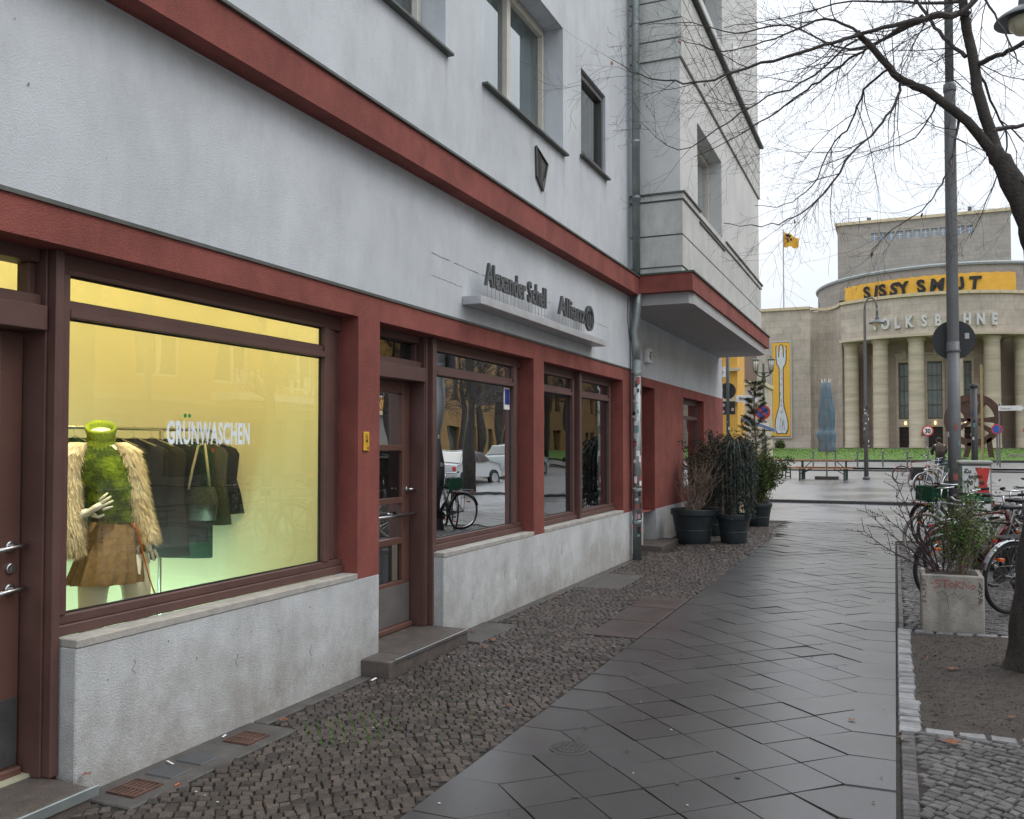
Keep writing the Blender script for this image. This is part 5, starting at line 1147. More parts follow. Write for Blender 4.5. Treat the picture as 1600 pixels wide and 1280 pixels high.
# ================================================================== beer tables, benches, umbrella
def trestle(name, cat, group, label, x, y, rz, L, W_, H):
    t = thing(name, (x, y, gz(y)), label, cat, group, rz)
    mb = MB(); mb.bevbox(-L/2, L/2, -W_/2, W_/2, H-.03, H, .004); mb.build('top', wood, t, world=False)
    for s in (-1, 1):
        mb = MB(); X = s*L*.36
        for yy in (-W_*.38, W_*.38): mb.tube([(X,yy,H-.03),(X,yy*1.1,0)], .028, 6)
        mb.tube([(X,-W_*.4,.08),(X,W_*.4,.08)], .02, 5); mb.tube([(X,-W_*.38,H*.5),(X,W_*.38,H*.5)], .02, 5); mb.tube([(X,0,H*.5),(X-s*L*.16,0,H-.04)], .016, 5); mb.build('leg', benchleg, t, world=False)
G1 = 'beer garden tables on the plaza'; G2 = 'beer garden benches on the plaza'
trestle('beer_table', 'table', G1, 'long folding wooden table under the folded blue umbrella', -2.62, 38.0, 0, 2.3, .62, .80)
trestle('beer_bench', 'bench', G2, 'long wooden bench in front of the table under the umbrella', -2.66, 37.3, 0, 2.3, .28, .5)
trestle('beer_bench', 'bench', G2, 'wooden bench behind the table under the umbrella', -2.62, 38.8, 0, 2.3, .28, .5)
trestle('beer_table', 'table', G1, 'folding wooden table left of the umbrella table, turned at an angle', -5.0, 38.9, R(62), 2.2, .62, .78)
trestle('beer_bench', 'bench', G2, 'wooden bench on the near right side of the left table', -4.5, 38.4, R(62), 2.2, .28, .48)
trestle('beer_bench', 'bench', G2, 'wooden bench on the far left side of the left table', -5.6, 39.3, R(62), 2.2, .28, .48)
t = thing('folded_umbrella', (-2.55, 38.45, gz(38.4)), 'tall folded blue grey canvas umbrella standing between beer tables', 'umbrella')
g0 = gz(38.4)
mb = MB(); mb.tube([(-2.55,38.45,g0),(-2.55,38.45,4.25)], .035, 10); mb.build('pole', mat('umb_pole',(.35,.33,.28),.5), t)
mb = MB(); mb.bevbox(-3.0,-2.1,38.2,38.7,g0+.0,g0+.12,.01); mb.build('base', mat('umb_base',(.12,.12,.12),.8), t)
mb = MB(); ell(mb, [(-2.53,38.45,1.36,.30,.24),(-2.52,38.45,1.40,.33,.26),(-2.54,38.45,1.6,.31,.26),(-2.55,38.45,1.8,.31,.26),(-2.57,38.45,2.02,.37,.31),(-2.55,38.45,2.18,.35,.28),(-2.53,38.45,2.24,.26,.22),(-2.53,38.45,2.4,.30,.24),(-2.53,38.45,2.7,.31,.25),(-2.53,38.45,3.1,.295,.24),(-2.54,38.45,3.5,.25,.21),(-2.55,38.45,3.9,.19,.17),(-2.55,38.45,4.16,.155,.14),(-2.55,38.45,4.18,.08,.08)], 84, lambda th, z: -.04+.16*abs(sin(th*4.5+z*.9))-.10*abs(sin(th*7-z*1.7))+.03*sin(z*11+th*3)); mb.build('canvas', umbm, t, smooth=True)
mb = MB()
for k in range(7): a = 2*pi*k/7; mb.tube([(-2.55+.16*cos(a),38.45+.14*sin(a),4.18),(-2.55+.19*cos(a),38.45+.16*sin(a),4.32)],.016,5)
mb.build('rib_ends', white, t)

# ================================================================== the theatre
th = thing('theatre', (3.8, 104, gz(104)), 'pale stone theatre with a curved colonnade, round drum and high stage tower', 'theatre')
def tp(name, mb, m, smooth=False, parent=None): return mb.build(name, m, parent or th, smooth=smooth)
CX, CY = 3.8, 110.
def arcp(Rr): return lambda u, v, d: (CX+(Rr-d)*sin(R(u)), CY-(Rr-d)*cos(R(u)), v)
mb = MB(); wall(mb, lambda u, v, d: (u, 104+d, v), [-34,-30,-26,-22,-18,-14,-8.5], [.8,3,6,9,12,15,16.75]); mb.add([(-8.5,104,.8),(-8.5,108,.8),(-8.5,108,16.75),(-8.5,104,16.75)],[(0,1,2,3)]); tp('wing', mb, stone)
prof = [(-8.495,104.25),(-8.2,104.9),(-7.6,105.4),(-6.9,105.55),(-6.2,105.0),(-5.7,104.0),(-5.35,103.0),(-5.15,101.9),(-5.07,100.6)]
for sgn in (1, -1):
    mb = MB(); P = [(CX+sgn*(p[0]-CX), p[1]) for p in prof]
    P.append((CX+sgn*(-3.58-CX), 104.2))
    for i in range(len(P)-1):
        for z0, z1 in ((.8,6),(6,12),(12,16.6)): mb.add([(*P[i],z0),(*P[i+1],z0),(*P[i+1],z1),(*P[i],z1)],[(0,1,2,3)])
    tp('curved_wall', mb, stone)
mb = MB(); wall(mb, lambda u, v, d: (u, 104+d, v), [16.1,20,25,30,40], [.8,6,12,16.75]); tp('wing', mb, stone)
mb = MB(); us = [-43+4.3*i for i in range(21)]
wall(mb, arcp(13), us, [12.6, 14, 16.45]); tp('attic', mb, stone, smooth=True)
mb = MB()
for i in range(len(us)-1):
    for (r0, r1, z0, z1) in ((13.0,13.35,12.45,12.75),):
        a0, a1 = R(us[i]), R(us[i+1]); q = lambda r, a, z: (CX+r*sin(a), CY-r*cos(a), z)
        mb.add([q(9.4,a0,z0),q(r1,a0,z0),q(r1,a1,z0),q(9.4,a1,z0),q(r0,a0,z1),q(r1,a0,z1),q(r1,a1,z1),q(r0,a1,z1)],[(0,1,2,3),(4,5,6,7),(1,2,6,5)])
tp('entablature', mb, stonel)
mb = MB()
def coping(mb, pts, z0, z1, w_):
    for (a, b) in zip(pts, pts[1:]):
        a = Vector((*a,0)); b = Vector((*b,0)); n = (b-a).cross(Vector((0,0,1))).normalized()*w_
        v = [a+n, b+n, b-n*2, a-n*2]; mb.add([(p.x,p.y,z0) for p in v]+[(p.x,p.y,z1) for p in v], [(0,1,2,3),(4,5,6,7),(0,1,5,4),(2,3,7,6)])
coping(mb, [(-34,104),(-8.5,104)], 16.75, 17.05, .25); coping(mb, prof, 16.7, 17.0, .2); coping(mb, [(CX+13*sin(R(u)), CY-13*cos(R(u))) for u in us], 16.45, 16.75, .25); coping(mb, [(16.1,104),(40,104)], 16.75, 17.05, .25)
tp('coping', mb, copingm)
for k in range(6):
    u = -41.5+16.6*k; x, y = CX+12*sin(R(u)), CY-12*cos(R(u))
    mb = MB(); mb.lathe([(.80,1.4),(.80,1.6),(.75,1.7),(.75,6),(.73,11.9),(.76,12.0),(.84,12.2),(.88,12.25),(.88,12.45)], (x,y,0), 28); o = tp('column', mb, stonel); auto_smooth(o, 30)
bays = [-33.2,-16.6,0,16.6,33.2]
hol = []
for u in bays: hol += [(u-4.1,u+4.1,4.35,10.2), (u-4.3,u+4.3,1.45,3.55)]
mb = MB(); wall(mb, arcp(9.5), [-52+4*i for i in range(27)], [1.2, 6, 12.6], hol, .35); tp('recessed_wall', mb, mat('recess_stone',(.46,.38,.31),.85,(.38,.31,.25),.5,bump=.3,bscale=3,brick=(1.4,.6,.02)))
for u in bays:
    f = arcp(9.5); mb = MB()
    def cbox(mb, u0, u1, z0, z1, d0, d1): 
        P = [f(u0,z0,d0),f(u1,z0,d0),f(u1,z0,d1),f(u0,z0,d1),f(u0,z1,d0),f(u1,z1,d0),f(u1,z1,d1),f(u0,z1,d1)]
        mb.add(P, [(0,3,2,1),(4,5,6,7),(0,1,5,4),(1,2,6,5),(2,3,7,6),(3,0,4,7)])
    cbox(mb,u-5.4,u-4.1,1.4,10.9,-.12,.02); cbox(mb,u+4.1,u+5.4,1.4,10.9,-.12,.02); cbox(mb,u-4.1,u+4.1,10.2,10.9,-.12,.02); cbox(mb,u-5.9,u+5.9,10.9,11.15,-.25,.0); cbox(mb,u-4.1,u+4.1,3.55,4.35,-.12,.02); cbox(mb,u-.9,u+.9,10.6,11.4,-.32,-.121)
    w_ = tp('window', mb, stonel); w_.name = 'window'
    mb = MB(); cbox(mb,u-4.1,u+4.1,4.35,10.2,.26,.30); tp('pane', mb, greenglass, parent=w_)
    mb = MB()
    for du in (-4.1,-1.37-2.73+0,0,4.1): pass
    for du in (-3.95,-1.3,1.3,3.95): cbox(mb,u+du-.12,u+du+.12,4.35,10.2,.18,.255)
    for z in (4.45,5.8,7.3,8.8,10.1): cbox(mb,u-4.1,u+4.1,z-.05,z+.05,.17,.25)
    tp('glazing_bars', mb, mat('bronze_bar',(.16,.15,.13),.5), parent=w_)
    mb = MB(); cbox(mb,u-4.3,u+4.3,1.45,3.55,.27,.33); dr = tp('door', mb, mat('hall_door',(.035,.022,.02),.5))
    mb = MB()
    for i in range(5):
        for j in range(4): cbox(mb,u-3.6+i*1.5,u-2.6+i*1.5,1.6+j*.48,1.95+j*.48,.22,.268)
    tp('door_panels', mb, mat('hall_door_panel',(.06,.035,.03),.5), parent=dr)
    mb = MB(); cbox(mb,u-.35,u+.35,3.78,4.12,-.24,-.125); tp('wall_lamp', mb, mat('lit_lamp',(1,.72,.35),.5,emit=2.5))
mb = MB()
for i in range(5):
    r = 13.9-.35*i
    for k in range(24):
        a0, a1 = R(-60+5*k), R(-55+5*k); q = lambda rr, a, z: (CX+rr*sin(a), CY-rr*cos(a), z)
        z0, z1 = .7+.14*i, .84+.14*i+(.0 if i < 4 else .0)
        mb.add([q(r,a0,z0),q(r,a1,z0),q(r,a1,z1),q(r,a0,z1),q(r-.35 if i<4 else 9,a0,z1),q(r-.35 if i<4 else 9,a1,z1)],[(0,1,2,3),(3,2,5,4)])
tp('steps', mb, mat('step_granite',(.16,.145,.135),.8))
# big lettering along the attic
lets = list('VOLKSBÜHNE'); angs = [-24.8,-20.2,-15.2,-10.4,-4.4,.9,6.6,12.2,17.6,23.2]
lm = mat('hall_lettering', (.62,.62,.60), .5)
for ch, u in zip(lets, angs):
    a = R(u); U = Vector((cos(a), sin(a), 0)); N = Vector((sin(a), -cos(a), 0)); O = Vector((CX+13.02*sin(a), CY-13.02*cos(a), 13.42))
    mb = MB(); mb.text(ch, O, U, (0,0,1), N, 1.5, .68, .25, .07, 'CENTER'); tp('lettering', mb, lm)
# drum
DX, DY = 5.5, 116.
dr_ = lambda Rr: (lambda u, v, d: (DX+(Rr-d)*sin(R(u)), DY-(Rr-d)*cos(R(u)), v))
du = [-180+6*i for i in range(61)]
mb = MB(); wall(mb, dr_(14), du, [14, 17, 20.1], [(-78,-75.5,16.9,18.7)], .4); tp('drum', mb, stoned, smooth=True)
mb = MB(); mb.lathe([(14.2,20.1),(14.25,20.3),(14.1,20.45),(0,20.5)], (DX,DY,0), 90, cap=False); mb.lathe([(13.9,20.1),(14.2,20.1)],(DX,DY,0),90,cap=False); tp('drum_roof_edge', mb, mat('roof_edge',(.30,.33,.33),.5))
mb = MB()
wall(mb, lambda u, v, d: (u, 122+d, v), [-6.5,0,6,13.1], [12,20,29.9], [(-2.45+.98*i, -1.72+.98*i, 27.6, 28.6) for i in range(12)], .3)
wall(mb, lambda u, v, d: (-6.5, u, v), [122,128,136], [12,29.9]); wall(mb, lambda u, v, d: (13.1, u, v), [122,128,136], [12,29.9]); mb.add([(-6.5,136,12),(13.1,136,12),(13.1,136,29.9),(-6.5,136,29.9)],[(0,1,2,3)])
tp('stage_tower', mb, stoned)
for i in range(12): mb = MB(); mb.box(-2.45+.98*i, -1.72+.98*i, 122.25, 122.3, 27.6, 28.6); w_ = tp('tower_window', mb, mat('pale_sky_glass',(.34,.40,.47),.15)); mb = MB(); x = -2.45+.98*i; mb.box(x+.34,x+.39,122.2,122.25,27.6,28.6).box(x,x+.73,122.19,122.24,28.15,28.2); tp('glazing_bars', mb, white, parent=w_)
mb = MB(); mb.box(-6.8,13.4,121.7,136.3,29.9,30.25); tp('tower_coping', mb, copingm)
mb = MB()
for x in (-5.9,-4.9,-3.9,-2.9): mb.tube([(x,123,30.25),(x,123,31.0)],.03,5)
mb.tube([(-5.9,123,31.0),(-2.9,123,31.0)],.03,5); mb.tube([(-5.2,124,30.2),(-5.2,124,32.4)],.04,5); tp('railing', mb, greypole)
mb = MB(); mb.box(-3.0,-2.5,123,123.4,30.25,30.9).box(8.6,9.0,123,123.4,30.25,31.1); tp('roof_vent', mb, greypole)
mb = MB(); mb.box(1.1,2.2,106,107,20.5,20.9); tp('roof_vent', mb, white)
mb = MB()
for i in range(8): mb.box(-26+3.0*i-.6,-26+3.0*i+.6,103.9,103.999,1.2+((i*7)%5),1.9+((i*7)%5))
# plinth course and pilaster seams on the wing
mb = MB(); mb.box(-34,-8.45,103.85,103.999,.8,1.25); tp('base_course', mb, stoned)
mb = MB(); mb.box(2.45,2.85,97.2,97.24,2.6,3.3); pb = tag(mb.build('notice_board', mat('dark_notice',(.02,.05,.06),.4)), 'small dark notice board fixed to the second column', 'notice board')
# banners and flag
def banner_arc():
    t = thing('banner', (5.0, 102, 17.2), 'long yellow banner with distorted black capitals around the theatre drum', 'banner')
    n = 70; mb = MB(); f = dr_(14.08)
    for i in range(n):
        u0, u1 = -48+73*i/n, -48+73*(i+1)/n; w0, w1 = [.07*sin(i_*1.1)+.04*sin(i_*.37) for i_ in (i, i+1)]
        t0, t1 = [19.35-.12*abs(sin(i_*.7)) for i_ in (i, i+1)]; b0 = 17.15
        mb.add([f(u0,b0,-w0*.2),f(u1,b0,-w1*.2),f(u1,(b0+t1)/2,-w1),f(u0,(b0+t0)/2,-w0),f(u1,t1,0),f(u0,t0,0)],[(0,1,2,3),(3,2,4,5)])
    mb.build('cloth', yellow, t, smooth=True)
    s = 'SISSY SMUT'; us_ = [-36,-32.1,-28.6,-24.2,-19.8,None,-12.6,-7.0,1.2,7.0]
    for k, (ch, u) in enumerate(zip(s, us_)):
        if u is None: continue
        a = R(u+1.5); U = Vector((cos(a), sin(a), 0)); N = Vector((sin(a), -cos(a), 0)); O = Vector((DX+14.22*sin(a), DY-14.22*cos(a), 17.62))
        mb = MB(); mb.text(ch, O, U, Vector((U.x*.12*(1 if k%2 else -1), U.y*.1, 1)), N, 1.75, 1.0, .03, .085, 'CENTER'); mb.build('lettering', blacki, t)
banner_arc()
t = thing('banner', (-11.6, 103.85, 2.7), 'tall yellow banner with a white fork drawing on the theatre wing', 'banner')
mb = MB(); mb.box(-12.55,-10.65,103.83,103.88,2.7,13.15); mb.build('cloth', yellow, t)
mb = MB(); 
for q in ((-12.72,-12.58,2.45,13.4),(-10.62,-10.48,2.45,13.4),(-12.58,-10.62,13.2,13.4),(-12.58,-10.62,2.45,2.62)): mb.box(q[0],q[1],103.8,103.9,q[2],q[3])
mb.build('frame', mat('frame_grey',(.5,.5,.47),.5), t)
def forkpoly(g):
    Rr = [(.10,0),(.42,-.06),(.55,.25),(.62,.35),(.66,.8),(.60,1.5),(.40,2.3),(.22,2.9),(.17,3.6),(.17,6.0),(.16,7.0),(.2,7.35),(.42,7.7),(.50,8.3),(.50,9.6),(.44,9.75),(.40,9.6),(.30,8.5),(.24,8.4),(.20,8.5),(.14,9.7),(.0,9.85)]
    a = [(x+g, z+(-g if z < .5 else g if z > 9 else 0)) for x, z in Rr]; b = [(-x, z) for x, z in a[::-1]]; return a[:-1]+[(.0,9.85+g)]+b[1:]
for g, y, m, nm in ((.085,103.815,blacki,'fork_outline'),(0,103.80,mat('fork_white',(.66,.68,.68),.7,(.50,.53,.55),2.5),'fork')):
    mb = MB(); mb.prism(forkpoly(g), (-11.6,y,3.05), *XY, .01); o_ = mb.build(nm, m, t)
mb = MB()
for i in range(9): z = 3.6+i*.75+rnd.uniform(-.2,.2); x = -11.6+rnd.uniform(-.12,.12); mb.prism([(x,z),(x+.05,z+.05),(x+.06,z+.4),(x+.01,z+.3)], (0,103.788,0), *XY, .004)
for x in (-.3,-.1,.12,.32): mb.prism([(x,.3),(x+.03,.35),(x*.5+.02,1.5),(x*.5,1.4)], (-11.6,103.788,3.05), *XY, .004)
mb.build('ink_strokes', blacki, t)
t = thing('flag', (-12.15, 112, 17), 'yellow flag with a black emblem on a thin white pole above the wing', 'flag')
mb = MB(); mb.tube([(-12.15,112,16),(-12.15,112,27.8)], .07, 8); mb.build('pole', mat('flag_pole_grey',(.40,.41,.43),.4), t)
mb = MB(); n = 12; fz = lambda i, j: (-12.1+1.75*i/n, 112+.2*sin(i*.8+j), 27.6-1.1*(i/n)-(1.9-1.1*(i/n)*.7)*j-.08*sin(i*.9))
for i in range(n): mb.add([fz(i,0),fz(i+1,0),fz(i+1,1),fz(i,1)],[(0,1,2,3)])
mb.build('cloth', yellow, t, smooth=True)
for P in ([(-.5,.3),(-.1,.4),(.25,.1),(.1,-.1),(-.3,.05)], [(-.45,-.1),(-.1,-.15),(.0,-.5),(-.3,-.7),(-.2,-.4)], [(.1,-.25),(.35,-.15),(.4,-.5),(.15,-.45)]):
    mb = MB(); mb.prism(P, (-11.45,111.7,26.75), *XY, .02); mb.build('emblem', blacki, t)
# hedge shrubs by the wing
for (x, r, lb) in ((-13.3,.75,'small dark shrub at the foot of the theatre wing, left one'),(-10.9,.55,'low brownish shrub at the foot of the theatre wing below the fork banner')):
    t = thing('shrub', (x, 96, gz(96)), lb, 'shrub'); lf = MB()
    for i in range(900): dv = Vector((rnd.gauss(0,1),rnd.gauss(0,1),rnd.gauss(0,1))).normalized()*r*rnd.uniform(.4,1); leafcard(lf, Vector((x,96,gz(96)+r*.6))+dv, .16, .05)
    lf.build('foliage', olleaf, t, recalc=False); mb = MB(); mb.tube([(x,96,gz(96)-.1),(x,96,gz(96)+r)],.05,6); mb.build('stem', strawm, t)

# wheel sculpture on the lawn
t = thing('wheel_sculpture', (4.72, 66, gz(66)), 'big rust-brown wheel sculpture on two legs standing on the lawn', 'sculpture')
c = Vector((4.72, 66, 3.3)); mb = MB(); n = 48
for k in range(n):
    a0, a1 = 2*pi*k/n, 2*pi*(k+1)/n; r0, r1 = 1.28, 1.72
    mb.prism([(cos(a0)*r1,sin(a0)*r1),(cos(a1)*r1,sin(a1)*r1),(cos(a1)*r0,sin(a1)*r0),(cos(a0)*r0,sin(a0)*r0)], c, *XY, .35)
mb.build('rim', rust, t)
for a, w0, w1 in ((118,.55,.16),(62,.12,.22),(0,.10,.22),(180,.16,.18),(215,.14,.2),(-35,.1,.18)):
    u = Vector((cos(R(a)), sin(R(a)))); v = Vector((-u.y, u.x)); P = [u*.05+v*w0*.5, u*1.35+v*w1, u*1.35-v*w1, u*.05-v*w0*.5]
    if a == 118: P = [u*.0+v*.28, u*1.4+v*.42, u*1.4-v*.42, u*.0-v*.28]
    mb = MB(); mb.prism([(p.x,p.y) for p in P], c, *XY, .3); mb.build('spoke', rust, t)
for P in ([(-.35,-1.5),(-.05,-1.45),(-.30,-2.45),(-.62,-2.5)], [(.75,-1.3),(1.05,-1.1),(1.20,-2.5),(.9,-2.5)]):
    mb = MB(); mb.prism(P, c, *XY, .35); mb.build('leg', rust, t)
for x in (-.62,.9): mb = MB(); mb.prism([(x,-2.5),(x+.35,-2.5),(x+1.0,-2.62),(x,-2.66)], c, *XY, .35); mb.build('foot', rust, t)
mb = MB(); mb.box(7.0,7.9,67.2,67.8,gz(67),gz(67)+.25); tag(mb.build('stone_block', stoned), 'low dark stone block on the lawn right of the sculpture', 'block')

# yellow corner building across the side street
t = thing('yellow_building', (-9, 33, 0), 'yellow rendered corner building with dark wooden shop front across the side street', 'building')
mb = MB(); wall(mb, lambda u, v, d: (u, 29.2+d, v), [-22,-12,-4.62], [0,3.05,12], [(-8.3,-6.9,.2,2.75),(-6.6,-5.1,.2,2.75),(-6.4,-5.2,4.2,6.2)], .3); wall(mb, lambda u, v, d: (-4.62-d, u, v), [29.2,30.7], [0,3,12]); wall(mb, lambda u, v, d: (u, 30.7, v), [-22,-4.62], [0,12]); mb.build('wall', yellowp, t)
mb = MB(); mb.box(-8.3,-6.9,29.45,29.5,.2,2.75); w_ = mb.build('shop_window', darkglass, t)
mb = MB(); mb.box(-6.6,-5.1,29.45,29.5,.2,2.75); w_ = mb.build('shop_window', darkglass, t)
mb = MB()
for x in (-6.6,-6.1,-5.6,-5.16): mb.box(x,x+.07,29.38,29.44,.2,2.75)
mb.build('frame', mat('ochre_wood',(.22,.12,.04),.6), w_)
mb = MB(); mb.box(-22,-4.5,29.05,29.19,3.0,3.2).box(-22,-4.5,29.05,29.19,4.0,4.1); mb.build('cornice', copingm, t)
mb = MB(); mb.box(-6.4,-5.2,29.44,29.48,4.2,6.2); mb.build('window', darkglass, t)
t = thing('awning', (-4.3, 31, 2.4), 'slanting blue and white folding awning behind the sign post', 'awning')
mb = MB(); mb.prism([(-4.62,2.55),(-3.55,2.15),(-3.55,2.05),(-4.62,2.45)], (0,30.2,0), *XY, .35); mb.build('cassette', mat('awning_blue',(.16,.24,.42),.6), t); mb = MB(); mb.tube([(-4.62,30.2,2.13),(-3.9,30.2,2.11),(-3.55,30.1,2.08)],.02,6); mb.build('arm', greypole, t)
t = thing('low_house', (-9.5, 62, 0), 'reddish roofed low house glimpsed between the yellow building and the theatre', 'building')
mb = MB(); mb.box(-14,-8.0,60,66,.3,5.6); mb.build('wall', stone, t); mb = MB(); mb.box(-14.1,-7.9,59.8,66.2,5.6,5.85); mb.build('cornice', copingm, t)
t = thing('brick_house', (-14, 80, 0), 'house with red roof far behind the yellow corner', 'building')
mb = MB(); mb.box(-24,-11.8,78,86,.5,11.5); mb.build('wall', mat('old_brick',(.20,.13,.11),.9), t); mb = MB(); mb.prism([(0,0),(8,0),(4,3)], (-11.6,78,11.5), (0,1,0),(0,0,1),(-1,0,0), 13); mb.build('roof', mat('red_tiles',(.28,.09,.06),.8), t)

# ================================================================== bicycles
tyrem = mat('tyre_black',(.018,.018,.018),.8); tyrec = mat('tyre_cream',(.30,.27,.22),.8); chrome = mat('chrome',(.55,.56,.58),.2,metal=1)
orange = mat('orange_reflector',(.75,.14,.01),.3); brooks = mat('saddle_black',(.02,.02,.02),.45)
def wheel(name, parent, x, tyre=tyrem, r=.345, z=None):
    z = z or r; mb = MB(); mb.lathe([(r*.905,-.016),(r*.95,-.021),(r*.99,-.014),(r,0),(r*.99,.014),(r*.95,.021),(r*.905,.016),(r*.905,-.016)], (x,0,z), 44, 'y', cap=False); w_ = mb.build(name, tyre, parent, smooth=True, world=False)
    mb = MB(); mb.lathe([(r*.87,-.010),(r*.905,-.013),(r*.905,.013),(r*.87,.010),(r*.87,-.010)], (x,0,z), 44, 'y', cap=False)
    for k in range(28):
        a = 2*pi*k/28; s = .03 if k % 2 else -.03; mb.tube([(x+.02*cos(a+.5),s,z+.02*sin(a+.5)),(x+r*.88*cos(a),0,z+r*.88*sin(a))], .0012, 3, cap=False)
    mb.lathe([(.02,-.04),(.02,.04)], (x,0,z), 12, 'y'); mb.build('rim', chrome, w_, world=False)
def bike(x, y, z, rz, label, col=(.02,.02,.02), lean=0., step=False, tyre=tyrem, fender=True, rack=True, basket=None, bars='city', box=None, r=.345, crate_m=None):
    t = thing('bicycle', (x, y, z), label, 'bicycle', 'parked bicycles', rz); t.rotation_euler = (lean, 0, rz)
    fm = mat('bike_paint_%.2f_%.2f_%.2f' % col, col, .3, c2=tuple(c*.85 for c in col)); fx, rx = .54, -.52
    wheel('front_wheel', t, fx, tyre, r); wheel('rear_wheel', t, rx, tyre, r)
    bb = (-.07,0,.28); st = (-.20,0,.80 if not step else .66); hd = (.36,0,.84); hl = (.385,0,.74)
    mb = MB(); mb.tube([bb,st],.015,10); mb.tube([bb,hl],.019,10)
    mb.tube([(-.17,0,.62) if step else st, hd] if not step else [(-.13,0,.45),(.15,0,.52),hd], .014, 10)
    for s in (-1,1): mb.tube([bb,(rx,s*.055,r)],.009,6); mb.tube([(-.185,0,.62 if step else .76),(rx,s*.055,r)],.008,6)
    mb.tube([(.355,0,.86),(.395,0,.70)],.021,10); mb.build('frame', fm, t, smooth=True, world=False)
    mb = MB(); mb.tube([(.39,0,.72),(.40,0,.70)],.02,8)
    for s in (-1,1): mb.tube([(.395,s*.02,.71),(.41,s*.05,.66),(.46,s*.052,.5),(fx,s*.05,r)],[.013,.013,.011,.008],8)
    mb.build('fork', fm, t, smooth=True, world=False)
    mb = MB(); mb.tube([(.35,0,.86),(.335,0,1.02)],.012,8)
    P = [(.22,-.29,1.06),(.30,-.24,1.05),(.36,-.1,1.03),(.36,.1,1.03),(.30,.24,1.05),(.22,.29,1.06)] if bars == 'city' else [(.34,-.30,1.03),(.36,-.1,1.02),(.36,.1,1.02),(.34,.30,1.03)]
    mb.tube(P,.011,8); h_ = mb.build('handlebar', chrome, t, smooth=True, world=False)
    for s in (0,-1): mb = MB(); a, b = Vector(P[s]), Vector(P[1 if s == 0 else -2]); mb.tube([a-(b-a)*.05,a+(b-a)*.9 if bars=='city' else a+(b-a)*.5],.017,8); mb.build('grip', tyrem, h_, smooth=True, world=False)
    mb = MB(); mb.tube([st,(-.235,0,.93)],.012,8); mb.tube([(-.235,0,.93),(-.24,0,.95)],.02,8); mb.build('seatpost', chrome, t, world=False)
    mb = MB(); ell(mb, [(-.24,0,.95,.13,.05),(-.25,0,.965,.135,.075),(-.25,0,.985,.13,.07),(-.25,0,.995,.05,.03)], 18, lambda th, z: .25*cos(th)-.1); mb.build('saddle', brooks, t, smooth=True, world=False)
    mb = MB(); mb.lathe([(.085,.035),(.09,.038),(.085,.041)], (bb[0],0,bb[2]), 24, 'y'); mb.tube([(bb[0],.05,bb[2]),(bb[0]+.14,.06,bb[2]-.09)],.008,6); mb.tube([(bb[0],-.05,bb[2]),(bb[0]-.14,-.06,bb[2]+.09)],.008,6)
    mb.bevbox(bb[0]+.10,bb[0]+.18,.06,.15,bb[2]-.10,bb[2]-.075,.004); mb.bevbox(bb[0]-.18,bb[0]-.10,-.15,-.06,bb[2]+.075,bb[2]+.10,.004); mb.tube([(bb[0],.04,bb[2]+.087),(rx,.04,r+.03)],.004,4); mb.tube([(bb[0],.04,bb[2]-.087),(rx,.04,r-.03)],.004,4); mb.build('crankset', mat('dark_metal',(.08,.08,.08),.4,metal=.8), t, world=False)
    if fender:
        for cx_, a0, a1 in ((fx,20,175),(rx,-10,165)):
            mb = MB(); n = 16
            for k in range(n):
                b0, b1 = R(a0+(a1-a0)*k/n), R(a0+(a1-a0)*(k+1)/n); q = lambda rr,a,s: (cx_+rr*cos(a),s,r+rr*sin(a)); ro = r+.022
                mb.add([q(ro-.008,b0,-.028),q(ro-.008,b1,-.028),q(ro,b1,0),q(ro,b0,0),q(ro-.008,b1,.028),q(ro-.008,b0,.028)],[(0,1,2,3),(3,2,4,5)])
            mb.build('mudguard', chrome if fender == 'chrome' else fm, t, smooth=True, world=False)
    if rack:
        mb = MB()
        for s in (-.06,0,.06): mb.tube([(-.30,s,.74),(-.72,s,.74)],.005,5)
        for s in (-.06,.06): mb.tube([(-.55,s,.74),(rx,s,r)],.005,5)
        mb.tube([(-.72,-.06,.74),(-.72,.06,.74)],.005,5); mb.build('rack', mat('dark_metal',(.08,.08,.08),.4), t, world=False)
        mb = MB(); mb.bevbox(-.745,-.725,-.022,.022,.69,.72,.004); mb.build('rear_light', redi, t, world=False)
    mb = MB(); mb.lathe([(.035,0),(.03,.05),(.015,.06)], (.42,0,.80), 14, 'x'); mb.build('headlight', chrome, t, world=False)
    mb = MB()
    for (wx, a) in ((fx,1.2),(fx,4.3),(rx,2.2),(rx,5.3)): mb.bevbox(wx+.22*cos(a)-.03,wx+.22*cos(a)+.03,-.018,.018,r+.22*sin(a)-.014,r+.22*sin(a)+.014,.003)
    mb.build('spoke_reflector', orange, t, world=False)
    if box:
        x0, x1, z0, z1, m, wd = box; mb = MB(); b = .008
        mb.bevbox(x0,x1,-wd,wd,z0,z0+.015,.003); mb.bevbox(x0,x1,-wd,-wd+.012,z0+.015,z1,.003); mb.bevbox(x0,x1,wd-.012,wd,z0+.015,z1,.003); mb.bevbox(x0,x0+.012,-wd+.012,wd-.012,z0+.015,z1,.003); mb.bevbox(x1-.012,x1,-wd+.012,wd-.012,z0+.015,z1,.003)
        mb.build('crate', m, t, world=False)
    return t
def place(front, rear, z, *a, **k):
    fx, fy = front; rx, ry = rear; rz = atan2(fy-ry, fx-rx); return bike((fx*.52+rx*.54)/1.06, (fy*.52+ry*.54)/1.06, z, rz, *a, **k)
gcr = mat('green_crate', (.008,.07,.035), .5); bcr = mat('black_crate', (.025,.025,.028), .6)
place((.38,13.4),(1.27,12.85), .004, 'silver bicycle with fat cream tyres, its front wheel nearest the slab edge', (.40,.42,.44), .04, tyre=tyrec, fender=False, rack=False)
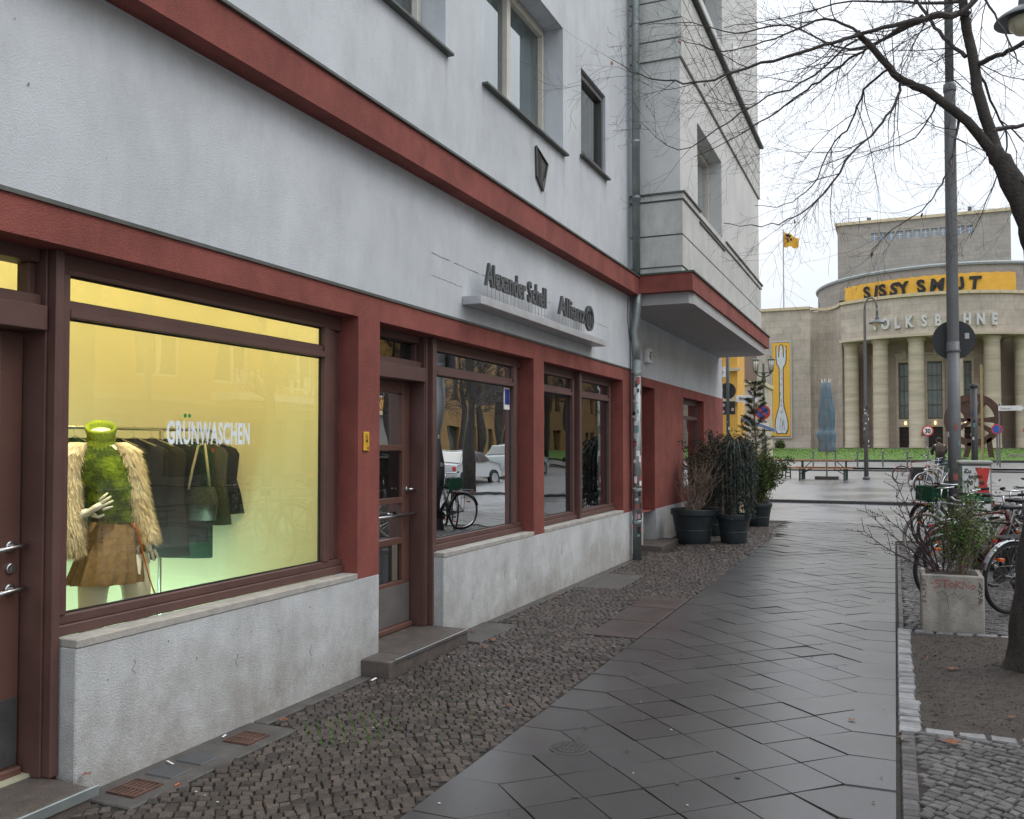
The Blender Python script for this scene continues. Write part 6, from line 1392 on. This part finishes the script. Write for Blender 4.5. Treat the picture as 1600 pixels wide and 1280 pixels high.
place((.44,10.15),(1.33,10.72), .004, 'black city bicycle just behind the concrete planter, front wheel left of it', (.02,.02,.022), -.05)
place((1.75,10.45),(.98,9.72), .004, 'dark bicycle whose rear wheel with orange reflector stands right of the planter', (.03,.035,.04), .06, fender='chrome')
place((1.35,11.9),(.55,11.2), .004, 'dark red bicycle leaning behind the green shoots of the planter', (.09,.010,.012), -.07, bars='flat')
place((1.18,16.2),(.52,15.4), .004, 'bicycle with a green plastic crate on its rear rack beside the thick post', (.03,.03,.03), .05, box=(-.75,-.40,.76,.98,gcr,.15))
place((1.15,13.0),(1.95,12.3), .004, 'white bicycle parked under the poster cabinet', (.55,.55,.56), .05, fender='chrome')
place((2.0,17.1),(2.8,17.7), .004, 'teal bicycle with black grips at the right edge of the photo', (.05,.16,.16), -.04, bars='flat', fender='chrome')
place((1.45,13.35),(2.3,13.9), .004, 'grey bicycle with an orange lamp right of the poster cabinet', (.12,.12,.13), .06)
place((2.2,14.6),(1.5,15.4), .004, 'navy bicycle among the group behind the poster cabinet', (.02,.03,.08), -.05)
place((.62,12.35),(1.62,11.75), .004, 'dark bicycle with chrome guards between the cream-tyred one and the planter', (.03,.03,.035), -.08, fender='chrome')
place((1.0,14.6),(.42,15.5), .004, 'black bicycle angled beside the thick post, nearest the slab corner', (.02,.02,.02), .05)
place((1.25,36.0),(.20,35.7), gz(36), 'red bicycle with a big black box, furthest left on the plaza', (.25,.02,.02), .03, box=(-.15,.42,.15,.62,bcr,.2), r=.34)
place((.75,30.4),(1.7,31.1), gz(30.6), 'silver bicycle with a green crate, nearest of the far group', (.45,.46,.48), .05, box=(-.75,-.40,.76,1.0,gcr,.15), fender='chrome')
place((.95,32.0),(1.9,32.6), gz(32), 'beige bicycle in the middle of the far group', (.35,.30,.20), -.05)
place((1.2,33.6),(2.15,34.0), gz(33.8), 'white bicycle behind the beige one in the far group', (.6,.6,.6), .05, fender='chrome')
place((1.6,35.4),(2.5,35.9), gz(35.6), 'black bicycle at the rear of the far group beside the person', (.02,.02,.02), -.04)

# ================================================================== person in the far bicycle group
def person(x, y, z, rz, H=1.68):
    t = thing('person', (x, y, z), 'person in dark jacket and jeans with a brown backpack bending over the far bicycles', 'person', None, rz)
    def skin(name, verts, edges, rad, m, parent):
        me = bpy.data.meshes.new(name); me.from_pydata(verts, edges, []); me.materials.append(m); o = bpy.data.objects.new(name, me); COL.objects.link(o); o.parent = parent
        sk = o.modifiers.new('skin', 'SKIN'); 
        for i, r_ in enumerate(rad): me.skin_vertices[0].data[i].radius = r_ if isinstance(r_, tuple) else (r_, r_)
        me.skin_vertices[0].data[0].use_root = True
        s_ = o.modifiers.new('sub', 'SUBSURF'); s_.levels = 2; s_.render_levels = 2; sk.use_smooth_shade = True; return o
    V = [(0,0,.90),(0,.02,1.05),(0,.07,1.22),(0,.13,1.36),(0,.17,1.42),(0,.20,1.48),  # pelvis..neck
         (-.16,.12,1.36),(-.24,.22,1.14),(-.20,.42,1.02),(-.20,.48,1.00),(.16,.12,1.36),(.24,.22,1.14),(.20,.42,1.02),(.20,.48,1.00),
         (-.09,0,.86),(-.10,.05,.48),(-.11,-.02,.09),(-.11,.12,.04),(.09,0,.86),(.11,.10,.48),(.12,.0,.09),(.12,.14,.04)]
    E_ = [(0,1),(1,2),(2,3),(3,4),(4,5),(3,6),(6,7),(7,8),(8,9),(3,10),(10,11),(11,12),(12,13),(0,14),(14,15),(15,16),(16,17),(0,18),(18,19),(19,20),(20,21)]
    Rr = [(.14,.11),(.135,.10),(.15,.11),(.14,.10),.06,.055,.065,.048,.036,.028,.065,.048,.036,.028,.085,.058,.042,.04,.085,.058,.042,.04]
    body = skin('body', V, E_, Rr, mat('skin_tone',(.42,.25,.18),.6), t)
    mb = MB(); ell(mb, [(0,.0,.84,.17,.13),(0,0,.92,.175,.135),(0,.03,1.08,.165,.13),(0,.07,1.24,.185,.14),(0,.12,1.38,.18,.12),(0,.15,1.44,.10,.08),(0,.17,1.46,.07,.065)], 26)
    for s in (-1,1): mb.tube([(s*.15,.12,1.38),(s*.245,.22,1.14),(s*.205,.40,1.03)], [.085,.066,.05], 12)
    mb.build('jacket', mat('black_jacket',(.022,.022,.025),.8,bump=.4,bscale=20), body, smooth=True, world=False)
    mb = MB()
    for s in (-1,1): mb.tube([(s*.085,0,.90),(s*.105,.06,.48),(s*.115,0,.10)], [.108,.078,.06], 14)
    mb.build('jeans', mat('jeans',(.04,.065,.09),.9), body, smooth=True, world=False)
    mb = MB(); 
    for s in (-1,1): mb.blob((s*.115,.06,.045),(.05,.13,.05),2,0)
    mb.build('shoes', blackm, body, smooth=True, world=False)
    mb = MB(); mb.blob((0,.27,1.57),(.078,.095,.115),3,.03); mb.blob((0,.365,1.56),(.015,.02,.022),1,0)
    for s in (-1,1): mb.blob((s*.08,.26,1.565),(.012,.02,.03),1,0)
    mb.build('head', mat('skin_tone',(.42,.25,.18),.6), body, smooth=True, world=False)
    mb = MB()
    for s in (-1,1): mb.blob((s*.03,.352,1.59),(.010,.006,.008),1,0)
    mb.tube([(-.025,.357,1.52),(.025,.357,1.52)],.005,5); mb.build('face', blacki, body, world=False)
    mb = MB(); mb.blob((0,.235,1.60),(.092,.10,.105),3,.06,4); mb.build('hair', mat('dark_hair',(.03,.02,.015),.8), body, smooth=True, world=False)
    mb = MB()
    for s in (-1,1): hand(mb, (s*.20,.46,1.01), (0,1,-.15), (s,0,0), .08)
    mb.build('hand', mat('skin_tone',(.42,.25,.18),.6), body, smooth=True, world=False)
    bp_ = MB(); bp_.blob((0,-.09,1.20),(.17,.13,.25),3,.08,2); b_ = bp_.build('backpack', mat('brown_backpack',(.075,.055,.04),.8,bump=.3,bscale=20), t, smooth=True, world=False)
    mb = MB(); mb.blob((0,-.20,1.12),(.11,.05,.11),2,.05); mb.build('pocket', mat('brown_pocket',(.06,.045,.032),.8), b_, smooth=True, world=False)
    return t
person(1.62, 38.6, gz(38.6), R(10))

mb = MB()
def scratch(y0, z0, y1, z1, w_=.006):
    n = 14; P = [(y0+(y1-y0)*i/n, z0+(z1-z0)*i/n+rnd.gauss(0,.0025)) for i in range(n+1)]
    for i in range(n):
        if rnd.random() < .85: ww = w_*rnd.uniform(.4,1.3); mb.add([(XF+.0015,P[i][0],P[i][1]),(XF+.0015,P[i+1][0],P[i+1][1]),(XF+.0015,P[i+1][0],P[i+1][1]+ww),(XF+.0015,P[i][0],P[i][1]+ww)],[(0,1,2,3)])
scratch(6.42,3.17,7.55,3.16); scratch(6.42,2.99,6.98,2.985,.004); scratch(8.9,3.16,9.15,3.16); scratch(10.4,3.155,11.3,3.15); scratch(8.75,3.0,9.05,3.0)
for i in range(46):
    y, z = rnd.uniform(2.5,12), rnd.choice((rnd.uniform(2.75,3.6), rnd.uniform(4.1,5.6), rnd.uniform(.1,.6))); q = rnd.uniform(.003,.009)
    if z < .7 and (y < 3.1 or 5.3 < y < 6.8): continue
    mb.add([(XF+.0045,y-q*.5,z-q),(XF+.0045,y+q*.5,z-q*.6),(XF+.0045,y+q*.4,z+q),(XF+.0045,y-q*.4,z+q*.8)],[(0,1,2,3)])
for (y0, z0) in ((4.1,.42),(3.35,.55),(4.8,.33),(7.9,.4),(8.2,.35),(9.5,.45),(7.2,.3)):
    P = [(XF+.005, y0+.01*sin(k*1.3), z0-.012*k) for k in range(7)]; mb.tube(P, .0012, 4)
bpart('wall_marks', mb, mat('grey_scratch',(.22,.20,.19),.9))
# ================================================================== the street to the right (seen in the shop glass)
orangep = mat('orange_render', (.62,.36,.10), .85, (.52,.30,.085), .7)
t = thing('opposite_building', (20, 30, 0), 'long ochre rendered building with white windows across the road, mirrored in the shop glass', 'building')
hs = [(8+4.6*i, 10.2+4.6*i, z, z+1.8) for i in range(9) for z in (4.4, 8.0)]
mb = MB(); wall(mb, lambda u, v, d: (20+d, u, v), [2,20,40,50], [3.4,8,12], hs, .25); wall(mb, lambda u, v, d: (u, 50, v), [20,30], [0,12]); wall(mb, lambda u, v, d: (u, 2, v), [20,30], [0,12]); mb.build('wall', orangep, t)
mb = MB(); wall(mb, lambda u, v, d: (20+d, u, v), [2,50], [0,3.4], [(5+4.6*i, 8+4.6*i, .3, 2.9) for i in range(9)], .3); mb.build('ground_floor', mat('grey_base',(.25,.24,.22),.8), t)
mb = MB(); mb.box(20.28,20.4,2.2,49.8,.1,2.95); mb.build('shop_front', darkglass, t)
mb = MB(); mb.box(19.75,20.0,2,50,3.4,3.6).box(19.7,20.0,2,50,12,12.4); mb.build('cornice', copingm, t)
for a, b, c, e in hs:
    mb = MB(); m_ = (a+b)/2
    for q in ((a,a+.12,c,e),(b-.12,b,c,e),(m_-.08,m_+.08,c,e),(a+.12,m_-.08,c,c+.1),(m_+.08,b-.12,c,c+.1),(a+.12,m_-.08,e-.1,e),(m_+.08,b-.12,e-.1,e)): mb.box(20.1,20.2,*q)
    w_ = mb.build('window', white, t); mb = MB(); mb.box(20.2,20.22,a,b,c,e); mb.build('pane', darkglass, w_)
t = thing('cinema_sign', (19.4, 35, 4.0), 'white framed cinema letters on a canopy across the road', 'sign')
mb = MB(); mb.bevbox(18.4,19.74,30.5,39,3.62,3.95,.02); mb.build('canopy', white, t)
for i, ch in enumerate('BABYLON'):
    mb = MB(); mb.text(ch, (19.0, 38.2-i*1.1, 4.15), (0,-1,0), (0,0,1), (-1,0,0), 1.1, .8, .1, .02); mb.build('lettering', white, t)
def car(x, y, z, rz, col, label):
    t = thing('parked_car', (x, y, z), label, 'car', 'cars parked along the road', rz)
    cm = mat('car_paint_'+label.split()[0], col, .25, c2=col, coat=.6)
    prof_ = [(-2.1,.35),(-2.15,.6),(-2.08,.88),(-1.5,.95),(-1.0,1.38),(-.2,1.45),(.5,1.38),(1.05,.98),(1.9,.84),(2.12,.62),(2.12,.35)]
    mb = MB(); n = len(prof_)
    rows = [(-.83,.96),(-.86,1.),(.86,1.),(.83,.96)]
    vs = []
    for (yy, k) in ((-.80,0),(-.86,1),(.86,1),(.80,0)):
        for (px_, pz) in prof_:
            sh = max(0, pz-.9)*.32; vs.append((px_*(1 if k else .985), (abs(yy)-sh)*(1 if yy > 0 else -1), pz if k else .35+(pz-.35)*.98))
    mb.add(vs, [(r*n+i, r*n+(i+1)%n, (r+1)*n+(i+1)%n, (r+1)*n+i) for r in range(3) for i in range(n)]+[tuple(range(n)), tuple(range(3*n,4*n))]); b_ = mb.build('body', cm, t, world=False); auto_smooth(b_, 30)
    for s in (-1,1):
        mb = MB(); sg = lambda pz: (.862-max(0,pz-.9)*.30)*s
        for P in ([(-1.35,.98),(-.95,1.32),(-.25,1.38),(-.25,.98)],[(-.18,.98),(-.18,1.38),(.45,1.32),(.92,.98)]): mb.add([(a,sg(b),b) for a,b in P],[(0,1,2,3)])
        mb.build('side_window', darkglass, t, world=False)
    mb = MB(); mb.add([(.56,-.68,1.37),(.56,.68,1.37),(1.06,.80,1.0),(1.06,-.80,1.0)],[(0,1,2,3)]); mb.build('windscreen', darkglass, t, world=False)
    mb = MB(); mb.add([(-1.06,-.68,1.36),(-1.06,.68,1.36),(-1.52,.80,.98),(-1.52,-.80,.98)],[(0,1,2,3)]); mb.build('rear_window', darkglass, t, world=False)
    for X in (-1.3,1.35):
        for s in (-1,1):
            mb = MB(); mb.lathe([(.2,-.09),(.31,-.1),(.32,-.08),(.32,.08),(.31,.1),(.2,.09)], (X,s*.78,.32), 24, 'y'); w_ = mb.build('wheel', tyrem, t, world=False); mb = MB(); mb.lathe([(.19,s*.092),(.19,s*.105)], (X,s*.78,.32), 20, 'y'); mb.build('hubcap', chrome, w_, world=False)
    for s in (-1,1):
        mb = MB(); mb.bevbox(2.06,2.135,s*.62-.14,s*.62+.14,.62,.74,.01); mb.build('headlight', mat('headlamp',(.6,.62,.62),.1), t, world=False)
        mb = MB(); mb.bevbox(-2.165,-2.10,s*.68-.09,s*.68+.09,.65,.82,.01); mb.build('tail_light', redi, t, world=False)
    return t
car(8.4, 31.5, 0, R(90), (.50,.52,.54), 'silver hatchback parked along the road, nearest of the row')
car(8.6, 37.5, gz(37), R(90), (.45,.5,.5), 'pale estate car parked behind the silver hatchback')
car(8.5, 25.0, 0, R(90), (.03,.04,.06), 'dark blue hatchback parked ahead of the silver one')
mb = MB(); mb.box(10.5, 19.6, -20, 60, -.3, .0); tag(mb.build('pavement', plazam, origin='keep'), kind='structure')
for (x, y, lb) in ((6.2,27.8,'bare street tree right of the plaza crossing, out of view'),(11.5,34,'bare street tree by the parked cars'),(11.8,24,'bare street tree across the road in front of the ochre building')):
    t = thing('street_tree', (x, y, -.05 if x < 10 else 0), lb, 'tree', 'bare street trees')
    mb = MB(); P = [(x,y,-.1,.2),(x+.05,y,1.5,.16),(x-.05,y+.05,3.0,.14),(x,y,4.5,.10),(x+.1,y,6.5,.06),(x,y,8.5,.02)]; mb.tube([p[:3] for p in P],[p[3] for p in P],12); mb.build('trunk', barkm, t, smooth=True)
    tw = MB()
    for i in range(26): zz = rnd.uniform(2.6,8); a = rnd.uniform(0,2*pi); twig(tw, (x,y,zz), Vector((cos(a),sin(a),.7)), rnd.uniform(1.2,2.6)*(1.1-zz/12), .03, 2, -.4)
    tw.v = [v for v in tw.v]; tw.build('twigs', twigm, t, recalc=False)

t = thing('park_building', (26, 75, 0), 'long brown building beyond the road, seen only as a reflection in the office glass', 'building')
mb = MB(); wall(mb, lambda u, v, d: (24+d, u, v), [52,70,90,120], [0,4,14], [(54+3.4*i, 55.6+3.4*i, z, z+1.9) for i in range(18) for z in (1.2,5,9)], .3); mb.box(24.5,30,52,120,0,14); mb.build('wall', mat('brown_render',(.30,.17,.07),.9,(.22,.12,.05),.6), t)
mb = MB(); mb.box(24.31,24.45,52.5,119,1,11.5); mb.build('windows_glass', darkglass, t)
src = [o for o in bpy.data.objects if o.get('label','').startswith('bare street tree across the road')][0]
for i, (x, y, sc_) in enumerate(((13.5,42,1.1),(15,50,1.25),(13,57,1.2),(16.5,62,1.3),(14.5,70,1.3),(19,47,1.2),(20,58,1.3),(17,78,1.4),(14,36,1.0),(21,70,1.3))):
    c_ = copy_tree(src); c_.location = (x, y, gz(y)-.05); c_.rotation_euler = (0,0,i*1.3); c_.scale = (sc_,sc_,sc_)
    c_['label'] = 'bare park tree in the dense row beyond the road'; c_['group'] = 'bare park trees'
# ================================================================== small litter and weeds
def deadleaf(x, y, z, s, label, m=None):
    mb = MB(); a0 = rnd.uniform(0,6.3); n = 11; vs = [(x,y,z+.012*s/.05)]
    for k in range(n): a = a0+2*pi*k/n; rr = s*(1 if k % 2 else .55)*rnd.uniform(.8,1.1); vs.append((x+rr*cos(a), y+rr*sin(a)*.7, z+rnd.uniform(.002,.02)*s/.05))
    mb.add(vs, [(0,1+k,1+(k+1)%n) for k in range(n)]); tag(mb.build('fallen_leaf', m or mat('fallen_leaf',(.24,.085,.035),.7,(.14,.06,.03),20), recalc=False), label, 'leaf', 'fallen leaves')
deadleaf(.27,5.38,.006,.062,'largest orange brown leaf on the grey cobbles below the tree pit')
deadleaf(-.25,5.62,.004,.028,'small reddish leaf on the slabs near the pale setts'); deadleaf(-1.62,6.55,.004,.026,'tiny brown leaf on the slabs by the metal plates')
deadleaf(.36,7.05,.03,.05,'pale brown leaf on the soil, the largest inside the pit'); deadleaf(.20,7.35,.03,.035,'small brown leaf on the soil nearest the planter'); deadleaf(.60,5.95,.03,.03,'small brown leaf on the soil near the lower setts')
deadleaf(.03,5.35,.01,.045,'grey brown crumpled leaf at the corner of the slabs and setts', mat('grey_leaf',(.16,.14,.12),.8)); deadleaf(-3.28,4.3,.01,.04,'orange leaf beside the far grating under the shop window')
deadleaf(-3.42,3.05,.09,.035,'brown leaf on the step at the lower left'); deadleaf(-3.05,6.72,.01,.05,'orange leaf right of the middle doorstep'); deadleaf(-3.0,6.45,.01,.035,'small orange leaf on cobbles in front of the doorstep'); deadleaf(-3.36,7.0,.012,.04,'brown leaf in the gutter just past the doorstep')
deadleaf(-3.3,8.9,.012,.03,'tiny orange leaf by the foot of the white plinth'); deadleaf(-2.6,7.1,.008,.04,'reddish leaf in the middle of the cobbles'); deadleaf(-2.2,5.1,.008,.025,'small brown leaf beside the slab edge')
lit = MB()
for i in range(110):
    x, y = (rnd.uniform(-1.9,-.05), rnd.uniform(3.3,14)) if i % 2 else (rnd.uniform(-3.35,-2), rnd.uniform(3,12)); s = rnd.uniform(.004,.010)
    lit.blob((x,y,.005),(s,s*.7,.0025),1,.3)
tag(lit.build('litter', mat('pale_litter',(.5,.5,.48),.8), origin='keep'), 'tiny pale specks of litter scattered on the paving', 'litter', kind='stuff')
gum = MB()
for i in range(90):
    x, y = rnd.uniform(-1.9,-.05), rnd.uniform(3.2,15); q = rnd.uniform(.006,.016); k_ = 9; gum.add([(x+q*rnd.uniform(.8,1.1)*cos(2*pi*j/k_), y+q*rnd.uniform(.8,1.1)*sin(2*pi*j/k_), .0065) for j in range(k_)], [tuple(range(k_))])
tag(gum.build('gum_spots', mat('gum_grey',(.07,.068,.066),.7), origin='keep', recalc=False), 'flattened grey gum spots on the slabs', 'gum spots', kind='stuff')
def litter1(x, y, sx, sy, m, lb): mb = MB(); a = rnd.uniform(0,3); mb.add([(x-sx*cos(a),y-sx*sin(a),.006),(x+sx*cos(a),y+sx*sin(a),.010),(x+sx*cos(a)-sy*sin(a),y+sx*sin(a)+sy*cos(a),.012),(x-sx*cos(a)-sy*sin(a),y-sx*sin(a)+sy*cos(a),.007)],[(0,1,2,3)]); tag(mb.build('paper_scrap', m, recalc=False), lb, 'litter', 'paper scraps')
litter1(-3.37,3.52,.03,.012,white,'white paper scrap against the wall between the two gratings'); litter1(-3.4,3.95,.016,.012,white,'tiny white scrap by the far grating'); litter1(-3.28,5.30,.03,.02,white,'white scrap in the cobbles left of the doorstep')
litter1(.42,5.78,.05,.008,white,'thin white strip lying on the soil near the setts'); litter1(-3.12,3.3,.012,.008,orange,'tiny orange scrap beside the near grating')
litter1(-.35,14.2,.02,.03,white,'tiny white scrap at the far cobbles by the slab edge')
mb = MB()
for (cx_, cy_, rr, n) in ((-2.85,4.35,.30,420),(-2.55,5.1,.35,150),(-2.5,4.6,.5,160),(-2.75,5.6,.35,110),(.75,5.6,.08,60),(-3.3,9.5,.1,30)):
    for i in range(n):
        a = rnd.uniform(0,6.3); r_ = rr*sqrt(rnd.random()); x, y = cx_+r_*cos(a), cy_+r_*sin(a); j = R(38)
        u = (x*cos(j)+y*sin(j)); u2 = round(u/.064)*.064; x += (u2-u)*cos(j)*.9; y += (u2-u)*sin(j)*.9
        h_ = rnd.uniform(.003,.009); b = rnd.uniform(0,6.3); mb.add([(x,y,-.01),(x+.004*cos(b),y+.004*sin(b),-.01),(x+rnd.uniform(-.01,.01),y+rnd.uniform(-.01,.01),h_),],[(0,1,2)]); mb.add([(x,y,.0),(x+.007*cos(b),y+.007*sin(b),h_),(x+.007*cos(b+1.2),y+.007*sin(b+1.2),h_*.8)],[(0,1,2)])
tag(mb.build('weeds', mat('joint_weed',(.085,.20,.02),.8,(.05,.12,.015),9,isl=.3), origin='keep', recalc=False), 'fine green weeds growing in the cobble joints', 'weeds', kind='stuff')
